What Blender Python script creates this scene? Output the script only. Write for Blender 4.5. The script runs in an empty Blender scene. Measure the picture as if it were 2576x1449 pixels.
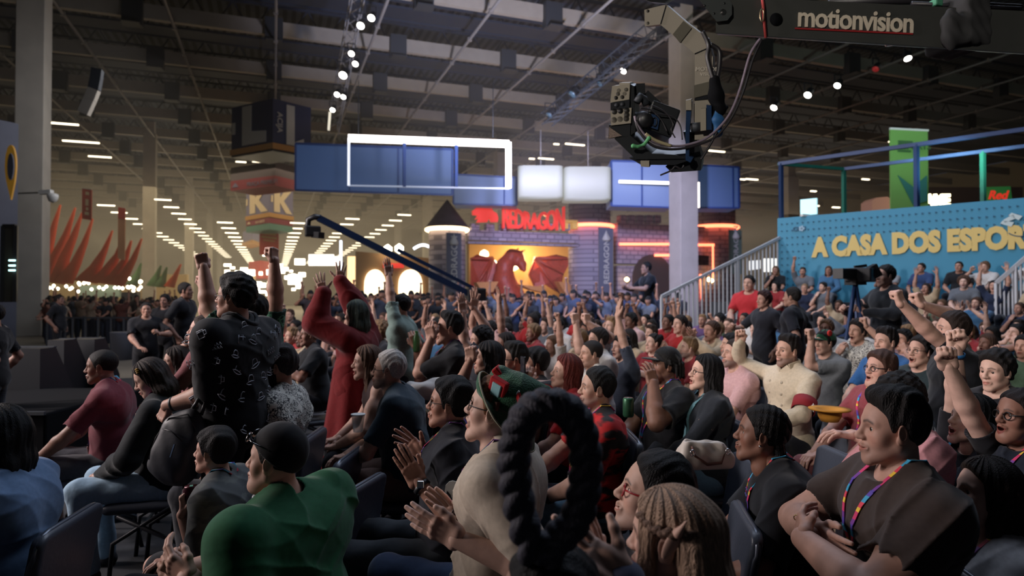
import bpy, bmesh, math, random
import numpy as np
from mathutils import Vector, Matrix, Euler
C = bpy.context.scene.collection
PI = math.pi
rnd = random.Random(7)

# ---------------------------------------------------------------- camera frame helpers
FPX = 1643.0; CAMZ = 1.6; HOR = 750.0; CX = 1288.0; YAW = math.radians(20)
SY, CY = math.sin(YAW), math.cos(YAW)
def at(px, py, d):
    """world point seen at pixel (px,py) of the photograph at forward distance d"""
    r = (px-CX)/FPX*d
    return Vector((CY*r+SY*d, -SY*r+CY*d, CAMZ+(HOR-py)/FPX*d))
def ground(px, d): 
    p = at(px, HOR, d); return p.x, p.y
def to_px(p):
    r = CY*p[0]-SY*p[1]; d = SY*p[0]+CY*p[1]
    if d < .05: return (-1e5, -1e5, d)
    return (CX+FPX*r/d, HOR-(p[2]-CAMZ)/d*FPX, d)

# ---------------------------------------------------------------- objects
def tag(o, label=None, cat=None, group=None, kind=None):
    if label: o['label'] = label
    if cat: o['category'] = cat
    if group: o['group'] = group
    if kind: o['kind'] = kind
    return o
def empty(name, loc=(0,0,0), rz=0.0):
    o = bpy.data.objects.new(name, None); C.objects.link(o)
    o.location = loc; o.rotation_euler = (0,0,rz); o.empty_display_size = .1
    return o
def link(name, me, mat=None, parent=None, M=None):
    o = bpy.data.objects.new(name, me); C.objects.link(o)
    if mat is not None:
        if not me.materials: me.materials.append(mat)
        else: me.materials[0] = mat
    if parent is not None: o.parent = parent
    if M is not None: o.matrix_local = M
    return o
def copy_tree(o, parent=None):
    c = o.copy(); C.objects.link(c); c.parent = parent
    if parent is not None: c.matrix_parent_inverse = o.matrix_parent_inverse.copy()
    for ch in list(o.children): copy_tree(ch, c)
    return c

class MB:
    """collects boxes, tubes, lathes, prisms into one mesh"""
    def __init__(s): s.v=[]; s.f=[]; s.sm=[]
    def add(s, vs, fs, smooth=False):
        n=len(s.v); s.v.extend([tuple(v) for v in vs])
        for f in fs: s.f.append(tuple(i+n for i in f)); s.sm.append(smooth)
        return s
    def box(s, c, size, R=None, bev=0.0):
        hx,hy,hz=[x/2 for x in size]; c=Vector(c)
        R = R or Matrix.Identity(3)
        if bev<=0:
            P=[Vector((x,y,z)) for x in(-hx,hx) for y in(-hy,hy) for z in(-hz,hz)]
            F=[(0,1,3,2),(4,6,7,5),(0,4,5,1),(2,3,7,6),(0,2,6,4),(1,5,7,3)]
            return s.add([c+R@p for p in P],F)
        bm=bmesh.new(); bmesh.ops.create_cube(bm,size=1.0)
        for v in bm.verts: v.co=Vector((v.co.x*size[0],v.co.y*size[1],v.co.z*size[2]))
        bmesh.ops.bevel(bm,geom=bm.edges[:],offset=bev,segments=2,profile=.5,affect='EDGES')
        bm.verts.index_update()
        s.add([c+R@v.co for v in bm.verts],[[v.index for v in f.verts] for f in bm.faces])
        bm.free(); return s
    def bar(s, a, b, w, h=None, up=(0,0,1)):
        a=Vector(a);b=Vector(b);h=h or w; d=(b-a); L=d.length
        if L<1e-6: return s
        y=d/L; u=Vector(up)
        if abs(y.dot(u))>.98: u=Vector((1,0,0))
        x=y.cross(u).normalized(); z=x.cross(y)
        R=Matrix((x,y,z)).transposed()
        return s.box((a+b)/2,(w,L,h),R)
    def tube(s, pts, r, n=8, closed=False, cap=True):
        pts=[Vector(p) for p in pts]; m=len(pts)
        rs = r if isinstance(r,(list,tuple)) else [r]*m
        V=[];F=[]; ref=None
        for i,p in enumerate(pts):
            if closed: t=pts[(i+1)%m]-pts[i-1]
            else: t=pts[min(i+1,m-1)]-pts[max(i-1,0)]
            t.normalize()
            if ref is None:
                ref=Vector((0,0,1)) if abs(t.z)<.9 else Vector((1,0,0))
            x=(ref-t*ref.dot(t))
            if x.length<1e-5: x=t.orthogonal()
            x.normalize(); ref=x; y=t.cross(x)
            for k in range(n):
                a=2*PI*k/n; V.append(p+(x*math.cos(a)+y*math.sin(a))*rs[i])
        for i in range(m if closed else m-1):
            j=(i+1)%m
            for k in range(n):
                l=(k+1)%n; F.append((i*n+k,i*n+l,j*n+l,j*n+k))
        if cap and not closed:
            F.append(tuple(range(n-1,-1,-1))); F.append(tuple((m-1)*n+k for k in range(n)))
        return s.add(V,F,True)
    def lathe(s, prof, c=(0,0,0), n=16, R=None, cap=True):
        c=Vector(c); R=R or Matrix.Identity(3); V=[];F=[]
        for (r,z) in prof:
            for k in range(n):
                a=2*PI*k/n; V.append(c+R@Vector((r*math.cos(a),r*math.sin(a),z)))
        for i in range(len(prof)-1):
            for k in range(n):
                l=(k+1)%n; F.append((i*n+k,i*n+l,(i+1)*n+l,(i+1)*n+k))
        if cap:
            F.append(tuple(range(n-1,-1,-1))); F.append(tuple((len(prof)-1)*n+k for k in range(n)))
        return s.add(V,F,True)
    def prism(s, poly, h, M=None, smooth=False):
        """poly in local XY, extruded 0..h along Z, placed by 4x4 M"""
        M=M or Matrix.Identity(4); n=len(poly)
        V=[M@Vector((x,y,0)) for x,y in poly]+[M@Vector((x,y,h)) for x,y in poly]
        F=[tuple(range(n-1,-1,-1)),tuple(range(n,2*n))]+[(i,(i+1)%n,n+(i+1)%n,n+i) for i in range(n)]
        return s.add(V,F,smooth)
    def quad(s,a,b,c,d): return s.add([a,b,c,d],[(0,1,2,3)])
    def mesh(s,name='m'):
        me=bpy.data.meshes.new(name); me.from_pydata(s.v,[],s.f)
        me.polygons.foreach_set('use_smooth',s.sm); me.update()
        return me
    def build(s,name,mat,parent=None,M=None): return link(name,s.mesh(name),mat,parent,M)

def text_mesh(txt, size=1.0, extrude=.01, offset=0.0, spacing=1.0, shear=0.0, align='LEFT', res=3):
    cu=bpy.data.curves.new('t','FONT'); cu.body=txt; cu.size=size; cu.extrude=extrude; cu.offset=offset
    cu.space_character=spacing; cu.shear=shear; cu.align_x=align; cu.align_y='BOTTOM_BASELINE'; cu.resolution_u=res
    o=bpy.data.objects.new('t',cu); C.objects.link(o)
    dg=bpy.context.evaluated_depsgraph_get(); dg.update()
    me=bpy.data.meshes.new_from_object(o.evaluated_get(dg)); 
    bpy.data.objects.remove(o); bpy.data.curves.remove(cu)
    return me
def frame(origin, xdir, ydir):
    """4x4 with local X along xdir, local Y along ydir (z = x cross y)"""
    x=Vector(xdir).normalized(); z=x.cross(Vector(ydir)).normalized(); y=z.cross(x)
    M=Matrix((x,y,z)).transposed().to_4x4(); M.translation=Vector(origin); return M

# ---------------------------------------------------------------- materials
MATS={}
def mat(name, col=(.5,.5,.5), rough=.6, metal=0.0, emit=None, estr=0.0, noise=0.0, nscale=8.0, bump=0.0, bscale=40.0, spec=.5, alpha=1.0, trans=0.0, objcol=False, coat=0.0, sheen=0.0):
    if name in MATS: return MATS[name]
    m=bpy.data.materials.new(name); m.use_nodes=True; nt=m.node_tree; N=nt.nodes; L=nt.links
    b=N['Principled BSDF']
    b.inputs['Base Color'].default_value=(*col,1); b.inputs['Roughness'].default_value=rough
    b.inputs['Metallic'].default_value=metal; b.inputs['Specular IOR Level'].default_value=spec
    b.inputs['Alpha'].default_value=alpha; b.inputs['Transmission Weight'].default_value=trans
    b.inputs['Coat Weight'].default_value=coat
    b.inputs['Sheen Weight'].default_value=sheen
    src=None
    if objcol:
        oi=N.new('ShaderNodeObjectInfo'); src=oi.outputs['Color']
    if noise>0:
        tc=N.new('ShaderNodeTexCoord'); nz=N.new('ShaderNodeTexNoise'); nz.inputs['Scale'].default_value=nscale; nz.inputs['Detail'].default_value=4
        L.new(tc.outputs['Object'],nz.inputs['Vector'])
        mr=N.new('ShaderNodeMapRange'); mr.inputs[1].default_value=.3; mr.inputs[2].default_value=.7
        mr.inputs[3].default_value=1-noise; mr.inputs[4].default_value=1+noise
        L.new(nz.outputs['Fac'],mr.inputs[0])
        mx=N.new('ShaderNodeMix'); mx.data_type='RGBA'; mx.blend_type='MULTIPLY'; mx.inputs[0].default_value=1
        if src is None: mx.inputs[6].default_value=(*col,1)
        else: L.new(src,mx.inputs[6])
        L.new(mr.outputs[0],mx.inputs[7]); src=mx.outputs[2]
    if src is not None: L.new(src,b.inputs['Base Color'])
    if bump>0:
        tc=N.new('ShaderNodeTexCoord'); nz=N.new('ShaderNodeTexNoise'); nz.inputs['Scale'].default_value=bscale; nz.inputs['Detail'].default_value=3
        L.new(tc.outputs['Object'],nz.inputs['Vector'])
        bp=N.new('ShaderNodeBump'); bp.inputs['Strength'].default_value=bump; bp.inputs['Distance'].default_value=.01
        L.new(nz.outputs['Fac'],bp.inputs['Height']); L.new(bp.outputs['Normal'],b.inputs['Normal'])
    if emit is not None:
        b.inputs['Emission Color'].default_value=(*emit,1); b.inputs['Emission Strength'].default_value=estr
    MATS[name]=m; return m
def srgb(r,g,b):
    f=lambda c:(c/255/12.92 if c/255<=.04045 else ((c/255+.055)/1.055)**2.4)
    return (f(r),f(g),f(b))

# ---------------------------------------------------------------- implicit surface modelling (numpy)
def _smin(a,b,k):
    if k<=0: return np.minimum(a,b)
    h=np.maximum(k-np.abs(a-b),0)/k
    return np.minimum(a,b)-h*h*(k*.25)
class Field:
    def __init__(s): s.ops=[]; s.disp=None; s.post=[]
    def _a(s,fn,lo,hi,k,op): s.ops.append((fn,np.array(lo,float),np.array(hi,float),k,op)); return s
    def ball(s,c,r,k=.02,op='u'): return s.ell(c,(r,r,r),None,k,op)
    def ell(s,c,rad,R=None,k=.02,op='u'):
        c=np.array(c,float); rad=np.array(rad,float)
        Rm=None if R is None else np.array(R,float)
        m=rad.max()
        def fn(x,y,z):
            x=x-c[0];y=y-c[1];z=z-c[2]
            if Rm is not None:
                x,y,z=(Rm[0,0]*x+Rm[1,0]*y+Rm[2,0]*z, Rm[0,1]*x+Rm[1,1]*y+Rm[2,1]*z, Rm[0,2]*x+Rm[1,2]*y+Rm[2,2]*z)
            k0=np.sqrt((x/rad[0])**2+(y/rad[1])**2+(z/rad[2])**2)
            k1=np.sqrt((x/rad[0]**2)**2+(y/rad[1]**2)**2+(z/rad[2]**2)**2)+1e-9
            return k0*(k0-1)/k1
        return s._a(fn,c-m,c+m,k,op)
    def cone(s,a,b,ra,rb,k=.02,op='u'):
        a=np.array(a,float);b=np.array(b,float);ab=b-a;L2=max(float(ab@ab),1e-9)
        def fn(x,y,z):
            x=x-a[0];y=y-a[1];z=z-a[2]
            t=np.clip((x*ab[0]+y*ab[1]+z*ab[2])/L2,0,1)
            return np.sqrt((x-t*ab[0])**2+(y-t*ab[1])**2+(z-t*ab[2])**2)-(ra+(rb-ra)*t)
        m=max(ra,rb)
        return s._a(fn,np.minimum(a,b)-m,np.maximum(a,b)+m,k,op)
    def chain(s,pts,rs,k=.01,op='u'):
        for i in range(len(pts)-1): s.cone(pts[i],pts[i+1],rs[i],rs[i+1],k,op)
        return s
    def box(s,c,half,R=None,rd=.005,k=.01,op='u'):
        c=np.array(c,float);h=np.array(half,float)-rd
        Rm=None if R is None else np.array(R,float)
        def fn(x,y,z):
            x=x-c[0];y=y-c[1];z=z-c[2]
            if Rm is not None:
                x,y,z=(Rm[0,0]*x+Rm[1,0]*y+Rm[2,0]*z, Rm[0,1]*x+Rm[1,1]*y+Rm[2,1]*z, Rm[0,2]*x+Rm[1,2]*y+Rm[2,2]*z)
            qx=np.abs(x)-h[0];qy=np.abs(y)-h[1];qz=np.abs(z)-h[2]
            o=np.sqrt(np.maximum(qx,0)**2+np.maximum(qy,0)**2+np.maximum(qz,0)**2)
            return o+np.minimum(np.maximum(qx,np.maximum(qy,qz)),0)-rd
        m=float(np.linalg.norm(half))
        return s._a(fn,c-m,c+m,k,op)
    def cutplane(s,p,n,k=.0):
        """removes the side the normal points to"""
        p=np.array(p,float);n=np.array(n,float);n=n/np.linalg.norm(n)
        s.post.append((lambda x,y,z:(x-p[0])*n[0]+(y-p[1])*n[1]+(z-p[2])*n[2],k)); return s
    def cutfn(s,fn,k=0.0): s.post.append((fn,k)); return s
    def bounds(s):
        u=[o for o in s.ops if o[4]=='u']
        return np.min([o[1] for o in u],0),np.max([o[2] for o in u],0)
    def grid(s,h,lo=None,hi=None):
        l,u=s.bounds()
        l=np.array(l if lo is None else np.maximum(l,lo))-3*h; u=np.array(u if hi is None else np.minimum(u,hi))+3*h
        n=np.maximum(np.ceil((u-l)/h).astype(int)+1,2)
        ax=[l[i]+h*np.arange(n[i]) for i in range(3)]
        D=np.full(n,1.0,np.float32)
        for fn,a,b,k,op in s.ops:
            m=k+2.5*h
            i0=np.maximum(np.floor((a-m-l)/h).astype(int),0); i1=np.minimum(np.ceil((b+m-l)/h).astype(int)+1,n)
            if np.any(i1<=i0): continue
            sl=tuple(slice(i0[i],i1[i]) for i in range(3))
            X=ax[0][sl[0]][:,None,None].astype(np.float32);Y=ax[1][sl[1]][None,:,None].astype(np.float32);Z=ax[2][sl[2]][None,None,:].astype(np.float32)
            d=fn(X,Y,Z).astype(np.float32)
            if op=='u': D[sl]=_smin(D[sl],d,k)
            else: D[sl]=-_smin(-D[sl],d,k)
        X=ax[0][:,None,None].astype(np.float32);Y=ax[1][None,:,None].astype(np.float32);Z=ax[2][None,None,:].astype(np.float32)
        if s.disp is not None: D=D+s.disp(X,Y,Z).astype(np.float32)
        for fn,k in s.post: D=-_smin(-D,-fn(X,Y,Z).astype(np.float32),k)
        return D,l
    def at(s,P):
        P=np.asarray(P,float); x,y,z=P[...,0],P[...,1],P[...,2]; D=np.full(x.shape,1.0)
        for fn,a,b,k,op in s.ops:
            d=fn(x,y,z)
            D=_smin(D,d,k) if op=='u' else -_smin(-D,d,k)
        if s.disp is not None: D=D+s.disp(x,y,z)
        return D
    def mesh(s,h,lo=None,hi=None):
        D,l=s.grid(h,lo,hi); return surfnet(D,l,h)
_CO=np.array([(i,j,k) for i in(0,1) for j in(0,1) for k in(0,1)])
_ED=[(a,b) for a in range(8) for b in range(a+1,8) if np.abs(_CO[a]-_CO[b]).sum()==1]
def surfnet(D,o,h):
    S=D<0
    n=np.array(D.shape)-1
    cnt=np.zeros(n,np.uint8)
    for c in _CO: cnt+=S[c[0]:c[0]+n[0],c[1]:c[1]+n[1],c[2]:c[2]+n[2]]
    I=np.argwhere((cnt>0)&(cnt<8))
    if len(I)==0: return np.zeros((0,3)),np.zeros((0,4),int)
    V=np.stack([D[I[:,0]+c[0],I[:,1]+c[1],I[:,2]+c[2]] for c in _CO],1)
    acc=np.zeros((len(I),3));w=np.zeros(len(I))
    for a,b in _ED:
        va,vb=V[:,a],V[:,b]; m=(va<0)!=(vb<0)
        t=np.where(m,va/np.where(m,va-vb,1),0)
        p=_CO[a]+t[:,None]*(_CO[b]-_CO[a]); acc+=p*m[:,None]; w+=m
    P=o+h*(I+acc/w[:,None])
    idx=np.full(n,-1,np.int64); idx[I[:,0],I[:,1],I[:,2]]=np.arange(len(I))
    F=[]
    for ax in range(3):
        u,v=(ax+1)%3,(ax+2)%3
        sl0=[slice(None)]*3; sl1=[slice(None)]*3
        sl0[ax]=slice(0,-1); sl1[ax]=slice(1,None)
        s0=S[tuple(sl0)]; s1=S[tuple(sl1)]
        E=np.argwhere(s0!=s1)
        ok=(E[:,u]>0)&(E[:,v]>0)&(E[:,u]<n[u])&(E[:,v]<n[v]); E=E[ok]
        neg=s0[E[:,0],E[:,1],E[:,2]]
        q=[]
        for du,dv in((-1,-1),(0,-1),(0,0),(-1,0)):
            e=E.copy(); e[:,u]+=du; e[:,v]+=dv; q.append(idx[e[:,0],e[:,1],e[:,2]])
        q=np.stack(q,1); q[~neg]=q[~neg][:,::-1]
        F.append(q)
    return P,np.concatenate(F)
def np_mesh(name,P,F,tint=None):
    me=bpy.data.meshes.new(name); nv=len(P); nf=len(F)
    me.vertices.add(nv); me.vertices.foreach_set('co',np.asarray(P,np.float32).ravel())
    me.loops.add(nf*4); me.polygons.add(nf)
    me.polygons.foreach_set('loop_start',np.arange(0,nf*4,4,dtype=np.int32))
    me.loops.foreach_set('vertex_index',np.asarray(F,np.int32).ravel())
    me.polygons.foreach_set('use_smooth',np.ones(nf,bool))
    me.update(calc_edges=True)
    if tint is not None:
        a=me.color_attributes.new('tint','FLOAT_COLOR','POINT')
        a.data.foreach_set('color',np.concatenate([tint,np.ones((nv,1))],1).astype(np.float32).ravel())
    return me
def rot_np(M): return np.array([[M[i][j] for j in range(3)] for i in range(3)])
def xf(P,M): return P@rot_np(M).T+np.array(M.translation if hasattr(M,'translation') else (0,0,0))
def merge(parts):
    Ps=[];Fs=[];Ts=[];n=0
    for P,F,T in parts:
        Ps.append(P);Fs.append(F+n);Ts.append(T);n+=len(P)
    return np.concatenate(Ps),np.concatenate(Fs),np.concatenate(Ts)

def join_into(ob,me2,m):
    """adds a surface print to an object's own mesh, with its own material slot"""
    me=ob.data; me.materials.append(m); k=len(me.materials)-1
    bm=bmesh.new(); bm.from_mesh(me); n=len(bm.faces); bm.from_mesh(me2); bm.faces.ensure_lookup_table()
    for f in bm.faces[n:]: f.material_index=k; f.smooth=True
    bm.to_mesh(me); bm.free(); me.update()
# ---------------------------------------------------------------- people: heads, hair, hands, bodies
TINTED={}
def skin_mat():
    if 'skin' in MATS: return MATS['skin']
    m=mat('skin',rough=.55,objcol=True,spec=.35); nt=m.node_tree;N=nt.nodes;L=nt.links;b=N['Principled BSDF']
    at_=N.new('ShaderNodeAttribute'); at_.attribute_name='tint'
    mx=N.new('ShaderNodeMix'); mx.data_type='RGBA'; mx.blend_type='MULTIPLY'; mx.inputs[0].default_value=1
    oi=[n for n in N if n.type=='OBJECT_INFO'][0]
    tc=N.new('ShaderNodeTexCoord'); nz=N.new('ShaderNodeTexNoise'); nz.inputs['Scale'].default_value=28; nz.inputs['Detail'].default_value=5
    L.new(tc.outputs['Object'],nz.inputs['Vector'])
    mr=N.new('ShaderNodeMapRange'); mr.inputs[1].default_value=.3;mr.inputs[2].default_value=.7;mr.inputs[3].default_value=.88;mr.inputs[4].default_value=1.1
    L.new(nz.outputs['Fac'],mr.inputs[0])
    m2=N.new('ShaderNodeMix'); m2.data_type='RGBA'; m2.blend_type='MULTIPLY'; m2.inputs[0].default_value=1
    L.new(oi.outputs['Color'],mx.inputs[6]); L.new(at_.outputs['Color'],mx.inputs[7])
    L.new(mx.outputs[2],m2.inputs[6]); L.new(mr.outputs[0],m2.inputs[7]); L.new(m2.outputs[2],b.inputs['Base Color'])
    return m
def hair_mat():
    if 'hair' in MATS: return MATS['hair']
    m=mat('hair',rough=.62,objcol=True,spec=.28); nt=m.node_tree;N=nt.nodes;L=nt.links;b=N['Principled BSDF']
    tc=N.new('ShaderNodeTexCoord'); mp=N.new('ShaderNodeMapping'); mp.inputs['Scale'].default_value=(520,170,45)
    nz=N.new('ShaderNodeTexNoise'); nz.inputs['Scale'].default_value=1; nz.inputs['Detail'].default_value=3
    L.new(tc.outputs['Object'],mp.inputs[0]); L.new(mp.outputs[0],nz.inputs['Vector'])
    n2=N.new('ShaderNodeTexNoise'); n2.inputs['Scale'].default_value=34; n2.inputs['Detail'].default_value=4; L.new(tc.outputs['Object'],n2.inputs['Vector'])
    ad=N.new('ShaderNodeMath'); ad.operation='ADD'; L.new(nz.outputs['Fac'],ad.inputs[0]); mu=N.new('ShaderNodeMath'); mu.operation='MULTIPLY'; mu.inputs[1].default_value=.22; L.new(n2.outputs['Fac'],mu.inputs[0]); L.new(mu.outputs[0],ad.inputs[1])
    bp=N.new('ShaderNodeBump'); bp.inputs['Strength'].default_value=1; bp.inputs['Distance'].default_value=.006
    L.new(ad.outputs[0],bp.inputs['Height']); L.new(bp.outputs['Normal'],b.inputs['Normal'])
    mr=N.new('ShaderNodeMapRange'); mr.inputs[1].default_value=.3;mr.inputs[2].default_value=.7;mr.inputs[3].default_value=.55;mr.inputs[4].default_value=1.5
    L.new(nz.outputs['Fac'],mr.inputs[0]); mx=N.new('ShaderNodeMix'); mx.data_type='RGBA'; mx.blend_type='MULTIPLY'; mx.inputs[0].default_value=1
    oi=[n for n in N if n.type=='OBJECT_INFO'][0]; L.new(oi.outputs['Color'],mx.inputs[6]); L.new(mr.outputs[0],mx.inputs[7]); L.new(mx.outputs[2],b.inputs['Base Color'])
    return m
def cloth_mat(): 
    if 'cloth' in MATS: return MATS['cloth']
    m=mat('cloth',rough=.85,objcol=True,spec=.15,noise=.10,nscale=60,bump=.35,bscale=7.5,sheen=.15)
    for n in m.node_tree.nodes:
        if n.type=='BUMP': n.inputs['Distance'].default_value=.025
        if n.type=='TEX_NOISE' and abs(n.inputs['Scale'].default_value-7.5)<.01: n.inputs['Detail'].default_value=2.5; n.inputs['Distortion'].default_value=.4; n.inputs['Roughness'].default_value=.45
    return m

def head_field(kind='m',mouth='closed',fat=0.0,lod=0):
    f=Field(); w=1+fat*.10; fem=kind=='f'; kid=kind=='k'
    jw=(.045 if not fem else .040)*w; jo=.012 if mouth in('open','shout') else (.004 if mouth=='smile' else 0)
    f.ell((0,-.014,.035),(.074,.096,.085),k=.02)
    f.ell((0,.012,.03),(.066,.082,.072),k=.02)
    f.ell((0,.03,-.03),(.058*w,.058,.078),k=.03)
    for s in(-1,1):
        f.cone((s*jw*1.08,-.002,-.052),(s*.016,.068,-.097-jo),.02+.008*fat,.017+.008*fat,k=.028)
        f.ell((s*.04*w,.052,-.025),(.022+.006*fat,.024,.024+.008*fat),k=.022)
        f.cone((s*.012,.083,.021),(s*.042,.068,.017),.010 if not fem else .007,.008,k=.018)
        f.ell((s*.0125,.095,-.032),(.0085,.011,.008),k=.008)
    f.cone((0,.070,-.100-jo),(0,.072,-.092-jo),.018 if not fem else .015,.016,k=.02)
    f.cone((0,.084,.014),(0,.108,-.027),.008,.0105,k=.013)
    f.ball((0,.108,-.029),.0098,k=.008)
    if fat>.3: f.ell((0,.04,-.10),(.05,.05,.03),k=.03)
    # eye hollows, lids
    for s in(-1,1):
        f.ell((s*.033,.092,.000),(.017,.015,.012),k=.014,op='s')
        f.ell((s*.032,.0675,.000),(.0148,.0148,.0135),k=.004)
        if lod<2: f.ell((s*.032,.083,-.001),(.0125,.012,.0056),k=.002,op='s')
    # mouth
    my=-.064
    f.ell((0,.083,my),(.024,.017,.02),k=.014)
    if mouth=='closed' or mouth=='smile':
        cz=.004 if mouth=='smile' else 0
        f.chain([(-.024,.084,my+cz),(-.009,.097,my+.005),(.009,.097,my+.005),(.024,.084,my+cz)],[.003,.0052,.0052,.003],k=.006)
        f.chain([(-.021,.084,my-.004+cz),(0,.0955,my-.009),(.021,.084,my-.004+cz)],[.003,.006,.003],k=.006)
        f.chain([(-.026,.088,my+.001+cz*1.3),(0,.103,my-.0015),(.026,.088,my+.001+cz*1.3)],[.0015,.0018,.0015],k=.003,op='s')
    else:
        o=.012 if mouth=='open' else .019
        f.chain([(-.022,.083,my+.003),(-.008,.096,my+.009),(.008,.096,my+.009),(.022,.083,my+.003)],[.004,.0055,.0055,.004],k=.006)
        f.chain([(-.02,.082,my-o*.8),(0,.091,my-o-.006),(.02,.082,my-o*.8)],[.004,.0065,.004],k=.006)
        f.ell((0,.09,my-o*.35),(.019,.03,o*.72),k=.004,op='s')
        if lod<2: f.ell((0,.078,my+.004),(.016,.012,.005),k=.002)
    # ears
    for s in(-1,1):
        R=Matrix.Rotation(s*-.35,3,'Z')@Matrix.Rotation(-.15,3,'X')
        f.ell((s*.077,-.006,-.004),(.0075,.019,.031),R,k=.006)
        f.ell((s*.074,.002,-.022),(.007,.012,.013),R,k=.006)
        if lod<2:
            f.ell((s*.085,-.003,.001),(.006,.0115,.019),R,k=.005,op='s')
    # neck stub
    f.cone((0,-.022,-.02),(0,-.03,-.13),.052 if not fem else .045,.055 if not fem else .045,k=.025)
    if kind=='e':
        for s in(-1,1): f.ell((s*.090,-.026,.022),(.0065,.017,.044),Matrix.Rotation(s*-.5,3,'Z')@Matrix.Rotation(.55,3,'X'),.006); f.cone((s*.094,-.040,.045),(s*.103,-.062,.078),.010,.003,k=.008)
    return f
HEADS={}
def head_mesh(kind,mouth,fat,h,beard=0.0,brow=1.0):
    key=(kind,mouth,fat,h,beard,brow)
    if key in HEADS: return HEADS[key]
    f=head_field(kind,mouth,fat,0 if h<.004 else 2)
    P,F=f.mesh(h)
    x,y,z=np.abs(P[:,0]),P[:,1],P[:,2]
    T=np.ones((len(P),3)); fem=kind=='f'
    jo=.012 if mouth in('open','shout') else 0
    def ss(a,b,v): t=np.clip((v-a)/(b-a),0,1); return t*t*(3-2*t)
    # cheeks slightly redder, lips, brows, stubble, mouth cavity
    ck=np.exp(-(((x-.045)/.02)**2+((z+.03)/.02)**2))*(y>.03); T*=1-ck[:,None]*np.array([.0,.10,.10])
    lipc=np.array([.80,.52,.52]) if not fem else np.array([.78,.40,.42])
    zt=np.interp(x,[0,.01,.026],[-.054,-.055,-.0625]); zb=np.interp(x,[0,.015,.026],[-.078-jo*1.5,-.074-jo*1.3,-.066])
    lm=ss(.0,.002,z-zb)*ss(.0,.002,zt-z)*(y>.072)*(x<.026); T=T*(1-lm[:,None])+T*lm[:,None]*lipc
    if mouth in('open','shout'):
        o=.012 if mouth=='open' else .019
        ins=((x/.019)**2+((z+.064+o*.35)/(o*.72))**2<1.0)&(y<.093)&(y>.04); T[ins]=(.12,.04,.04)
        te=ins&(z>-.0645)&(y>.08)&(x<.016); T[te]=(1.5,1.8,2.1)
    elif mouth=='smile':
        te=(x<.018)&(np.abs(z+.0655)<.0028)&(y>.086); T[te]=(1.4,1.6,1.8)
    bz=np.interp(x,[.012,.03,.05],[.020,.0265,.019]); bm=np.exp(-((z-bz)/(.0042*brow))**2)*ss(.010,.015,x)*ss(.054,.047,x)*(y>.045)
    T*=1-bm[:,None]*(.80 if not fem else .7)
    lash=np.exp(-(((x-.032)/.014)**2+((z-.005)/.0028)**2))*(y>.066); T*=1-lash[:,None]*(.6 if fem else .45)
    if beard>0:
        zl=np.interp(y,[-.02,.03,.06,.09],[-.03,-.045,-.05,-.05]); b=ss(.004,-.014,z-zl)*ss(-.135,-.105,z+.25*np.minimum(y-.02,0))*ss(-.018,.012,y)
        b*=1-lm; b*=1-np.exp(-((x/.02)**2+((z+.055)/.0)**2)) if False else 1
        T*=1-b[:,None]*beard*np.array([.62,.58,.52])
    HEADS[key]=(P,F,np.clip(T,0,2.2)); return HEADS[key]

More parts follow.
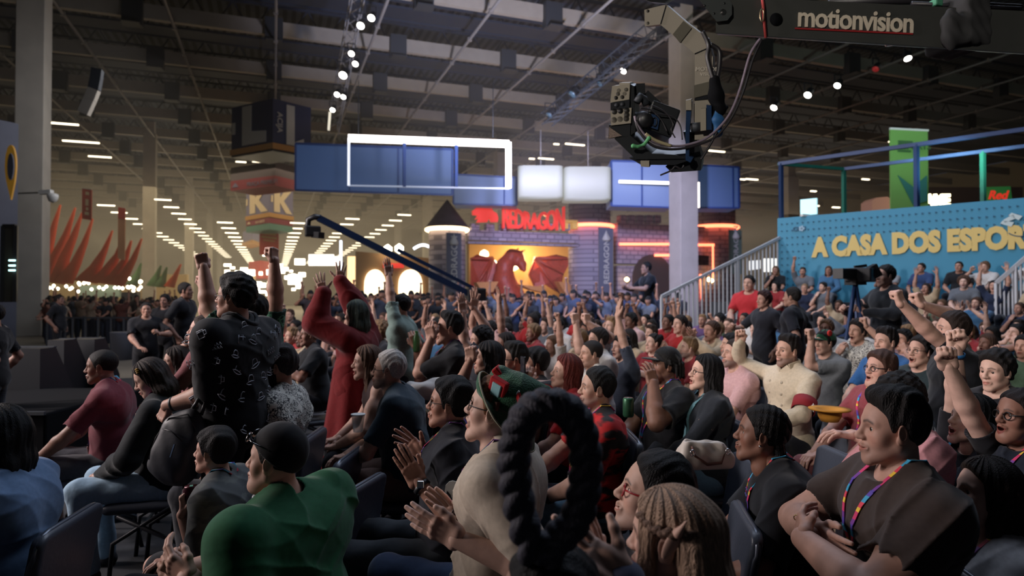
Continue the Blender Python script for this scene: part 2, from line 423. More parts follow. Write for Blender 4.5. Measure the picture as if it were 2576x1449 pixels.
def hair_field(style):
    f=Field(); 
    def zl(y,off=0): return np.interp(y,[-.13,-.10,-.075,-.05,-.03,-.012,.004,.014,.024,.04,.055,.072,.085,.1],
                                       np.array([-.07,-.075,-.07,-.062,-.03,.012,.012,-.018,-.016,.03,.052,.068,.085,.12])+off)
    def lim(off=0,front=None):
        def fn(x,y,z):
            l=zl(y,off).astype(np.float32)
            if front is not None: l=np.where(y>.03,front,l)
            return (l-z)*.55+0*x
        return fn
    st=style
    shell=lambda t,tt: f.ell((0,-.016,.036),(.075+t,.098+t,.085+tt),k=.02).ell((0,.010,.032),(.068+t,.083+t*.8,.073+tt),k=.02)
    if st=='buzz':
        shell(.003,.004); f.cutfn(lim(),.006)
    elif st=='short':
        shell(.009,.017); f.cutfn(lim(),.022)
        f.disp=lambda x,y,z:.0022*np.sin(150*x+40*z+4*np.sin(30*y))*np.sin(60*y+50*z)+.003*np.sin(60*x+2)*np.sin(45*y)
    elif st=='quiff':
        shell(.006,.013); f.ell((0,.045,.10),(.055,.045,.032),k=.03).ell((0,-.01,.112),(.06,.07,.028),k=.03); f.cutfn(lim(),.022)
        f.disp=lambda x,y,z:.003*np.sin(170*x+6*np.sin(25*y))*np.sin(30*y+20*z)+.0025*np.sin(75*x+1)*np.sin(60*y)
    elif st=='messy':
        shell(.016,.026); f.ell((0,.05,.085),(.058,.045,.035),k=.03); f.cutfn(lim(-.004),.014)
        f.disp=lambda x,y,z:.006*np.sin(75*x+3*np.sin(30*z))*np.sin(65*y+2)*np.sin(50*z+1)+.003*np.sin(150*x+70*y)*np.sin(110*z)
    elif st=='bowl':
        shell(.014,.022); f.ell((0,.06,.07),(.062,.035,.035),k=.03); f.cutfn(lim(-.004),.012)
        f.disp=lambda x,y,z:.0025*np.sin(140*x+90*y)*np.sin(20*z)+.003*np.sin(60*x)*np.sin(55*y+1)
    elif st=='curly':
        shell(.026,.036); f.cutfn(lim(-.004),.02)
        f.disp=lambda x,y,z:.007*np.sin(95*x+2*np.sin(40*z))*np.sin(90*y+1)*np.sin(90*z)+.003*np.sin(190*x)*np.sin(180*y)*np.sin(170*z)
    elif st=='afro':
        f.ell((0,-.03,.045),(.125,.13,.125),k=.02); f.cutfn(lim(-.01),.03)
        f.disp=lambda x,y,z:.009*np.sin(95*x+2*np.sin(40*z))*np.sin(90*y+1)*np.sin(90*z)
    elif st in('long','longer','red','mid'):
        Lz={'long':-.27,'longer':-.36,'red':-.30,'mid':-.15}[st]
        t=.014 if st!='red' else .022
        shell(t,t+.006); f.cutfn(lim(-.004) if False else (lambda x,y,z: np.minimum((np.interp(y,[-.13,-.02,.012,.03,.05,.072,.085,.1],[-.5,-.5,-.5,-.02,.045,.066,.085,.12]).astype(np.float32)-z)*.6+0*x, 1)),.012)
        for s in(-1,1):
            f.chain([(s*.068,-.01,.0),(s*.075,-.02,-.09),(s*.078,-.03,Lz*.7),(s*.07,-.03,Lz)],[.022,.026,.028,.014],k=.025)
        f.chain([(0,-.085,.03),(0,-.088,-.08),(0,-.095,Lz*.7),(0,-.09,Lz-.02)],[.04,.05,.045,.02],k=.04)
        f.chain([(-.05,-.07,.0),(-.055,-.075,-.1),(-.05,-.075,Lz)],[.04,.045,.02],k=.04); f.chain([(.05,-.07,.0),(.055,-.075,-.1),(.05,-.075,Lz)],[.04,.045,.02],k=.04)
        f.disp=lambda x,y,z:.0026*np.sin(17*np.arctan2(x,.03-y)+4*np.sin(8*z+1))+.0014*np.sin(41*np.arctan2(x,.03-y)-3*np.sin(6*z))
    elif st=='bun':
        shell(.006,.010); f.cutfn(lim(),.022); f.ball((0,-.105,.085),.042,k=.012)
        f.disp=lambda x,y,z:.002*np.sin(180*x+3*np.sin(40*y))+.002*np.sin(90*z+60*y)
    elif st=='pony':
        shell(.007,.012); f.cutfn(lim(),.022); f.chain([(0,-.10,.05),(0,-.135,.03),(0,-.135,-.06),(0,-.12,-.16)],[.022,.028,.03,.012],k=.012)
        f.disp=lambda x,y,z:.002*np.sin(180*x+3*np.sin(40*y))
    elif st=='corn':
        shell(.006,.009); f.cutfn(lim(.0),.006)
        f.disp=lambda x,y,z:.0055*(1-np.abs(np.sin(np.arctan2(x,z+.02)*7.0)))**2-.002+.0012*np.sin(230*y+6*x)*1.0
        for i,(sx,sy) in enumerate(((-.05,-.07),(-.03,-.085),(-.01,-.09),(.01,-.09),(.03,-.085),(.05,-.07))):
            f.chain([(sx,sy,-.03),(sx*1.1,sy-.018,-.10),(sx*1.2,sy-.035,-.17),(sx*1.2,sy-.05,-.24)],[.013,.013,.012,.007],k=.006)
    elif st=='dread':
        shell(.010,.016); f.cutfn(lim(-.004),.012)
        r=random.Random(4)
        for i in range(26):
            a=r.uniform(-2.3,2.3); rr=.08; x0=rr*math.sin(a); y0=-.02-rr*math.cos(a)*1.0; z0=r.uniform(.02,.09)
            f.chain([(x0*.8,y0*.9,z0),(x0*1.25,y0*1.15-.02,z0-.03),(x0*1.3,y0*1.2-.03,z0-.11)],[.011,.011,.008],k=.004)
    return f
HAIRS={}
def hair_mesh(style,h):
    if (style,h) not in HAIRS:
        P,F=hair_field(style).mesh(h)
        HAIRS[(style,h)]=np_mesh('hair',P,F)
    return HAIRS[(style,h)]

# ---- hands: left hand, wrist at origin, fingers along +Y, palm facing -Z, thumb on +X
HANDS={}
def hand_field(pose):
    f=Field()
    curl={'flat':(.10,.12,.08),'relax':(.35,.45,.3),'fist':(1.45,1.65,1.0),'grip':(.75,.9,.6),'spread':(.08,.1,.1),'point':(.2,.2,.1),'clasp':(.9,.5,.25)}[pose]
    f.box((0.002,.045,-.002),(.039,.046,.0125),rd=.012,k=.012)
    f.cone((-.018,.0,0),(.02,.0,0),.021,.021,k=.02)
    f.ell((.024,.035,-.012),(.017,.032,.014),k=.015)
    f.ell((-.024,.035,-.010),(.013,.034,.012),k=.012)
    X=[.030,.0105,-.0095,-.0285]; Ls=[(.043,.026,.021),(.048,.030,.022),(.045,.028,.021),(.035,.022,.019)]; R=[.0092,.0095,.009,.008]
    fan={'flat':.05,'spread':.16,'relax':.06,'fist':.0,'grip':.02,'point':.05,'clasp':.12}[pose]
    tips=[]
    for i in range(4):
        p=np.array((X[i],.086-(.004 if i in(0,2) else (.012 if i==3 else 0)),0.0)); a=0.0; sp=(1.35-i)*fan
        c0=curl[0]*(1+.08*i) if pose not in('fist',) else curl[0]
        if pose=='point' and i>0: cs=(1.4,1.6,1.0)
        else: cs=(c0,curl[1],curl[2])
        pts=[p]; 
        for j in range(3):
            a+=cs[j]; d=np.array((math.sin(sp)*math.cos(a),math.cos(sp)*math.cos(a),-math.sin(a))); p=p+d*Ls[i][j]; pts.append(p)
        r=R[i]; f.chain(pts,[r*1.05,r,r*.92,r*.78],k=.0025); tips.append(pts[-1])
        f.ball(pts[0]+np.array((0,-.002,.003)),r*1.08,k=.008)
    th={'flat':[(.026,.012,-.006),(.05,.045,-.012),(.058,.075,-.016),(.060,.098,-.016)],
        'spread':[(.026,.012,-.006),(.056,.04,-.012),(.078,.062,-.014),(.094,.08,-.012)],
        'relax':[(.026,.012,-.008),(.046,.045,-.022),(.046,.074,-.034),(.040,.094,-.042)],
        'fist':[(.026,.012,-.008),(.042,.045,-.03),(.026,.066,-.050),(.004,.066,-.054)],
        'grip':[(.026,.012,-.008),(.05,.04,-.03),(.052,.062,-.055),(.05,.075,-.075)],
        'point':[(.026,.012,-.008),(.042,.045,-.03),(.026,.066,-.050),(.004,.066,-.054)],
        'clasp':[(.026,.012,-.006),(.05,.045,-.016),(.056,.074,-.024),(.050,.096,-.03)]}[pose]
    f.chain(th,[.016,.0125,.0108,.009],k=.008)
    f.cone((0,-.002,0),(0,-.24,0),.026,.044,k=.012) if False else None
    return f
def hand_mesh(pose,side,h,tilt=None):
    key=(pose,h)
    if key not in HANDS: HANDS[key]=hand_field(pose).mesh(h)
    P,F=HANDS[key]
    if side>0: # right hand (mirror)
        P=P*np.array([-1,1,1]); F=F[:,::-1]
    return P,F

# ---- poses: local frame, face +Y, x right is +X; unit scale seated figure, seat height .45
L1,L2=.285,.255
def ik(S,W,pole):
    S=Vector(S);W=Vector(W);d=W-S;D=d.length
    mx=(L1+L2)*.998
    if D>mx: W=S+d*(mx/D); d=W-S; D=mx
    u=d/D; a=(L1*L1-L2*L2+D*D)/(2*D); hgt=math.sqrt(max(L1*L1-a*a,0))
    p=Vector(pole); p=(p-u*p.dot(u))
    if p.length<1e-4: p=u.orthogonal()
    p.normalize()
    return S+u*a+p*hgt, W
# arm: (wrist, pole, finger dir, palm normal, hand) given for the right side (+X); mirrored for left
ARM={
 'lap':((.10,.34,.63),(1,-.4,-.4),(-.55,.8,-.12),(0,-.1,-1),'relax'),
 'lapfar':((.13,.43,.62),(1,-.3,-.4),(-.35,.9,-.15),(0,-.1,-1),'relax'),
 'lapclasp':((.085,.36,.64),(1,-.4,-.4),(-.75,.62,-.0),(-.3,0,-1),'clasp'),
 'clap':((.075,.36,.90),(1,-.2,-.8),(-.12,.75,.65),(-1,-.05,0),'flat'),
 'claphi':((.07,.34,1.10),(1,.1,-.8),(-.1,.5,.85),(-1,0,0),'flat'),
 'fist':((.20,.10,1.52),(.6,.5,.1),(0,.05,1),(-.35,.9,0),'fist'),
 'fistin':((.07,.12,1.53),(.9,.3,.1),(-.1,0,1),(-.5,.8,0),'fist'),
 'fisthalf':((.27,.22,1.26),(.9,-.1,-.5),(-.1,.1,1),(-.8,.5,0),'fist'),
 'openup':((.22,.06,1.52),(.7,.4,.1),(.05,.1,1),(-.2,1,0),'spread'),
 'mouth':((.085,.17,1.075),(1,.2,-.5),(-.55,-.1,.85),(-.6,-.7,.2),'relax'),
 'chin':((.06,.20,.99),(.5,.3,-1),(-.35,-.3,.85),(0,-1,.1),'grip'),
 'phone':((.12,.30,1.12),(1,.2,-.8),(-.25,.15,.95),(-.75,.6,.1),'grip'),
 'hold':((.16,.36,.83),(1,-.3,-.6),(-.35,.75,.55),(-.9,.2,0),'grip'),
 'thigh':((.15,.32,.635),(1,-.4,-.2),(-.1,.97,-.15),(0,-.1,-1),'relax'),
 'down':((.24,.03,.56),(.6,-1,0),(0,.15,-1),(-1,.1,0),'relax'),
 'hair':((.13,-.02,1.33),(1,.3,.3),(-.75,-.1,.5),(-.3,.4,-.9),'relax'),
}
GEO={}
def skeleton(stand=False,lean=0.0,turn=0.0,hn=0.0,hp=0.0,hr=0.0,girth=1.0,sh=.185):
    """joint positions; lean tips the trunk forward (rad); turn twists the chest; hn/hp/hr nod-turn of the head"""
    K={}
    base=Vector((0,0,.95 if stand else .535)); off=base.z-.535
    Rl=Matrix.Rotation(turn,3,'Z')@Matrix.Rotation(-lean,3,'X')
    def U(x,y,z): return base+Rl@(Vector((x,y,z))-Vector((0,0,.535)))
    K['R']=Rl; K['U']=U; K['off']=off
    K['pelvis']=base
    K['chest']=U(0,.0,.93); K['waist']=U(0,.0,.72); K['neck']=U(0,-.012,1.055)
    K['shw']=sh
    K['sh']={1:U(sh,-.01,1.0),-1:U(-sh,-.01,1.0)}
    Rh=Matrix.Rotation(hn,3,'Z')@Matrix.Rotation(hp,3,'X')@Matrix.Rotation(hr,3,'Y')
    hd=U(0,.012,1.195) 
    K['head']=hd; K['Rh']=Rh
    K['girth']=girth; K['stand']=stand
    if stand:
        K['hip']={s:Vector((s*.095,0,.93)) for s in(-1,1)}; K['knee']={s:Vector((s*.105,.03,.50)) for s in(-1,1)}; K['ankle']={s:Vector((s*.115,-.01,.09)) for s in(-1,1)}
    else:
        K['hip']={s:Vector((s*.095,.02,.54)) for s in(-1,1)}; K['knee']={s:Vector((s*.15,.45,.55)) for s in(-1,1)}; K['ankle']={s:Vector((s*.14,.40,.09)) for s in(-1,1)}
    return K
def arm_joints(K,side,spec):
    if isinstance(spec,str): spec=ARM[spec]
    W,pole,Fd,Np,hand=spec[:5]; absolute=len(spec)>5
    m=Vector((side,1,1))
    W=Vector(W)*1; 
    if not absolute: W=Vector((W.x*side,W.y,W.z+K['off'])); pole=Vector((pole[0]*side,pole[1],pole[2])); Fd=Vector((Fd[0]*side,Fd[1],Fd[2])); Np=Vector((Np[0]*side,Np[1],Np[2]))
    E,W=ik(K['sh'][side],W,pole)
    y=Vector(Fd).normalized(); z=-Vector(Np); z=(z-y*z.dot(y))
    if z.length<1e-4: z=y.orthogonal()
    z.normalize(); x=y.cross(z)
    M=Matrix((x,y,z)).transposed().to_4x4(); M.translation=W
    return dict(E=E,W=W,M=M,hand=hand,S=K['sh'][side])

def torso(f,K,g,infl,k=.05,low=True):
    U=K['U'];R=K['R']; cl=max(infl,0); w=abs(K['shw'])/.185
    f.ell(U(0,.0,.925),(.150*w*g**.3+infl,.108*g**.7+infl,.15+infl),R,k)
    f.ell(U(0,.012,.72),(.148*g+infl+cl*.6,.112*g**1.3+infl+cl*.8,.19+infl),R,k)
    if cl>0: f.ell(U(0,.015,.60),(.16*g+infl,.135*g**1.2+infl,.13),R,k)
    x=abs(K['shw'])-.03
    f.cone(U(-x,-.012,.995),U(x,-.012,.995),.056+infl,.056+infl,k+.02)
    f.cone(U(-x*.86,-.03,.93),U(x*.86,-.03,.93),.066*w+infl,.066*w+infl,k+.02)
    f.cone(U(-x*.6,.035,.93),U(x*.6,.035,.93),.062*w+infl,.062*w+infl,k+.02)
    for s in(-1,1):
        f.cone(U(s*.045,-.018,1.078),U(s*x,-.012,1.012),.038+infl*.6,.046+infl,k)
        f.ell(U(s*.085,-.075,.93),(.07*w+infl,.04+infl,.1+infl),R,k)
    if low:
        f.ell((K['pelvis'].x,K['pelvis'].y-.0,K['pelvis'].z+.01),(.165*g+infl,.13*g+infl,.12+infl),None,k)
def body_np(K,arms,head,h,hh,hs,legs=False,fem=False,girth=1.0,armr=1.0,necklen=0.0):
    """skin surface: neck+trunk+arms, detailed head and hands, in one mesh"""
    f=Field(); U=K['U']
    torso(f,K,girth,-.014,low=True)
    nr=.052 if not fem else .044
    hd=K['head']; Mh=(K['Rh']@Matrix.Diagonal((hs*.97,hs*.93,hs))).to_4x4(); Mh.translation=hd
    f.cone(K['neck']+Vector((0,0,-.05)),hd+K['Rh']@Vector((0,-.024,-.06))*hs,nr*1.12*hs,nr*hs,k=.02)
    parts=[]
    for s,a in arms.items():
        S,E,W=a['S'],a['E'],a['W']; r=armr
        f.cone(S,E,.052*r,.040*r,k=.03)
        f.ball(S,.06*r,k=.03)
        mid=S.lerp(E,.45)
        f.ell(mid,(.05*r,.05*r,.05*r),None,.04)
        q=E.lerp(W,.28)
        f.cone(E,q,.041*r,.044*r,k=.015); f.cone(q,W,.044*r,.0265*max(r,.9),k=.015)
        P,F=hand_mesh(a['hand'],s,hh)
        P=xf(P*min(max(hs,.9),1.05),a['M']); parts.append((P,F,np.ones((len(P),3))))
    if legs:
        for s in(-1,1): f.chain([K['hip'][s],K['knee'][s],K['ankle'][s]],[.08*girth,.055,.04],k=.02)
    P,F=f.mesh(h); parts.append((P,F,np.ones((len(P),3))))
    HP,HF,HT=head; parts.append((xf(HP,Mh),HF,HT))
    return merge(parts),Mh
def shirt_np(K,arms,h,girth=1.0,sleeve='short',infl=.012,loose=.0,fem=False,neck=.075,armr=1.0,hem=None,coll=0.0,seed=0.0,vneck=0.0,slen=.74):
    f=Field(); U=K['U']
    torso(f,K,girth,infl,k=.05,low=True)
    if fem:
        for s in(-1,1): f.ell(U(s*.075,.09,.90),(.06,.05,.06),None,.04)
    if sleeve!='none':
        for s,a in arms.items():
            S,E,W=a['S'],a['E'],a['W']; r=armr
            f.ball(S,.060*r+loose*.6,k=.03)
            t={'short':slen,'cap':.5,'elbow':1.0,'long':1.0}[sleeve]
            e=S.lerp(E,t); d=(E-S).normalized()
            f.cone(S,e+d*(.05 if sleeve in('short','cap') else 0),.064*r+loose,(.062 if sleeve in('short','cap') else .058)*r+loose*1.3,k=.022)
            if sleeve=='long':
                f.cone(E,E.lerp(W,.3),.059*r+loose,.058*r+loose,k=.02); f.cone(E.lerp(W,.3),W-(W-E).normalized()*.01,.058*r+loose,.041*r+loose*.6,k=.02)
    fs=1.0
    fa=.0115 if h<.0065 else .008
    def disp(x,y,z):
        p1=15*z+10*np.abs(x)+2.2*np.sin(9*x+5*y+seed)+1.5*np.sin(7*z-4*y+seed*2)
        p2=11*z-13*np.abs(x)+7*y+1.8*np.sin(8*y+6*z+seed*3)
        p3=16*x+5*z+2*np.sin(6*z+seed)+9*y
        m1=.5+.5*np.sin(6*x+5*z+4*y+seed); m2=.5+.5*np.sin(5*y-7*x+6*z+seed*1.7)
        r=lambda p:(1-np.abs(np.sin(p)))**2.2
        return -fa*(r(p1)*m1+r(p2)*m2+.55*r(p3)*(1-m1))+.0035
    f.disp=disp
    nk=K['neck']
    # neck opening
    tilt=K['R']
    f2=U(0,.03+vneck*.4,1.085)
    if neck>0: f.ell(f2,(neck,neck+.012,.042+vneck),tilt,.008,'s')
    for s,a in arms.items():
        if sleeve in('short','cap'):
            S,E=a['S'],a['E']; e=S.lerp(E,{'short':slen,'cap':.5}[sleeve]); d=(E-S).normalized()
            f.cone(e+d*.085,e+d*.17,.085*armr+loose,.12*armr+loose,.004,'s')
            f.cone(e-d*.012,e+d*.06,.044*armr+loose*.8,.047*armr+loose*.8,.004,'s')
    z0=K['pelvis'].z-.11 if hem is None else hem
    f.cutfn(lambda x,y,z:(z0-z)+0*x+0*y,.01)
    P,F=f.mesh(h)
    return P,F,f
def trim_sleeves(P,F,arms,sleeve): return P,F
def pants_np(K,h,girth=1.0,short=False,infl=.012):
    f=Field()
    p=K['pelvis']; f.ell((p.x,p.y,p.z+.01),(.172*girth,.135*girth,.13),None,.04)
    for s in(-1,1):
        H,N,A=K['hip'][s],K['knee'][s],K['ankle'][s]
        if short: f.cone(H,H.lerp(N,.92),.088*girth+infl*.3,.07+infl,k=.03)
        else:
            f.cone(H,N,.088*girth+infl*.3,.062+infl,k=.03); f.cone(N,A,.062+infl,.045+infl,k=.02)
    f.disp=lambda x,y,z:.004*np.sin(40*y+20*x)*np.sin(30*z+15*x)
    P,F=f.mesh(h); return P,F
def shoe_mb(K,s):
    A=K['ankle'][s]; f=Field()
    f.cone((A.x,A.y-.02,.045),(A.x+s*.01,A.y+.14,.035),.045,.036,k=.02); f.cone((A.x,A.y,.05),(A.x,A.y,.11),.045,.042,k=.02)
    f.cutfn(lambda x,y,z:(.0-z)+0*x+0*y,0)
    return f.mesh(.012)
M_gold2=mat('gold_ring',(.8,.6,.25),rough=.25,metal=1); M_silver=mat('silver',(.7,.7,.7),rough=.2,metal=1)
# ================================================================= the hall
def onY(px,py,Y):
    u=(px-CX)/FPX; return at(px,py,Y/(CY-SY*u))
def struct(o): o['kind']='structure'; return o
M_floor=mat('hall_floor',srgb(120,112,100),rough=.6,noise=.15,nscale=1.2)
M_carpet=mat('dark_carpet',srgb(30,32,38),rough=.95,noise=.25,nscale=6,bump=.3,bscale=300)
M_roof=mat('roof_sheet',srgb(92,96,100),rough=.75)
def roof_bands():
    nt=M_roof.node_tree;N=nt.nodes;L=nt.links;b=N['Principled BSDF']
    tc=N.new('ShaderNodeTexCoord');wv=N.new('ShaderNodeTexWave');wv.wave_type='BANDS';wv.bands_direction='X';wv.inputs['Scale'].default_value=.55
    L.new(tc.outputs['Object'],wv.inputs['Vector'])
    cr=N.new('ShaderNodeValToRGB');cr.color_ramp.elements[0].color=(*srgb(22,28,38),1);cr.color_ramp.elements[1].color=(*srgb(80,86,96),1);cr.color_ramp.elements[0].position=.35;cr.color_ramp.elements[1].position=.6  # corrugation shading and blue roof light put into the band colours
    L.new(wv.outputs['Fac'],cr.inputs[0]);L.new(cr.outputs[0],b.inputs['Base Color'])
roof_bands()
M_conc=mat('concrete',srgb(168,162,152),rough=.85,noise=.08,nscale=1.5,bump=.15,bscale=12)
M_concp=mat('painted_concrete',srgb(150,143,132),rough=.8,noise=.06,nscale=2)
M_steel=mat('dark_steel',srgb(52,56,62),rough=.6,metal=.3)
M_pipe=mat('galvanised_pipe',srgb(128,124,120),rough=.55,metal=.2)
M_blk=mat('black_plastic',srgb(24,25,28),rough=.45)
M_blkmat=mat('black_matte',srgb(13,14,17),rough=.95,spec=.1)
M_white=mat('white_paint',srgb(215,215,212),rough=.6)
M_lampw=mat('lamp_warm',(.9,.85,.7),emit=(1,.84,.58),estr=5)
M_lampc=mat('lamp_white',(.9,.9,.9),emit=(1,.94,.84),estr=9)

struct(MB().box((10,60,-.05),(170,210,.1)).build('floor',M_floor))
struct(MB().box((5.6,6.2,.004),(19.0,17.4,.008)).build('floor_carpet',M_carpet))
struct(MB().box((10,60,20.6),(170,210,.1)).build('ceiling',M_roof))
M_back=mat('far_wall',srgb(150,140,118),rough=.9)
struct(MB().box((10,164.5,10.2),(170,.6,20.4)).build('wall_back',M_back))
struct(MB().box((-75,60,10.2),(.5,210,20.4)).build('wall_left',M_back))
struct(MB().box((95,60,10.2),(.5,210,20.4)).build('wall_right',M_back))

# ---- columns on a 33 m grid
def column(x,y,w,top,name='column'):
    m=MB(); m.box((x,y,top/2),(w,w,top),bev=.03)
    m.box((x,y,top+.6),(w*.7,w*.7,1.2))
    o=m.build(name,M_conc); struct(o); return o
def col_px(px,d,wpx,top=17.0):
    p=at(px,750,d); w=wpx/FPX*d/(CY+SY); return column(p.x,p.y,w,top)
col_px(79,27.7,78); col_px(375,61,36); col_px(475,89,25); col_px(526,118,17); col_px(552,140,15)
col_px(1720,37.0,66); col_px(1262,68,44); col_px(1075,99,27); col_px(1986,66,43,13.8); col_px(1000,128,18)
col_px(2060,150,14)

# ---- concrete roof beams with dark hanger boxes, steel lattice girders above, long sprinkler pipes below
YB=[11.3+7.42*k for k in range(19)]
for i,y in enumerate(YB):
    m=MB(); m.box((12,y,17.55),(150,.35,.82)); o=struct(m.build('ceiling_beam',M_concp))
M_lat=mat('blue_lit_steel',srgb(32,40,56),rough=.7)  # blue light up in the roof put into the base colour
def lattice(y,z0,z1,x0,x1,step):
    m=MB(); m.bar((x0,y,z0),(x1,y,z0),.16); m.bar((x0,y,z1),(x1,y,z1),.16)
    n=int((x1-x0)/step)
    for i in range(n):
        a=x0+i*step; m.bar((a,y,z0),(a+step/2,y,z1),.08); m.bar((a+step/2,y,z1),(a+step,y,z0),.08)
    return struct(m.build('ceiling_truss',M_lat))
for i in range(16):
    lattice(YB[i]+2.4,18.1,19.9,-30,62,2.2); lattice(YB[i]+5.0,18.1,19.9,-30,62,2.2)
for i in range(15):
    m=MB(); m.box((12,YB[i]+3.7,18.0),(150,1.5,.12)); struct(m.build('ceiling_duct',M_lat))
for i in range(16):
    m=MB()
    for k in range(12):
        x=-22+7.3*k
        m.box((x,YB[i]-.35,17.3),(1.0,.5,1.45)); m.box((x,YB[i]-.75,16.55),(.9,.7,.05))
    struct(m.build('ceiling_hanger',M_steel))
for k in range(-3,12):
    x=5.25*k; m=MB(); m.tube([(x,5,16.5),(x,150,16.5)],.085,6)
    for y in range(8,80,4): m.box((x,y,16.5),(.24,.12,.24))
    struct(m.build('ceiling_pipe',M_pipe))
# ---- strip lights hung under the roof
def strip(px,py,d,L=2.2,horizontal=True,label=None,group=None,m=M_lampw):
    p=at(px,py,d); r=empty('strip_light',p); 
    MB().box((0,0,.05),(L,.22,.06)).build('housing',M_white,r)
    MB().box((0,0,-.02),(L*.97,.17,.06)).build('tube',m,r)
    tag(r,label,'ceiling light',group); return r
strip(153,309,44,1.9,label='long lit ceiling strip light just right of the leftmost grey column, uppermost of three')
strip(200,355,48,2.4,label='long lit ceiling strip light, middle one of three beside the leftmost column')
strip(248,393,54,1.7,label='lit ceiling strip light, lowest of three beside the leftmost column')
strip(604,406,60,.9,label='short lit strip light under the dark hanging cube sign, left of a pair')
strip(648,406,60,1.05,label='short lit strip light under the dark hanging cube sign, right of a pair')
for px,py,L,lb in((1447,362,1.9,'lit ceiling strip light left of the crane camera box'),(1374,398,1.5,'lit ceiling strip light above the white lantern boxes'),(1805,379,1.7,'lit ceiling strip light right of the crane camera rig'),(1893,450,1.3,'lit ceiling strip light right of the right blue hanging panel'),(1400,361,.5,'small lit ceiling lamp left of the strip light near the crane camera box'),(1338,398,.5,'small lit ceiling lamp by the white outlined frame corner'),(1868,450,.7,'short lit ceiling lamp at the corner of the right blue hanging panel'),(2180,450,.8,'small lit lamp seen between the blue lit deck posts'),(2245,355,.5,'small lamp at the left edge of the green banner'),(2048,480,.6,'small warm lamp above the small lit screen on the blue wall'),(2055,517,.6,'lower small warm lamp behind the small lit screen on the blue wall'),(2105,521,.8,'small warm lamp left of the second deck post'),(2183,512,.8,'small warm lamp left of the green banner')):
    strip(px,py,58,L,label=lb)
# far rows running down the hall
n=0
for X,z in((-13.5,9.5),(-9.2,10.2),(-4.2,8.4),(2.0,8.6),(7.0,9.2),(12.0,9.8)):
    for y in range(64,150,5):
        r=empty('strip_light',(X,y,z)); MB().box((0,0,0),(1.3,.16,.07)).build('tube',M_lampw,r)
        tag(r,'small warm strip light in the long rows receding under the far roof','ceiling light','warm strip lights in rows under the far roof')

# ---- lamp truss upper left of centre, dark truss centre right, stage spots
def box_truss(a,b,w,mt,name,label,cat='truss'):
    a=Vector(a);b=Vector(b);d=(b-a);L=d.length;d.normalize(); x=d.cross(Vector((0,0,1))).normalized()*w/2; z=x.cross(d).normalized()*w/2
    m=MB(); cs=[x+z,x-z,-x-z,-x+z]
    for c in cs: m.bar(a+c,b+c,.05)
    n=int(L/w)
    for i in range(n):
        p=a+d*(i*w);q=a+d*((i+1)*w)
        for j in range(4): m.bar(p+cs[j],q+cs[(j+1)%4],.03)
    o=m.build(name,mt); tag(o,label,cat); return o
box_truss(at(905,-60,30),at(835,330,36),.55,M_pipe,'lighting_truss','pale lighting truss hung with bright lamps, left of the blue panels')
box_truss(at(1665,60,26),at(1375,300,34),.6,M_steel,'lighting_truss','dark lighting truss sloping across the ceiling left of the crane camera')
def spot(px,py,d,r,tilt,label,col=M_lampc,group=None):
    r*=.72
    p=at(px,py,d); e=empty('spotlight',p); 
    aim=(Vector((-4,-7,-9)) if p.x<12 else Vector((-9,-2,-10))) if tilt[0]>.35 else Vector((-1.5,-4,-8))
    R=aim.to_track_quat('-Z','Y').to_matrix().to_4x4()
    MB().lathe([(r*.6,.0+r*2.4),(r*.95,r*1.6),(r,.0),(r*1.05,-.02)],n=14).build('housing',M_blk,e,R)
    MB().lathe([(r*.92,-.035),(r*.92,-.022)],n=14).build('lens',col,e,R)
    MB().bar((-r*1.15,0,r),(-r*1.15,0,r*3),.04).bar((r*1.15,0,r),(r*1.15,0,r*3),.04).bar((-r*1.15,0,r*3),(r*1.15,0,r*3),.04).build('yoke',M_blk,e)
    tag(e,label,'spotlight',group)
SP=[(932,40,30,.25,(.9,.5)),(905,60,30,.26,(.9,.5)),(882,131,31,.22,(.9,.5)),(892,157,31.5,.22,(.9,.5)),(861,186,32,.30,(.9,.2)),(846,235,33,.22,(.9,.4)),(862,241,33,.2,(.9,.4)),(835,274,34,.2,(.9,.5))]
for i,(a,b,d,r,t) in enumerate(SP):
    spot(a,b,d,r,t,'bright white lamp on the pale lighting truss, %s from the top'%(['first','second','third','fourth','fifth','sixth','seventh','last'][i]))
for a,b,d,r,t,l in((1950,268,27,.2,(.8,.6),'bright round spotlight right of the crane cable, lowest of the slanting row'),(2036,236,27,.22,(.8,.6),'bright round spotlight in the slanting row, second from the crane cable'),(2111,212,27,.2,(.7,.1),'bright oval spotlight in the slanting row below the crane beam lettering'),(2289,143,27,.22,(.3,.0),'bright downlight just below the crane beam, highest of the stage spots'),(1570,175,30,.22,(.7,-.2),'bright oval spotlight left of the crane camera drop arm'),(1510,208,30,.2,(1.2,.9),'thin bright spotlight seen edge on above the crane camera box'),(1440,235,31,.3,(.4,.2),'dim dark moving head lamp on the dark truss'),(2208,170,27,.2,(.4,.2),'small dark lamp with a red glow below the crane lettering'),(1382,288,33,.28,(.4,.2),'dim dark lamp at the lower end of the dark truss')):
    spot(a,b,d,r,t,l,mat('lens_dark',srgb(60,80,90),rough=.2) if 'dim' in l or 'thin' in l else (mat('lens_red',(.3,.02,.02),emit=(1,.05,.05),estr=.12) if 'red' in l else M_lampc))
# vertical lit tube below lamp truss
o=MB().tube([at(828,280,33),at(825,326,33)],.06,6).build('lamp_tube',mat('tube_dim',(.6,.6,.5),emit=(1,.9,.7),estr=.8)); tag(o,'slim pale upright light tube hanging below the lamp truss','lamp')
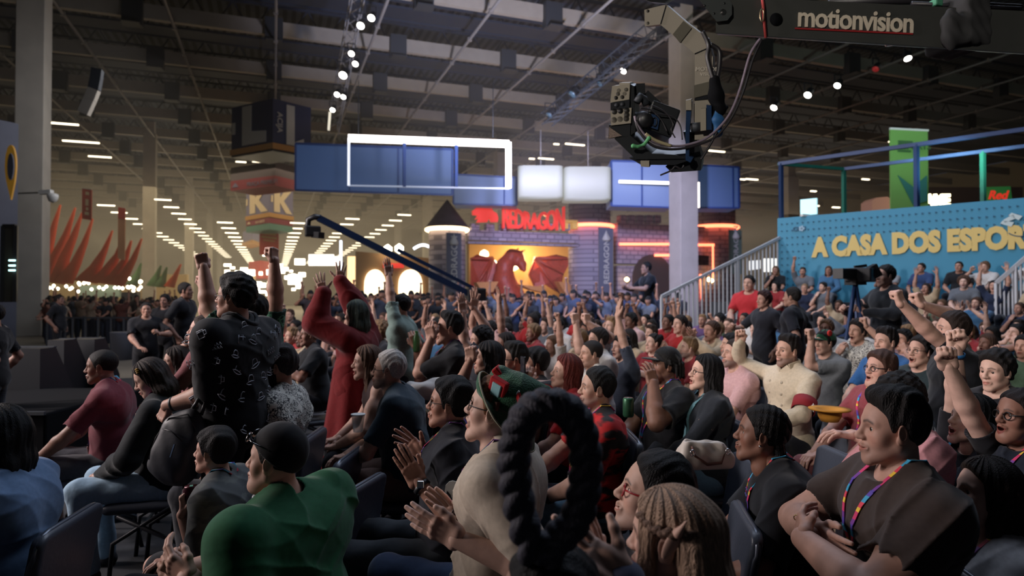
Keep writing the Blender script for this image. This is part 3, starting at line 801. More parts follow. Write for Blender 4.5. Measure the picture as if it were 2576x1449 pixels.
# curved pale line array speaker at left
e=empty('line_array',at(218,205,24))
pts=[(240,172),(237,196),(232,222),(222,248),(206,284)]
for i in range(4):
    a=at(*pts[i],24);b=at(*pts[i+1],24)
    m=MB().bar(a-e.location,b-e.location,.34,.4,up=(0,1,0)); m.build('speaker_box',M_concp if i>1 else M_steel,e)
tag(e,'curved grey line array loudspeaker hanging high at the left of the hall','loudspeaker')
# hanging cable
o=MB().tube([at(692,-40,38),at(690,246,38)],.05,5).build('hanging_cable',M_pipe); tag(o,'pale vertical hanging cable above the dark cube sign','cable')

# ---- left edge: wall panel with pin marker, shop window
M_lwall=mat('grey_panel',srgb(92,96,112),rough=.7,noise=.05,nscale=2)
a=at(-60,750,24.0); b=at(42,750,25.2)
def slab(a,b,z0,z1,th,name,m,parent=None):
    a=Vector((a[0],a[1],0));b=Vector((b[0],b[1],0)); n=(b-a).normalized().cross(Vector((0,0,1)))
    mb=MB(); A,B=a+n*0,b+n*0
    P=[(p.x+n.x*t,p.y+n.y*t,z) for t in(0,th) for p in(a,b) for z in(z0,z1)]
    mb.add(P,[(0,1,3,2),(4,6,7,5),(0,4,5,1),(2,3,7,6),(0,2,6,4),(1,5,7,3)]); return mb.build(name,m,parent)
o=slab(a,b,0,at(0,288,24)[2],-.3,'partition_wall',M_lwall); tag(o,'tall grey panel wall at the left edge behind the first column','wall panel'); o['kind']='structure'
def flat_poly(pts,th,m,name,parent=None,dirv=None):
    """pts: world points of a planar outline; thickness th along dirv"""
    pts=[Vector(p) for p in pts]; n=(pts[1]-pts[0]).cross(pts[2]-pts[1]).normalized() if dirv is None else Vector(dirv)
    mb=MB(); k=len(pts)
    mb.add(list(pts)+[p+n*th for p in pts],[tuple(range(k)),tuple(range(2*k-1,k-1,-1))]+[(i,i+k,(i+1)%k+k,(i+1)%k) for i in range(k)])
    return mb.build(name,m,parent)
FW=Vector((SY,CY,0)); RT=Vector((CY,-SY,0)); UP=Vector((0,0,1))
M_yel=mat('yellow_sign',srgb(205,150,50),rough=.5,emit=srgb(205,150,50),estr=.12)
e=empty('pin_sign',at(22,430,23.7))
pin=[at(22+14*math.cos(t)*1.0,415+52*math.sin(t),23.7)-e.location for t in np.linspace(PI*.9,PI*2.1,14)]+[at(33,455,23.7)-e.location,at(24,502,23.7)-e.location,at(12,455,23.7)-e.location]
flat_poly(pin,.08,M_yel,'pin_shape',e,FW)
flat_poly([at(22+8*math.cos(t),418+34*math.sin(t),23.6)-e.location for t in np.linspace(0,2*PI,12,endpoint=False)],.06,M_lwall,'pin_centre',e,FW)
tag(e,'yellow map pin sign on the grey wall panel at the left edge','sign')
e=empty('shop_window',at(22,700,23.5))
q=lambda x,y,d=23.6: at(x,y,d)-e.location
MB().bar(q(6,568),q(6,760),.12).bar(q(38,568),q(38,760),.12).bar(q(6,568),q(38,568),.12).build('frame',M_blk,e)
flat_poly([q(6,568),q(38,568),q(38,760),q(6,760)],.05,mat('shop_glass',srgb(70,66,58),rough=.2),'pane',e,FW)
for i,(y,c) in enumerate(((655,'c'),(668,'c'),(680,'c'))):
    MB().bar(q(22,y,23.4),q(37,y,23.4),.05).build('light_bar',mat('cyan_led',(.5,.9,.9),emit=(.6,1,1),estr=3),e)
tag(e,'dark shop window with glowing bars at the left edge under the yellow pin','window')
# security camera on the column
e=empty('security_camera',at(125,490,26))
q=lambda x,y,d=26: at(x,y,d)-e.location
MB().bar(q(42,486,27),q(104,484),.05).build('arm',M_blk,e)
MB().bar(q(98,484),q(128,482),.22,.16).build('bracket',M_white,e)
MB().lathe([(.02,-.22),(.14,-.16),(.2,0),(.2,.12),(.1,.16)],q(130,496),14).build('dome',M_white,e)
tag(e,'white dome security camera on an arm from the leftmost column','camera')

# ---- food court at the far left: sail canopies, banners, kiosk lights
M_sail=mat('orange_sail',srgb(214,78,36),rough=.8); M_sailg=mat('green_sail',srgb(92,130,84),rough=.8)
def sail(pts,d,m,label):
    """pts: pixel polyline centre + half widths: a tapering twisted strip"""
    mb=MB(); L=[];R=[]
    for (x,y,w,dd) in pts: L.append(at(x-w,y,d+dd)); R.append(at(x+w,y+ w*.3,d+dd+.5))
    V=L+R; n=len(L); F=[(i,i+1,n+i+1,n+i) for i in range(n-1)]
    mb.add(V,F,True); o=mb.build('sail_canopy',m); 
    md=o.modifiers.new('s','SOLIDIFY'); md.thickness=.04
    tag(o,label,'sail canopy',None); return o
SL=[((150,515,2),(137,560,7),(122,620,12),(118,690,20)),((188,522,2),(165,590,9),(135,650,14),(118,700,12)),((205,535,2),(186,590,9),(160,650,15),(142,710,22)),((232,550,2),(212,610,8),(190,660,14),(160,708,24)),
    ((282,580,2),(262,630,8),(240,670,16),(215,705,30)),((312,590,2),(296,640,9),(268,680,16),(248,708,26)),((330,605,2),(315,650,8),(290,690,16),(275,712,24)),((356,600,2),(336,650,8),(312,690,14),(292,715,20))]
od=['first','second','third','fourth','fifth','sixth','seventh','eighth']
for i,s in enumerate(SL): sail([(x,y,w,k*.6) for k,(x,y,w) in enumerate(s)],52,M_sail,'orange sail canopy over the food court, %s from the left'%od[i])
for i,s in enumerate((((355,662,2),(345,690,8),(330,716,16)),((405,668,2),(396,690,7),(385,718,18)),((420,672,2),(412,695,7),(402,720,14)))): sail([(x,y,w,k*.6) for k,(x,y,w) in enumerate(s)],58,M_sailg,'green sail canopy over the food court, %s from the left'%od[i])
sail([(455,665,2,0),(440,695,7,.5),(425,720,14,1)],58,M_sail,'small orange sail canopy right of the second column')
def hang_banner(x0,x1,y0,y1,d,m,label,skew=0,marks=()):
    e=empty('hanging_banner',at((x0+x1)/2,y0,d)); q=lambda x,y,dd=0: at(x,y,d+dd)-e.location
    flat_poly([q(x0,y0),q(x1,y0+skew),q(x1,y1+skew),q(x0,y1)],.06,m,'cloth',e,FW)
    MB().bar(q(x0-1,y0),q(x1+1,y0+skew),.07).build('top_bar',M_white,e)
    for (u0,v0,u1,v1,mm) in marks:
        X=lambda u,v:q(x0+(x1-x0)*u,y0+skew*u+(y1-y0)*v,-.06)
        flat_poly([X(u0,v0),X(u1,v0),X(u1,v1),X(u0,v1)],.03,mm,'marking',e,FW)
    tag(e,label,'banner'); return e
M_red=mat('red_banner',srgb(190,46,40),rough=.8); M_cream=mat('cream_mark',srgb(225,205,175),rough=.7)
hang_banner(204,228,472,550,48,M_red,'red hanging banner above the orange sails, right of the leftmost column',4,[(.35,.1,.7,.2,M_cream),(.35,.34,.65,.55,M_cream),(.4,.6,.65,.7,M_cream),(.3,.75,.7,.85,M_cream)])
hang_banner(295,313,520,650,50,mat('pale_banner',srgb(205,150,120),rough=.8),'tall pale and red hanging banner left of the second column',4,[(.0,.0,1,.22,M_red)])
# kiosks with bulbs
M_bulb=mat('bulb',(1,.9,.7),emit=(1,.86,.62),estr=8)
e=empty('kiosk_row',(at(230,735,58).x,at(230,735,58).y,0)); q=lambda x,y,d=58: at(x,y,d)-e.location
flat_poly([q(118,700,62),q(360,700,62),q(360,790,62),q(118,790,62)],.3,mat('kiosk_wall',srgb(190,165,120),rough=.8),'back_panel',e,FW)
flat_poly([q(200,718),q(300,718),q(300,748),q(200,748)],.3,mat('kiosk_teal',srgb(110,130,120),rough=.7),'menu_board',e,FW)
rr=random.Random(3)
for i in range(46):
    x=rr.uniform(120,355);y=rr.choice([700,706,712,722,730])+rr.uniform(-4,4)
    MB().lathe([(.02,-.14),(.12,-.05),(.12,.05),(.02,.14)],q(x,y,57),8).build('bulb',M_bulb,e)
tag(e,'warm lit food court counters with hanging bulbs under the orange sails','food stall')
for (x0,y0,x1,y1,d,c,l) in((385,690,470,742,70,srgb(196,170,126),'cream stall front behind the staff in the left aisle'),(560,690,640,745,80,srgb(215,190,150),'bright warm stall front left of the jib arm'),(305,735,345,780,45,srgb(150,150,148),'grey board beside the second column')):
    o=flat_poly([at(x0,y0,d),at(x1,y0,d),at(x1,750+1.6/d*FPX,d),at(x0,750+1.6/d*FPX,d)],.4,mat('stall%d'%x0,c,rough=.8),'market_stall',None,FW); tag(o,l,'stall')
# bright far stall lights around the vanishing point
for i in range(44):
    x=rr.uniform(565,760);y=rr.gauss(700,22); 
    if y>745 or y<640: continue
    p=at(x,y,rr.uniform(70,95)); o=MB().box(p,(rr.uniform(.4,1.4),.2,rr.uniform(.25,.7))).build('stall_lamp',M_bulb); tag(o,'small glowing lamp among the far stalls at the end of the hall','lamp','glowing lamps of the far stalls')
# ---- hanging cube signs
def cube_sign(cx,y0,y1,halfl,halfr,d,name,label,letter=None):
    """a hanging box whose near vertical edge is at px cx; faces run back left and right"""
    top=at(cx,y0,d); e=empty(name,(top.x,top.y,at(cx,y1,d).z))
    h=top.z-e.location.z; 
    Lp=at(cx-halfl,750,d*1.05)-at(cx,750,d); Rp=at(cx+halfr,750,d*1.05)-at(cx,750,d); Lp.z=Rp.z=0
    Bk=Lp+Rp
    return e,h,Lp,Rp,Bk
def box4(e,Lp,Rp,z0,z1,m,name,grow=1.0):
    c=(Lp+Rp)/2; P=[c+(p-c)*grow for p in(Vector((0,0,0)),Rp,Lp+Rp,Lp)]
    mb=MB(); mb.add([(p.x,p.y,z0) for p in P]+[(p.x,p.y,z1) for p in P],[(3,2,1,0),(4,5,6,7)]+[(i,(i+1)%4,(i+1)%4+4,i+4) for i in range(4)])
    return mb.build(name,m,e)
M_navy=mat('navy_sign',srgb(44,52,84),rough=.7); M_gold=mat('gold_trim',srgb(190,138,70),rough=.6); M_paleg=mat('pale_letter',srgb(190,188,178),rough=.7)
M_purp=mat('purple_sign',srgb(120,118,152),rough=.7); M_mag=mat('magenta_band',srgb(140,48,70),rough=.7); M_teal=mat('teal_band',srgb(92,140,128),rough=.7)
def face_shape(e,A,B,z0,z1,poly,m,name='letter',off=.06):
    """poly in 0..1 face coords on the face from A to B"""
    n=(B-A).cross(Vector((0,0,1))).normalized()
    if n.dot(Vector((-SY,-CY,0)))<0: n=-n
    pts=[A+(B-A)*u+Vector((0,0,z0+(z1-z0)*v))+n*off for u,v in poly]
    flat_poly(pts,.05,m,name,e,-n)
KP=[(.18,.06),(.18,.95),(.42,.95),(.42,.62),(.66,.95),(.92,.95),(.58,.52),(.95,.06),(.68,.06),(.42,.42),(.42,.06)]
# big dark cube
e,h,Lp,Rp,Bk=cube_sign(684,245,372,104,96,40,'hanging_cube_sign','')
box4(e,Lp,Rp,.35,h,M_navy,'box'); box4(e,Lp,Rp,0,.35,M_gold,'trim_band',1.04); box4(e,Lp,Rp,-.15,-.02,M_blk,'underside',1.0)
O=Vector((0,0,0))
face_shape(e,Lp,O,.35,h,[(.28,.05),(.28,.95),(.5,.95),(.5,.35),(.85,.3),(.85,.05)],M_paleg); face_shape(e,Lp,O,.35,h,[(.03,.35),(.03,.62),(.1,.62),(.1,.35)],M_paleg)
face_shape(e,O,Rp,.35,h,[(.34,.02),(.34,.93),(.55,.93),(.55,.1),(.8,.22),(.8,.02)],M_paleg)
tm=text_mesh('ACIJA',.5,.01,.006); link('small_lettering',tm,M_paleg,e,frame(Rp*.14+Vector((0,0,h*.75))-Vector((.05,.08,0)),(0,0,-1),Rp.normalized()))
tag(e,'large dark navy hanging cube sign with pale block letters and a gold lower edge','hanging sign')
# middle banding sign below
e,h,Lp,Rp,Bk=cube_sign(690,405,466,112,60,52,'hanging_band_sign','')
box4(e,Lp,Rp,h*.42,h,mat('dusk_band',srgb(100,92,104),rough=.7),'upper_band'); box4(e,Lp,Rp,.0,h*.42,M_mag,'lower_band')
face_shape(e,Lp,O,0,h*.42,[(.05,.3),(.12,.75),(.19,.3)],M_purp,'arrow'); link('lettering',text_mesh('PRAÇA PREMIUM',.48,.01),M_purp,e,frame(Lp*.62+Vector((0,0,h*.1))-Lp.normalized().cross(UP)*-.05+Vector((-.05,-.1,0)),-Lp,(0,0,1)))
tag(e,'hanging directory sign with a dark magenta band below the navy cube','hanging sign')
# K cube
e,h,Lp,Rp,Bk=cube_sign(676,465,545,58,60,60,'hanging_cube_sign','')
box4(e,Lp,Rp,.4,h,M_purp,'box'); box4(e,Lp,Rp,.0,.4,M_gold,'trim_band',1.04)
face_shape(e,Lp,O,.4,h,KP,M_cream); face_shape(e,O,Rp,.4,h,KP,M_cream); face_shape(e,Lp,O,.4,h,[(.02,.4),(.02,.65),(.08,.65),(.08,.4)],M_cream); face_shape(e,O,Rp,.4,h,[(.06,.4),(.06,.65),(.13,.65),(.13,.4)],M_cream)
box4(e,Lp,Rp,-.55,-.05,M_mag,'red_band'); box4(e,Lp,Rp,-1.15,-.58,M_teal,'green_band')
link('lettering',text_mesh('ALA OESTE',.36,.01),M_cream,e,frame(Lp*.55+Vector((-.08,-.12,-.46)),-Lp,(0,0,1)))
face_shape(e,Lp,O,-.55,-.05,[(.06,.3),(.14,.75),(.22,.3)],M_cream,'arrow')
tag(e,'purple hanging cube sign with two big cream K letters on its faces','hanging sign')
hang_banner(652,700,578,640,64,M_red,'red hanging banner below the letter K cube sign',6,[(.15,.08,.85,.16,M_gold),(.1,.22,.9,.3,M_gold),(.2,.36,.8,.42,M_gold)])
e,h,Lp,Rp,Bk=cube_sign(634,575,612,24,20,78,'hanging_cube_sign',''); box4(e,Lp,Rp,.4,h,M_purp,'box'); box4(e,Lp,Rp,0,.4,M_gold,'trim_band',1.1); tag(e,'small far hanging cube sign left of the red banner','hanging sign')
e,h,Lp,Rp,Bk=cube_sign(655,655,700,30,30,84,'hanging_cube_sign',''); box4(e,Lp,Rp,0,h,M_red,'box'); tag(e,'far orange red hanging drum sign below the red banner','hanging sign')

# ---- blue hanging mesh panels and lit frame
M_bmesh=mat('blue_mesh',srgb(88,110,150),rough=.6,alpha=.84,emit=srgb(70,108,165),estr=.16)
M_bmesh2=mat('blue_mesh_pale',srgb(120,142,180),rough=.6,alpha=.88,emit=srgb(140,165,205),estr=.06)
M_bedge=mat('blue_edge',srgb(40,70,130),rough=.5)
M_ledw=mat('led_white',(1,.95,.9),emit=(1,.9,.82),estr=3.2)
M_lant=mat('lantern_white',srgb(160,165,158),rough=.7,emit=srgb(205,208,190),estr=.30)  # white fabric; weak emission stands in for the light on it
def panel_box(x0,x1,ytl,ybl,ytr,ybr,d0,d1,dep,m,label,name='hanging_screen',seams=(),group=None):
    e=empty(name,at(x0,ybl,d0)); q=lambda x,y,d: at(x,y,d)-e.location
    A,B=q(x0,ytl,d0),q(x1,ytr,d1); A2,B2=q(x0,ybl,d0),q(x1,ybr,d1); 
    t=FW*dep
    mb=MB(); V=[A2,B2,B,A,A2+t,B2+t,B+t,A+t]; mb.add(V,[(0,1,2,3),(7,6,5,4),(0,4,5,1),(1,5,6,2),(2,6,7,3),(3,7,4,0)]); mb.build('mesh_skin',m,e)
    eb=MB()
    for a,b in((A,B),(A2,B2),(A,A2),(B,B2)): eb.bar(a-FW*.03,b-FW*.03,.1)
    for s in seams: eb.bar(A.lerp(B,s)-FW*.03,A2.lerp(B2,s)-FW*.03,.07)
    eb.build('edge_frame',M_bedge,e)
    tag(e,label,'hanging panel',group); return e
panel_box(742,1138,360,478,375,490,33.5,34.2,.4,M_bmesh,'large blue mesh panel hanging left of centre behind the lit frame',seams=(.34,.65))
panel_box(1140,1300,438,513,446,516,40,40.6,2.0,M_bmesh2,'pale blue hanging box between the lit frame and the white lanterns',seams=(.8,))
panel_box(1538,1692,404,517,408,522,38,38.6,2.0,M_bmesh2,'pale blue hanging box left of the big grey column',seams=(.5,))
panel_box(1754,1860,414,522,420,523,39,39.5,2.0,M_bmesh,'blue hanging box right of the big grey column',seams=(.86,))
o=MB().bar(at(1558,456,37.5),at(1690,460,37.7),.14).build('led_bar',M_ledw); tag(o,'white horizontal light bar across the pale blue box left of the big column','led bar')
o=MB().bar(at(1757,458,38),at(1757,522,38),.13).build('led_bar',M_ledw); tag(o,'white upright light bar at the right side of the big grey column','led bar')
# lit frame
e=empty('glowing_outline_sign',at(875,475,30)); q=lambda x,y,d: at(x,y,d)-e.location
MB().bar(q(875,346,30),q(1280,361,31.1),.26,.3).build('top_bar',M_ledw,e)
MB().bar(q(1279,357,31.1),q(1279,473,31.1),.22).build('side_bar',M_ledw,e)
MB().bar(q(876,346,30),q(876,466,30),.10).build('side_bar',mat('led_dim',(.8,.8,.8),emit=(.8,.85,1),estr=1.2),e)
MB().bar(q(876,466,30),q(1280,474,31.1),.07).build('bottom_bar',mat('led_dim2',(.6,.65,.75),emit=(.7,.78,1),estr=.22),e)
for u,x in((.35,1016),(.67,1147)): MB().bar(q(x,352,30+1.1*u),q(x,470,30+1.1*u),.14).build('mullion',M_bedge,e)
for x in(900,1240): MB().tube([q(x,345,30.5),q(x,200,31)],.02,5).build('hanging_wire',M_steel,e)
tag(e,'big rectangular hanging frame outlined by a glowing white light bar','lit frame')
# lanterns
def lantern(x0,x1,y0,y1,d,label):
    e=empty('lantern_box',at(x0,y1,d)); q=lambda x,y,dd=0: at(x,y,d+dd)-e.location
    a=q(x0,y1);b=q(x1,y1); w=(b-a).length; h=(q(x0,y0)-a).z
    r=w*.16; prof=[]
    for cx,cy,a0 in((w-r,r,-PI/2),(w-r,2.2-r,0),(r,2.2-r,PI/2),(r,r,PI)):
        for k in range(6): t=a0+k/5*PI/2; prof.append((cx+r*math.cos(t),cy+r*math.sin(t)))
    X=(b-a).normalized(); M=frame((0,0,0),X,UP.cross(X))
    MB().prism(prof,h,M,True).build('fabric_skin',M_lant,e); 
    MB().tube([q((x0+x1)/2,y0),q((x0+x1)/2,y0-90)],.03,5).build('hanging_wire',M_pipe,e)
    tag(e,label,'lantern'); return e
lantern(1303,1418,415,492,36,'lit white rounded lantern box, left of the hanging pair')
lantern(1420,1540,418,497,36.6,'lit white rounded lantern box, right of the hanging pair')

# ---- castle stand (hall aligned, front at Y=41)
YC=41.0
M_stone=mat('castle_stone',srgb(108,104,122),rough=.85)
def brick(m,c1,c2,c3,sc):
    nt=m.node_tree;N=nt.nodes;L=nt.links;b=N['Principled BSDF']
    tc=N.new('ShaderNodeTexCoord');sp=N.new('ShaderNodeSeparateXYZ');cb=N.new('ShaderNodeCombineXYZ');br=N.new('ShaderNodeTexBrick')
    ad=N.new('ShaderNodeMath'); ad.operation='ADD'
    L.new(tc.outputs['Object'],sp.inputs[0]);L.new(sp.outputs['X'],ad.inputs[0]);L.new(sp.outputs['Y'],ad.inputs[1]);L.new(ad.outputs[0],cb.inputs['X']);L.new(sp.outputs['Z'],cb.inputs['Y'])
    br.inputs['Color1'].default_value=(*c1,1);br.inputs['Color2'].default_value=(*c2,1);br.inputs['Mortar'].default_value=(*c3,1);br.inputs['Scale'].default_value=sc;br.inputs['Mortar Size'].default_value=.03
    L.new(cb.outputs[0],br.inputs['Vector']);L.new(br.outputs['Color'],b.inputs['Base Color'])
brick(M_stone,srgb(168,160,172),srgb(140,134,150),srgb(108,104,118),.8)
M_roofc=mat('tower_roof',srgb(72,62,72),rough=.8,noise=.2,nscale=3)
M_neon=mat('neon_red',(1,.3,.2),emit=(1,.16,.07),estr=5.5); M_neonw=mat('neon_warm',(1,.8,.5),emit=(1,.72,.4),estr=5)
M_redl=mat('red_letter',srgb(205,50,38),rough=.5,emit=srgb(210,48,36),estr=.9)
castle=empty('castle_stand',(onY(1138,750,YC).x,YC,0)); cq=lambda px,py,Y=YC: onY(px,py,Y)-castle.location
def tower(px0,px1,ytop,Y,neon_y,m,roof=None,nm='tower'):
    a=cq(px0,750,Y);b=cq(px1,750,Y); r=(b.x-a.x)/2; c=Vector(((a.x+b.x)/2,a.y+r,0)); zt=cq((px0+px1)/2,ytop,Y).z+0
    MB().lathe([(r,0),(r,zt)],c,20).build(nm,M_stone,castle)
    zn=cq(px0,neon_y,Y).z
    MB().tube([c+Vector((math.cos(t)*r*1.12,math.sin(t)*r*1.12,zn)) for t in np.linspace(0,2*PI,28,endpoint=False)],.13,6,closed=True).build('neon_ring',m,castle)
    if roof:
        zr=cq((px0+px1)/2,roof,Y).z; MB().lathe([(r*1.2,zn+.15),(r*.6,(zn+zr)/2+.1),(.03,zr)],c,20).build('tower_roof',M_roofc,castle)
    return c,r
c1=tower(1090,1182,568,YC-.6,572,M_neonw,roof=495)
c2=tower(1458,1556,505,YC-.6,563,M_neon)
c3=tower(1786,1874,520,YC-.6,566,M_neon)
# wall with dragon opening
def wallpart(px0,px1,y0,y1,name='wall_panel',Y=YC,m=None,th=.6):
    a,b=cq(px0,y0,Y),cq(px1,y1,Y); return MB().box(((a.x+b.x)/2,a.y+th/2,(a.z+b.z)/2),(abs(b.x-a.x),th,abs(a.z-b.z))).build(name,m or M_stone,castle)
wallpart(1180,1460,578,612,'lintel_wall')
for x in(1186,1224,1262,1300,1338,1376,1414): wallpart(x,x+20,562,580,'battlement')
wallpart(1554,1790,560,668,'upper_wall'); wallpart(1554,1622,668,790,'wall_panel'); wallpart(1690,1790,640,790,'wall_panel')
for x in(1562,1584,1606,1628,1650): wallpart(x,x+14,540,562,'battlement')
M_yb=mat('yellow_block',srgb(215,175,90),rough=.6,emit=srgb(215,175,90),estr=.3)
for x,y0,y1 in((1418,552,560),(1418,560,575),(1442,560,575)): wallpart(x,x+(36 if y0==552 else 12),y0,y1,'yellow_block',YC-.3,M_yb)
wallpart(1178,1462,612,615,'opening_edge'); 
wallpart(1180,1460,606,790,'back_wall',YC+6,mat('stand_back',srgb(176,140,84),rough=.8))
# neon lines
def nline(x0,x1,y,Y=YC-.25,w=.16): MB().bar(cq(x0,y,Y),cq(x1,y,Y),w).build('neon_line',M_neon,castle)
nline(1560,1690,614); nline(1752,1796,616); nline(1648,1692,642); 
MB().bar(cq(1794,616,YC-.25),cq(1794,700,YC-.25),.08).build('neon_line',M_neon,castle)
MB().bar(cq(1762,690,YC-.25),cq(1766,755,YC-.25),.1).build('neon_line',M_neon,castle)
# arch doorway
ar=[cq(1590,790,YC-.05)]+[cq(1640+50*math.cos(t),700+60*-math.sin(t),YC-.05) for t in np.linspace(PI,0,12)]+[cq(1690,790,YC-.05)]
flat_poly(ar,.1,mat('arch_dark',srgb(70,52,44),rough=.9),'arch_doorway',castle,Vector((0,-1,0)))
for px,py in((1577,703),(1783,703),(1790,706)): MB().lathe([(.03,-.16),(.16,-.06),(.16,.06),(.03,.16)],cq(px,py,YC-.5),10).build('torch_lamp',mat('torch',(1,.7,.3),emit=(1,.62,.25),estr=14),castle)
# banners on towers
M_tban=mat('tower_banner',srgb(92,96,112),rough=.7); M_tban2=mat('tower_banner_green',srgb(92,112,96),rough=.7)
for (x0,x1,y0,y1,mm) in((1122,1160,585,740,M_tban),(1506,1542,572,740,M_tban),(1834,1866,578,690,M_tban2)):
    a,b=cq(x0,y0,YC-2.4 if x0<1800 else YC-2.6),cq(x1,y1,YC-2.4 if x0<1800 else YC-2.6)
    MB().box(((a.x+b.x)/2,a.y,(a.z+b.z)/2),(abs(b.x-a.x),.08,abs(a.z-b.z))).build('tower_banner',mm,castle)
    MB().lathe([(.25,0),(.3,.15),(.1,.5),(.02,.7)],Vector(((a.x+b.x)/2,a.y-.08,a.z*.80+b.z*.2)),8).build('banner_emblem',M_paleg,castle)
    link('banner_lettering',text_mesh('REDRAGON',.55,.01,.008),M_paleg,castle,frame(Vector(((a.x+b.x)/2+.2,a.y-.07,b.z*.85+a.z*.15)),(0,0,1),(-1,0,0)))
# sign
sg=empty('castle_sign',tuple(onY(1262,572,YC-1.0)))
tm=text_mesh('REDRAGON',2.05,.12,.045,spacing=.86); ob=link('letters',tm,M_redl,sg,frame((0,0,0),(1,0,0),(0,0,1)))
w=max(v.co.x for v in tm.vertices); tgt=(onY(1420,562,YC-1)-onY(1262,562,YC-1)).x; 
for v in tm.vertices:
    v.co.x*=tgt/w; u=abs(v.co.x/tgt-.5)*2; v.co.y*= (.72+.38*u**1.5)
# dragon-head emblem (flame shape)
q=lambda px,py: onY(px,py,YC-1.0)-sg.location
em=[(1189,530),(1200,522),(1212,520),(1226,521),(1236,519),(1240,530),(1250,536),(1254,548),(1252,558),(1236,558),(1232,546),(1226,558),(1200,559),(1206,548),(1196,552),(1203,541),(1190,540)]
flat_poly([q(x,y) for x,y in em],.25,M_redl,'emblem',sg,Vector((0,1,0)))
tag(sg,'red glowing letter sign with a flame emblem on top of the castle stand','sign')
tag(castle,'grey stone castle show stand with round towers and red neon rings behind the crowd','exhibition stand')

# ---- dragon statue in the opening
dr=empty('dragon_statue',(onY(1320,750,YC+3).x,YC+3,0)); dq=lambda px,py,Y=YC+3: np.array(onY(px,py,Y)-dr.location)
M_drag=mat('dragon_red',srgb(170,62,40),rough=.5,noise=.2,nscale=6,bump=.4,bscale=9)
f=Field()
f.chain([dq(1290,790),dq(1282,745),dq(1268,705),dq(1270,668),dq(1288,645),dq(1305,648)],[1.0,1.0,.75,.55,.48,.42],k=.3)
f.chain([dq(1300,645),dq(1312,664,YC+2.6),dq(1318,678,YC+2.4)],[.42,.32,.18],k=.2)
f.chain([dq(1300,640),dq(1322,628,YC+3)],[.18,.04],k=.1); f.chain([dq(1292,640),dq(1306,622,YC+3.3)],[.16,.03],k=.1)
f.chain([dq(1306,668),dq(1311,680)],[.14,.08],k=.1)
P,F=f.mesh(.09); me=np_mesh('d',P,F); link('body',me,M_drag,dr)
for sgn,pts in((-1,[(1275,700),(1240,650),(1200,640),(1184,650),(1184,742),(1215,735),(1248,742)]),(1,[(1330,690),(1345,650),(1400,640),(1440,650),(1418,690),(1408,738),(1372,716),(1345,722)])):
    o=flat_poly([Vector(dq(x,y,YC+3.6+.3*(i%2))) for i,(x,y) in enumerate(pts)],.15,M_drag,'wing',dr,Vector((0,1,0)))
    for x,y in pts[3:6]: 
        MB().tube([Vector(dq(*pts[1],YC+3.4)),Vector(dq(x,y,YC+3.4))],[.16,.06],6).build('wing_finger',M_drag,dr)
tag(dr,'red winged dragon statue in the open front of the castle stand','statue')
M_tbl=mat('orange_table',srgb(205,140,80),rough=.6)
for i,(poly,l) in enumerate((([(1198,710),(1254,708),(1240,735),(1214,735)],'orange display plinth left of the dragon statue'),([(1308,716),(1375,722),(1370,736),(1335,728)],'orange display counter right of the dragon statue'),([(1405,708),(1430,712),(1456,740),(1420,735)],'orange slanted display at the right of the castle opening'))):
    o=flat_poly([onY(x,y,YC+.8) for x,y in poly],.8,M_tbl,'display_plinth',None,Vector((0,1,0))); tag(o,l,'display')
for i,(x,y,r) in enumerate(((1237,665,.42),(1293,668,.4),(1409,664,.55),(1443,664,.42),(1218,640,.35))):
    p=onY(x,y,YC+4.6); o=MB().lathe([(.05,-r),(r*.8,-r*.6),(r,0),(r*.8,r*.6),(.05,r)],p,14).build('globe_lamp',mat('globe',(1,.9,.7),emit=(1,.82,.5),estr=4)); tag(o,'round glowing lamp in the castle opening, %s from the left'%['second','third','fourth','last','first'][i],'lamp')
bl=bpy.data.lights.new('stand_glow','POINT'); bl.energy=900; bl.color=(1,.66,.3); bl.shadow_soft_size=.6; o=bpy.data.objects.new('stand_glow',bl); C.objects.link(o); o.location=onY(1330,640,YC+4.2)
# ---- stall with two lit arches
ys=YC+2; st=empty('arch_stall',(onY(980,750,ys).x,ys,0)); sq=lambda x,y,Y=ys: onY(x,y,Y)-st.location
M_st=mat('stall_wall',srgb(168,128,86),rough=.8)
flat_poly([sq(896,632),sq(1090,650),sq(1090,790),sq(896,790)],.5,M_st,'wall_panel',st,Vector((0,1,0)))
M_archl=mat('arch_glow',(1,.9,.65),emit=(1,.86,.58),estr=2.6)
for cx,w in((943,27),(1032,30)):
    P=[sq(cx-w,790,ys-.1)]+[sq(cx-w*math.cos(t)*(1 if True else 1),722-44*math.sin(t)**.8,ys-.1) for t in np.linspace(0.001,PI-.001,13)]+[sq(cx+w,790,ys-.1)]
    flat_poly(P,.08,M_archl,'lit_arch',st,Vector((0,-1,0)))
flat_poly([sq(964,662,ys-.2),sq(1016,662,ys-.2),sq(1016,674,ys-.2),sq(964,674,ys-.2)],.1,M_redl,'red_sign',st,Vector((0,1,0)))
for x,y in((975,628),(1004,626)): MB().lathe([(.03,-.3),(.28,-.12),(.28,.15),(.03,.34)],sq(x,y,ys-.6),10).build('lamp',M_bulb,st)
tag(st,'tan market stall with two glowing pointed arches behind the crowd','exhibition stand')
for i,(x0,x1,y0,y1,d,l) in enumerate(((776,838,640,668,55,'white glowing sign board above the far crowd left of the arch stall'),(840,853,645,668,55,'small white glowing sign beside the bigger glowing board'),(724,758,690,716,60,'small glowing screen low at the left of the jib camera'))):
    o=flat_poly([at(x0,y0,d),at(x1,y0,d),at(x1,y1,d),at(x0,y1,d)],.2,mat('sign_glow',(1,.95,.85),emit=(1,.92,.78),estr=3.0),'glowing_sign',None,FW); tag(o,l,'sign')
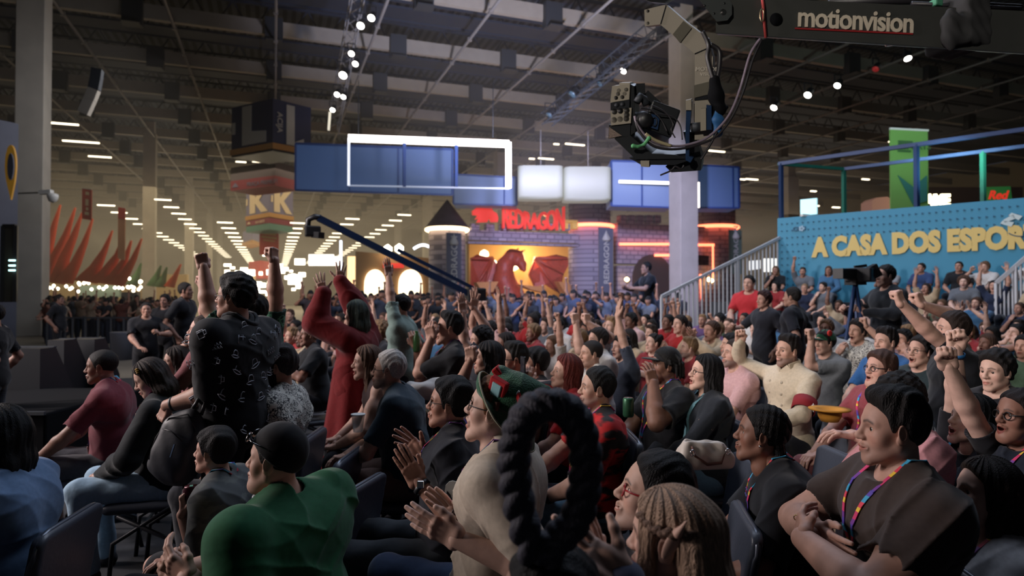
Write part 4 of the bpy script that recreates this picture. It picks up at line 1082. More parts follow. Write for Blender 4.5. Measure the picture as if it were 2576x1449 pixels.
o=MB().bar(at(857,605,50),at(857,690,50),.16).build('light_tube',mat('tube_blue',(.8,.85,1),emit=(.8,.88,1),estr=4)); tag(o,'upright glowing tube right of the white sign board','light tube')
o=MB().tube([at(1040+i*6,626-10*math.sin(i/8*PI),45) for i in range(9)],.09,6).build('light_arc',mat('tube_blue',(.8,.85,1))); tag(o,'curved glowing white tube left of the castle tower','light tube')
for i,(x,l) in enumerate(((878,'first'),(886,'second'),(894,'third'))):
    o=MB().bar(at(x,645,48),at(x-2,745,48),.2).build('light_tube',mat('tube_orange',(1,.7,.4),emit=(1,.62,.3),estr=2)); tag(o,'upright warm light strip left of the arch stall, %s of three'%l,'light tube')
# ---- right side: blue wall, deck, banner
def cr(r,d,z=0): return Vector((CY*r+SY*d,-SY*r+CY*d,z))
WD=Vector((1.058,-1.0)); WD/=WD.length
def wp(t,z,off=0.0):
    """point on the blue wall: t metres along it from its left end, off metres towards the audience"""
    r=6.92+WD.x*t-WD.y*off*-1*(-1)*0; d=17.0+WD.y*t
    r=6.92+WD.x*t+WD.y*off; d=17.0+WD.y*t-WD.x*off
    return cr(r,d,z)
M_bwall=mat('blue_wall',srgb(54,134,166),rough=.6)
bw=empty('blue_backdrop_wall',wp(0,0)); bo=bw.location.copy()
MB().add([wp(0,0)-bo,wp(9,0)-bo,wp(9,3.68)-bo,wp(0,3.68)-bo,wp(0,0,-.3)-bo,wp(9,0,-.3)-bo,wp(9,3.68,-.3)-bo,wp(0,3.68,-.3)-bo],[(0,1,2,3),(7,6,5,4),(0,4,5,1),(1,5,6,2),(2,6,7,3),(3,7,4,0)]).build('panel',M_bwall,bw)
m=MB(); 
wl=(wp(1,0)-wp(0,0)).normalized(); wn=(wp(0,0,1)-wp(0,0)).normalized()
for j,z in enumerate((3.52,3.34,3.16,2.98)):
    for i in range(60):
        t=.12+i*.105*1.25
        if t>6.2: break
        if j>=2 and t>1.4 and not(j==2): continue
        M=frame(wp(t,z,.012)-bo,wl,UP); m.prism([(-.022,-.022),(.022,0),(-.022,.022)],.012,M)
for j in range(8):
    for i in range(5): 
        M=frame(wp(.12+i*.14,2.8-j*.17,.012)-bo,wl,UP); m.prism([(-.022,-.022),(.022,0),(-.022,.022)],.012,M)
m.build('arrow_pattern',mat('blue_dark',srgb(28,86,118),rough=.6),bw)
tm=text_mesh('A CASA DOS ESPORTS',.60,.015,.040,spacing=1.0); _w=max(v.co.x for v in text_mesh('A CASA DOS ESPOR',.60,.015,.040,spacing=1.0).vertices); _h=max(v.co.y for v in tm.vertices)
for v in tm.vertices: v.co.x*=4.25/_w; v.co.y*=.47/_h
u0=(2045-CX)/FPX
link('lettering',tm,mat('yellow_letter',srgb(214,186,112),rough=.6),bw,frame(wp(.90,2.66,.02)-bo,wl,UP))
# small logo mark and whistle outline
m=MB()
for a in range(5): M=frame(wp(.62,3.37,.02)-bo,wl,UP)@Matrix.Rotation(a*2*PI/5,4,'Z'); m.prism([(0,-.02),(.06,-.03),(.075,0),(.06,.03),(0,.02)],.012,M)
m.build('flower_logo',mat('pale_blue_mark',srgb(150,180,200),rough=.6),bw)
link('logo_text',text_mesh('CNN',.14,.006,.006),mat('blue_dark',srgb(28,86,118)),bw,frame(wp(.40,3.32,.02)-bo,wl,UP))
wc=wp(5.05,3.05,.03)-bo
MB().tube([wc+wl*(.26*math.cos(t))+UP*(.17*math.sin(t)) for t in np.linspace(-2.6,1.5,22)],.014,6).build('line_drawing',mat('blue_line',srgb(24,74,104)),bw)
m=MB(); 
for k,(du,dv,a) in enumerate(((-.22,.2,.5),(-.12,.26,-.5),(-.26,.12,-.3))): m.prism([(-.1,-.03),(.1,-.05),(.12,.05),(-.08,.04)],.02,frame(wc+wl*du+UP*dv,wl,UP)@Matrix.Rotation(a,4,'Z'))
m.build('white_splash',mat('splash',srgb(190,205,205)),bw)
tag(bw,'bright blue panel wall with small arrows and yellow A CASA DOS ESPORTS lettering behind the bleachers','backdrop')
# deck frame above
dk=empty('deck_railing',wp(0,3.68)); do=dk.location.copy()
M_rail=mat('blue_rail',srgb(28,50,88),rough=.45,metal=.2); M_railg=mat('green_lit_rail',srgb(28,96,80),rough=.45)  # blue and green light on the deck rails put into their base colours
zt=1.6+340/FPX*17.0
for i,(px,yt) in enumerate(((1963,410),(2306,365))):
    u=(px-CX)/FPX; t=(u*17-6.92)/(WD.x-u*WD.y)
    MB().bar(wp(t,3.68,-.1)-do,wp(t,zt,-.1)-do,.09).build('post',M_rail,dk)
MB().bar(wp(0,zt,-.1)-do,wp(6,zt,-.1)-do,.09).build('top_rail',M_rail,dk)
back=lambda t,z: wp(t,z,-2.0)
for px in(2125,2476):
    u=(px-CX)/FPX; b0=back(0,0); r0=6.92-2.0*WD.y*1; 
    # solve t so that back(t) projects at px
    lo,hi=-4,10
    for _ in range(40):
        mid=(lo+hi)/2
        if to_px(back(mid,3))[0]<px: lo=mid
        else: hi=mid
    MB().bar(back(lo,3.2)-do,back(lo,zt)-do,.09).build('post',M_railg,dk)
    if px==2125: tb=lo
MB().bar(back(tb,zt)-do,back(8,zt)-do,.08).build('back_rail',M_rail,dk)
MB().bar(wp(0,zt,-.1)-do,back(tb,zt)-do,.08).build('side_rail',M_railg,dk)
tag(dk,'blue and green lit box frame railing on top of the blue wall','railing')
o=flat_poly([wp(.55,3.72,-.15),wp(.95,3.72,-.15),wp(.95,4.12,-.15),wp(.55,4.12,-.15)],.06,mat('screen_cyan',(.5,.8,.85),emit=(.45,.8,.85),estr=.9),'small_screen'); tag(o,'small cyan lit screen standing on top of the left end of the blue wall','screen')
MB().box(wp(.75,3.70,-.15),(.5,.1,.06)).build('stand',M_white)
bpy.data.objects['stand'].parent=o; bpy.data.objects['stand'].matrix_parent_inverse=Matrix.Identity(4)
M_grn=mat('green_banner',srgb(112,160,82),rough=.7)
e=hang_banner(2243,2338,322,560,23,M_grn,'tall lime green hanging banner behind the blue lit deck frame',5,[(.22,.12,.6,.18,mat('dark_green_mark',srgb(60,100,60))),(.2,.22,.55,.24,mat('dark_green_mark',srgb(60,100,60)))])
q=lambda x,y: at(x,y,22.9)-e.location
flat_poly([q(2262,440),q(2300,470),q(2335,440),q(2335,505),q(2300,515)],.03,mat('teal_shape',srgb(50,112,104)),'marking',e,FW)
link('lettering',text_mesh('ESPORTS',.28,.01,.004),mat('dark_green_mark',srgb(60,100,60)),e,frame(q(2262,376)-FW*.08,RT,UP))
e=empty('lit_letter_sign',at(2330,517,30)); tm=text_mesh('AME',.74,.06,.03); w=max(v.co.x for v in tm.vertices); 
for v in tm.vertices: v.co.x*=(62/FPX*30)/w
link('letters',tm,mat('letter_glow',(1,.9,.6),emit=(1,.84,.5),estr=6),e,frame((0,0,0),RT,UP))
tag(e,'glowing yellow AME letters above the blue wall right of the green banner','sign')
e=empty('green_red_sign',at(2520,500,30)); q=lambda x,y,d=30: at(x,y,d)-e.location
flat_poly([q(2482,470),q(2545,468),q(2549,500),q(2545,505),q(2482,505)],.1,mat('leaf_green',srgb(56,140,70),emit=srgb(56,140,70),estr=.2),'board',e,FW)
link('lettering',text_mesh('Red',.55,.02,.01,shear=.3),M_redl,e,frame(q(2488,500,29.8),RT,UP))
tag(e,'green board with red script lettering at the right above the blue wall','sign')
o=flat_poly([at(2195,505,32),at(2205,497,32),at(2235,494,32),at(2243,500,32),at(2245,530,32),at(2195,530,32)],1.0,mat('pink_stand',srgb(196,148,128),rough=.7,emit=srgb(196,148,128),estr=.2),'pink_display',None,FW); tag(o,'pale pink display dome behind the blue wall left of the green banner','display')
o=flat_poly([at(2330,470,34),at(2576,470,34),at(2576,560,34),at(2330,560,34)],.4,mat('fascia',srgb(84,66,58),rough=.8),'stand_fascia',None,FW); tag(o,'brown stand fascia behind the glowing yellow letters','exhibition stand')
# bleacher steps
bl=empty('bleacher',wp(4,0)); bo2=bl.location.copy()
STEP=[1.50,1.08,.66,.26]
for k,z in enumerate(STEP):
    o0=.05+.92*k; P=[wp(-1.4+.25*k,0,o0),wp(10,0,o0),wp(10,0,o0+.92),wp(-1.4+.25*k,0,o0+.92)]
    MB().add([p-bo2 for p in P]+[p-bo2+Vector((0,0,z)) for p in P],[(0,1,2,3),(7,6,5,4),(0,4,5,1),(1,5,6,2),(2,6,7,3),(3,7,4,0)]).build('step',mat('bleacher_grey',srgb(44,46,52),rough=.8),bl)
tag(bl,'dark stepped bleacher below the blue wall filled with seated people','bleacher')
# stair railing
def stair_rail(p0,p1,n,name,label,hb=1.0,endpost=True):
    e=empty(name,(p0.x,p0.y,0)); a=p0-e.location; b=p1-e.location
    M_g=mat('grey_rail',srgb(188,190,196),rough=.5)
    MB().bar(a,b,.05,.07).build('handrail',M_g,e)
    MB().bar(a-Vector((0,0,hb)),b-Vector((0,0,hb)),.05).build('bottom_rail',M_g,e)
    for i in range(n):
        t=i/(n-1); p=a.lerp(b,t); MB().bar(p,p-Vector((0,0,hb)),.03).build('baluster',M_g,e)
    for t in(0,.6,1): p=a.lerp(b,t); MB().bar(p,p-Vector((0,0,hb+.3)),.05).build('post',M_g,e)
    tag(e,label,'railing')
stair_rail(at(1664,746,15.0),at(1966,596,17.0),30,'stair_railing','grey stair railing with upright bars rising left of the blue wall',1.25)
stair_rail(at(2506,712,12.6),at(2590,640,12.4),9,'stair_railing','grey stair railing at the right edge of the bleacher',.9)
e=empty('lit_notice',at(1940,667,17.3)); q=lambda x,y: at(x,y,17.3)-e.location
flat_poly([q(1921,650),q(1959,650),q(1959,684),q(1921,684)],.05,mat('notice_glow',(.95,.93,.85),emit=(.95,.92,.82),estr=1.0),'panel',e,FW)
MB().bar(q(1957,684),(q(1957,684).x,q(1957,684).y,-e.location.z),.05).build('post',M_steel,e)
tag(e,'bright square lit notice at the top of the stair railing','sign')
o=flat_poly([at(1886,656,20),at(1914,654,20),at(1914,676,20),at(1886,680,20)],.05,mat('notice_dim',(.8,.8,.8),emit=(.9,.92,.9),estr=.6),'notice_board',None,FW); MB().bar(at(1900,676,20.02),(at(1900,676,20.02).x,at(1900,676,20.02).y,0),.05).build('post',M_steel,o); tag(o,'smaller pale notice behind the stair railing','sign')
# ---- left front: stage edge, wedge monitors, floor screen
M_case=mat('black_case',srgb(26,28,33),rough=.4)
def wedge(x0,x1,y0,y1,d,label,tape=False):
    a=at(x0,y0,d);b=at(x1,y0,d); w=(b-a).length; hgt=a.z-at(x0,y1,d).z
    hgt=a.z; e=empty('stage_monitor',((a.x+b.x)/2,(a.y+b.y)/2,0),-YAW)
    MB().prism([(-.3,0),(.3,0),(.3,hgt*.45),(-.05,hgt),(-.3,hgt)],w,frame((-w/2,0,0),(0,1,0),(0,0,1))).build('cabinet',M_case,e)
    MB().prism([(-.28,.02),(.28,.02),(.28,hgt*.4),(-.05,hgt*.93),(-.28,hgt*.93)],.02,frame((-w/2-.021,0,0),(0,1,0),(0,0,1))).build('side_panel',M_blkmat,e)
    MB().bar((-w/2,-.06,hgt+.005),(w/2,-.06,hgt+.005),.05,.012).build('edge_strip',M_steel,e)
    if tape: MB().box((-w*.35,.0,hgt+.01),(.1,.5,.012)).build('tape',M_concp,e)
    tag(e,label,'stage monitor'); return e
wedge(-120,150,872,935,7.5,'long black stage monitor box at the left edge with a pale tape strip',True)
wedge(160,200,852,905,9.0,'small black stage monitor behind the long one at the left')
wedge(205,272,850,905,9.5,'black slanted stage box right of the small stage monitor')
e=empty('stage_riser',(at(60,750,6.5).x,at(60,750,6.5).y,0),-YAW)
MB().box((-.9,0,.30),(3.4,1.6,.60),bev=.02).build('deck',M_blkmat,e)
MB().box((-.9,-.81,.60),(3.4,.03,.03)).build('edge_trim',M_steel,e)
MB().box((.0,-.82,.35),(.22,.02,.03)).build('red_light',mat('red_led',(.6,.05,.05),emit=(1,.1,.08),estr=.5),e)
tag(e,'black stage riser in the dark at the left edge','stage')
o=MB().box(at(372,1235,4.6)+Vector((0,0,0)),(.6,.45,.04)).build('floor_sign',mat('floor_screen',srgb(60,110,150),emit=srgb(90,150,190),estr=.25)); tag(o,'small blue and white panel on the floor beneath the black bag','floor panel')
bx=o.location
# aisle furniture: stanchion barrier
e=empty('barrier',(*ground(240,20),0)); 
for i in range(9):
    p=at(120+i*32,750,20)-e.location; MB().bar((p.x,p.y,0),(p.x,p.y,1.0),.05).build('post',M_steel,e)
a=at(120,750,20)-e.location;b=at(376,750,20)-e.location
MB().bar((a.x,a.y,1.0),(b.x,b.y,1.0),.05).build('top_rail',M_steel,e); tag(e,'dark crowd barrier along the food court behind the left aisle','barrier')
p=ground(310,17); o=MB().lathe([(.22,0),(.30,.7),(.31,.72),(.26,.72)],(p[0],p[1],0),16).build('waste_bin',mat('bin_grey',srgb(96,100,112),rough=.6)); tag(o,'grey round bin beside the barrier in the left aisle','bin')
# ---------------------------------------------------------------- big camera crane at the upper right
DC=3.7
XW=(at(1950,130,1)-Vector((0,0,CAMZ))).normalized()
def tri_poly(px,d,th,m,name,parent,o):
    return flat_poly([at(x,y,d)-o for x,y in px],th,m,name,parent,XW)
M_beam=mat('crane_black',srgb(58,59,57),rough=.5,noise=.12,nscale=5)
M_grey=mat('crane_grey',srgb(150,142,130),rough=.6,noise=.05,nscale=4)
M_rig=mat('rig_black',srgb(30,32,35),rough=.38); M_rigb=mat('rig_blue',srgb(30,52,84),rough=.35)
M_cab=mat('cable_black',srgb(38,36,40),rough=.4); M_cab2=mat('cable_violet',srgb(120,108,122),rough=.45)
cr0=empty('camera_crane',at(1900,60,DC)); o_=cr0.location.copy(); cq2=lambda x,y,d=DC:at(x,y,d)-o_
# beam: box section with rounded face
tri_poly([(1804,40),(1804,80),(2800,145),(2800,34),(1860,-14),(1800,-14)],DC,.22,M_beam,'beam',cr0,o_)
tri_poly([(1804,78),(1804,81),(2800,146),(2800,143)],DC-.012,.24,mat('beam_edge',srgb(70,72,74),rough=.4,metal=.5),'beam_edge',cr0,o_)
MB().lathe([(.0,-.004),(.036,-.004),(.037,0)],cq2(1957,44,DC-.006),20,R=Matrix((RT,UP,-FW)).transposed()).build('beam_hole',M_blkmat,cr0)
tm=text_mesh('motionvision',.150,.003,.0028,spacing=.93); w=max(v.co.x for v in tm.vertices); tw=(at(2303,70,DC)-at(2009,60,DC)).length
for v in tm.vertices: v.co.x*=tw/w
hh=max(v.co.y for v in tm.vertices); 
for v in tm.vertices: v.co.y*=(.118)/hh*.92
link('lettering',tm,mat('crane_letter',srgb(206,194,176),rough=.6),cr0,frame(cq2(2009,61,DC-.006),at(2303,78,DC)-at(2009,61,DC),UP))
tri_poly([(2004,65),(2303,79),(2303,83),(2004,69)],DC-.006,.005,mat('red_line',srgb(150,30,34),rough=.6),'underline',cr0,o_)
# hinge plate
tri_poly([(1755,-14),(1806,50),(1833,47),(1845,32),(1845,5),(1835,-14)],DC-.03,.03,mat('hinge_plate',srgb(74,78,78),rough=.4,metal=.4),'hinge_plate',cr0,o_)
MB().lathe([(.013,-.03),(.02,-.012),(.02,.0)],cq2(1823,26,DC-.03),8,R=Matrix((RT,UP,-FW)).transposed()).build('bolt',M_silver,cr0)
for x,y in((1776,9),(1826,3),(1800,29)): MB().lathe([(.004,-.004),(.006,0)],cq2(x,y,DC-.032),8,R=Matrix((RT,UP,-FW)).transposed()).build('bolt',M_blk,cr0)
for x,y in((2440,2),(2243,112),(2480,124)):
    MB().lathe([(.012,0),(.024,.004),(.024,.018),(.012,.022),(.012,.034)],cq2(x,y,DC+.06),10).build('bolt',M_silver,cr0)
# strap wraps at right
f=Field(); f.box(cq2(2415,60,DC+.1),(.10,.14,.16),rd=.03,k=.02); f.ell(cq2(2400,70,DC-.03),(.07,.04,.12),None,.05); f.disp=lambda x,y,z:.006*np.sin(60*z+30*x)*np.sin(40*x)
P,F=f.mesh(.008); link('cloth_wrap',np_mesh('w',P,F),mat('grey_cloth',srgb(52,52,54),rough=.95),cr0)
MB().tube([cq2(1921,-14,DC-.02),cq2(1924,10,DC-.03),cq2(1925,40,DC-.03),cq2(1930,91,DC-.02)],.008,6).build('safety_rope',mat('red_rope',srgb(168,60,58),rough=.7),cr0)
MB().tube([cq2(1921+5*math.cos(t),34+16*math.sin(t),DC-.045) for t in np.linspace(0,2*PI,14,endpoint=False)],.004,6,closed=True).build('carabiner',mat('carabiner',srgb(180,160,130),rough=.3,metal=.8),cr0)
# bundles on top
MB().tube([cq2(2090,0,DC+.1),cq2(2300,-2,DC+.1),cq2(2576,14,DC+.1)],.02,6).tube([cq2(2300,4,DC+.05),cq2(2576,18,DC+.05)],.014,6).build('cable_bundle',M_cab,cr0)
MB().box(cq2(2362,4,DC+.05),(.06,.05,.04),bev=.01).build('green_tape',mat('green_tape',srgb(80,150,120),rough=.7),cr0)
# nose + bent grey drop arm
tri_poly([(1600,-14),(1640,0),(1672,2),(1700,-14)],DC-.02,.12,M_rig,'nose_block',cr0,o_)
tri_poly([(1623,20),(1624,62),(1662,57),(1662,56),(1750,132),(1750,200),(1749,350),(1796,350),(1796,140),(1783,92),(1728,50),(1678,6)],DC,.15,M_grey,'drop_arm',cr0,o_)
MB().bar(cq2(1664,56,DC-.003),cq2(1678,8,DC-.003),.006,.004).bar(cq2(1750,132,DC-.003),cq2(1782,118,DC-.003),.006,.004).build('seam_line',M_case,cr0)
tri_poly([(1695,82),(1713,104),(1743,66),(1722,48)],DC-.008,.166,mat('tape_grey',srgb(92,88,78),rough=.9),'tape_wrap',cr0,o_)
tri_poly([(1748,212),(1797,200),(1797,232),(1748,244)],DC-.008,.166,MATS['tape_grey'],'tape_wrap',cr0,o_)
tri_poly([(1749,246),(1796,232),(1796,246),(1749,250)],DC-.006,.16,M_case,'tape_wrap',cr0,o_)
for x,y in((1632,23),(1632,54)): MB().lathe([(.006,-.006),(.01,0)],cq2(x,y,DC),8,R=Matrix((RT,UP,-FW)).transposed()).build('bolt',M_blk,cr0)
link('arm_lettering',text_mesh('MOTION',.034,.0008,.0004),mat('etched',srgb(186,178,166),rough=.6),cr0,frame(cq2(1752,176,DC-.002),RT,UP)); link('arm_lettering',text_mesh('VISION',.026,.0008,.0004),MATS['etched'],cr0,frame(cq2(1764,188,DC-.002),RT,UP))
tag(cr0,'black camera crane beam with white lettering, a red underline and a bent grey drop arm','camera crane')
# remote head with camera
rh=empty('remote_camera',at(1680,330,DC)); o2=rh.location.copy(); rq=lambda x,y,d=DC:at(x,y,d)-o2
M_pan=mat('panel_grey',srgb(150,142,128),rough=.5)
def slabp(pts,d,th,m,name): return flat_poly([at(x,y,d)-o2 for x,y in pts],th,m,name,rh,XW)
# control box : slanted, three front faces
slabp([(1541,214),(1586,208),(1584,248),(1536,256)],DC-.02,.16,M_pan,'control_panel'); slabp([(1537,257),(1585,249),(1584,272),(1537,276)],DC-.02,.16,M_case,'connector_panel'); slabp([(1537,276),(1590,269),(1588,308),(1538,314)],DC-.02,.16,M_pan,'control_panel')
slabp([(1533,312),(1587,306),(1586,340),(1531,348)],DC-.01,.15,M_rig,'lower_box'); slabp([(1533,318),(1565,340),(1532,347)],DC-.016,.01,mat('speckle',srgb(120,104,96),rough=.8,noise=.5,nscale=220),'speckled_plate')
slabp([(1586,208),(1596,214),(1600,330),(1586,340)],DC+.0,.14,M_rig,'side_plate'); slabp([(1559,206),(1586,205),(1586,210),(1559,212)],DC+.0,.1,M_pan,'top_handle')
mb=MB(); mk=MB()
for x,y in((1558,225),(1577,223),(1556,234),(1573,233),(1551,244),(1567,242)): mb.lathe([(.009,-.022),(.010,-.006),(.012,0)],rq(x,y,DC-.02),10,R=Matrix((RT,UP,-FW)).transposed())
mb.build('knob',M_blk,rh)
for x,y in((1553,262),(1568,260)): mk.lathe([(.014,-.006),(.015,0)],rq(x,y,DC-.02),12,R=Matrix((RT,UP,-FW)).transposed())
mk.build('round_connector',M_steel,rh)
mb=MB()
for x,y in((1547,279),(1562,277),(1578,276),(1578,287),(1546,300),(1561,298),(1577,297)): mb.lathe([(.011,-.026),(.015,-.008),(.017,0)],rq(x,y,DC-.02),10,R=Matrix((RT,UP,-FW)).transposed())
mb.build('knob',M_blk,rh)
# cradle plates
slabp([(1546,347),(1587,340),(1640,385),(1700,388),(1735,398),(1600,400)],DC-.01,.20,M_rig,'cradle'); slabp([(1583,396),(1736,384),(1742,400),(1700,414),(1614,414)],DC+.0,.18,M_case,'base_plate')
slabp([(1612,404),(1634,404),(1634,420),(1613,418)],DC-.02,.05,M_pan,'clip')
slabp([(1729,250),(1743,252),(1736,330),(1735,392),(1745,396),(1738,408),(1726,402),(1726,330)],DC-.04,.04,M_rigb,'upright_plate'); slabp([(1727,250),(1741,247),(1741,275),(1727,275)],DC-.05,.05,M_pan,'plate_cap')
slabp([(1748,258),(1790,258),(1790,330),(1770,345),(1748,340)],DC+.02,.14,M_rig,'pan_motor'); slabp([(1764,272),(1778,270),(1778,326),(1764,328)],DC-.05,.05,M_pan,'motor_plate'); slabp([(1779,262),(1792,264),(1792,325),(1779,325)],DC-.04,.05,M_rigb,'motor_side')
MB().tube([rq(1742,320,DC-.02),rq(1764,318,DC-.02)],.028,14).build('axle',M_steel,rh)
slabp([(1720,330),(1748,330),(1768,400),(1764,428),(1690,433),(1675,418),(1700,400),(1735,398)],DC+.04,.12,M_rig,'tilt_arm')
# camera body and lens inside the cradle
MB().box(rq(1660,305,DC+.05),(.17,.14,.17),Matrix.Rotation(-YAW,3,'Z')@Matrix.Rotation(.35,3,'Y'),bev=.01).build('camera_body',M_rig,rh)
slabp([(1640,285),(1662,290),(1656,325),(1634,318)],DC-.035,.02,M_rigb,'camera_screen'); MB().tube([rq(1648+6*math.cos(t),305+11*math.sin(t),DC-.04) for t in np.linspace(0,2*PI,14,endpoint=False)],.003,5,closed=True).build('ring_mark',M_blk,rh)
MB().lathe([(.02,-.1),(.045,-.06),(.05,0),(.045,.08),(.03,.1)],rq(1618,300,DC+.03),16,R=Matrix.Rotation(-YAW,3,'Z')@Matrix.Rotation(1.9,3,'X')).build('lens',M_blk,rh)
MB().tube([rq(1603,255,DC-.02),rq(1612,240,DC-.02),rq(1622,248,DC),rq(1628,262,DC)],.022,10).build('lens_motor',M_steel,rh)
MB().bar(rq(1622,236,DC+.05),rq(1655,266,DC+.05),.02,.06).bar(rq(1600,225,DC+.06),rq(1622,224,DC+.06),.06).build('top_plate',M_rig,rh)
# cables
def cable(pts,r,m,name,par,d=DC-.05): 
    P=[Vector(at(x,y,d+(z if len(pts[0])>2 else 0))) for x,y,*zz in pts for z in [zz[0] if zz else 0]]
    Q=[]
    for i in range(len(P)-1):
        p0=P[max(i-1,0)];p1=P[i];p2=P[i+1];p3=P[min(i+2,len(P)-1)]
        for k in range(6):
            t=k/6; Q.append(.5*((2*p1)+(p2-p0)*t+(2*p0-5*p1+4*p2-p3)*t*t+(-p0+3*p1-3*p2+p3)*t**3))
    Q.append(P[-1]); return MB().tube([q-o2 for q in Q],r,7).build(name,m,par)
cable([(1916,94),(1890,135),(1865,220),(1838,285),(1800,330),(1760,355),(1700,366),(1640,352),(1606,315),(1598,290)],.0075,M_cab2,'cable',rh)
cable([(1920,96),(1896,150),(1872,230),(1842,295),(1806,340),(1760,362),(1700,374),(1645,366),(1610,330),(1600,300)],.0075,M_cab,'cable',rh)
cable([(1690,366),(1650,352),(1625,335)],.010,mat('cable_beige',srgb(150,140,110),rough=.6),'cable_sleeve',rh,DC-.055)
cable([(1770,75),(1785,110),(1782,140),(1790,175),(1800,210),(1806,260),(1800,300)],.012,M_cab,'cable',rh,DC-.03)
cable([(1790,108),(1812,125),(1812,165),(1804,205),(1800,215)],.014,M_cab,'cable',rh,DC-.02)
cable([(1640,262),(1675,280),(1695,310),(1690,325),(1700,345)],.004,M_cab,'cable',rh); cable([(1650,285),(1690,290),(1712,312),(1718,350)],.004,M_cab,'cable',rh); cable([(1612,270),(1640,275),(1665,300),(1680,330)],.005,M_cab,'cable',rh)
cable([(1662,440),(1690,428),(1700,418),(1715,424),(1722,415)],.005,M_cab,'cable',rh); cable([(1806,330),(1790,360),(1775,385),(1765,400)],.007,M_cab,'cable',rh)
f=Field(); f.ell(rq(1808,305,DC-.03),(.035,.02,.09),None,.02); f.disp=lambda x,y,z:.006*np.sin(80*z); P,F=f.mesh(.006); link('blue_tie',np_mesh('t',P,F),mat('blue_tape',srgb(44,96,150),rough=.6),rh)
f=Field(); f.chain([rq(1634,346,DC-.06),rq(1622,362,DC-.06),rq(1606,368,DC-.06),rq(1594,366,DC-.06)],[.012,.008,.008,.013],k=.01); P,F=f.mesh(.005); link('green_tie',np_mesh('t',P,F),mat('green_ribbon',srgb(80,150,100),rough=.7),rh)
f=Field(); f.chain([rq(1800,200,DC-.02),rq(1804,240,DC-.02),rq(1812,275,DC-.02),rq(1830,268,DC)],[.03,.04,.03,.012],k=.03); P,F=f.mesh(.007); link('black_wrap',np_mesh('t',P,F),M_blkmat,rh)
tag(rh,'black remote camera head with control boxes and cables hanging from the grey crane arm','camera')
# ================================================================= people
FOCUS=Vector((CY*-8.5+SY*3.0,-SY*-8.5+CY*3.0,0))   # where the stage is, out of frame to the left
def face_dir(p):
    d=FOCUS-Vector((p[0],p[1],0)); return math.atan2(d.y,d.x)-PI/2
def eye_part(root,Mh,s,h):
    key='eyeball'
    if key not in TINTED:
        mb=MB(); V=[];F=[]
        n=14;m=9
        for i in range(m+1):
            t=PI*i/m
            for k in range(n): a=2*PI*k/n; V.append((math.sin(t)*math.cos(a)*.0128,math.cos(t)*.0128,math.sin(t)*math.sin(a)*.0128))
        for i in range(m):
            for k in range(n): F.append((i*n+k,i*n+(k+1)%n,(i+1)*n+(k+1)%n,(i+1)*n+k))
        mb.add(V,F,True); me=mb.mesh('eye')
        me.materials.append(mat('eye_white',srgb(165,158,152),rough=.25)); me.materials.append(mat('iris',srgb(38,26,20),rough=.12))
        for p in me.polygons:
            if p.center.y>.0094: p.material_index=1
        TINTED[key]=me
    o=bpy.data.objects.new('eye',TINTED[key]); C.objects.link(o); o.parent=root
    o.matrix_local=Mh@Matrix.Translation((s*.032,.0693,.0))
    return o
def glasses(root,Mh,m,style='thin',up=0.0):
    r=.0016 if style=='thin' else .0026
    mb=MB()
    for s in(-1,1):
        mb.tube([(s*.033+.021*math.cos(t)*(1),.094-abs(.021*math.cos(t)*s+0)*.12-.0,-.004+.0175*math.sin(t)) for t in np.linspace(0,2*PI,20,endpoint=False)],r,6,closed=True)
        mb.tube([(s*.055,.089,.002),(s*.072,.07,.004),(s*.080,.02,.006),(s*.079,-.012,.004)],r*1.1,6)
    mb.tube([(-.013,.094,.0),(0,.098,.003),(.013,.094,.0)],r,6)
    return mb.build('glasses',m,root,Mh)
def ribbon_mat():
    if 'lanyard' in MATS: return MATS['lanyard']
    m=mat('lanyard',rough=.6); nt=m.node_tree;N=nt.nodes;L=nt.links;b=N['Principled BSDF']
    tc=N.new('ShaderNodeTexCoord');sp=N.new('ShaderNodeSeparateXYZ');ml=N.new('ShaderNodeMath');ml.operation='MULTIPLY';ml.inputs[1].default_value=9
    fr=N.new('ShaderNodeMath');fr.operation='FRACT';cr=N.new('ShaderNodeValToRGB');e=cr.color_ramp.elements
    L.new(tc.outputs['Object'],sp.inputs[0]);L.new(sp.outputs['Z'],ml.inputs[0]);L.new(ml.outputs[0],fr.inputs[0]);L.new(fr.outputs[0],cr.inputs[0])
    e[0].color=(*srgb(210,60,110),1);e[1].color=(*srgb(120,60,150),1);e[1].position=.85
    for p,c in((.22,srgb(240,200,70)),(.34,srgb(220,70,90)),(.5,srgb(60,160,200)),(.68,srgb(90,70,170))):
        x=e.new(p);x.color=(*c,1)
    cr.color_ramp.interpolation='CONSTANT'; L.new(cr.outputs[0],b.inputs['Base Color']); return m
def march(fld,p,d,maxd=.6):
    p=np.array(p,float);d=np.array(d,float);d/=np.linalg.norm(d);t=0
    for _ in range(60):
        v=float(fld.at((p+d*t)[None])[0])
        if v<.0005 or t>maxd: break
        t+=max(v*.7,.001)
    return Vector(p+d*t)
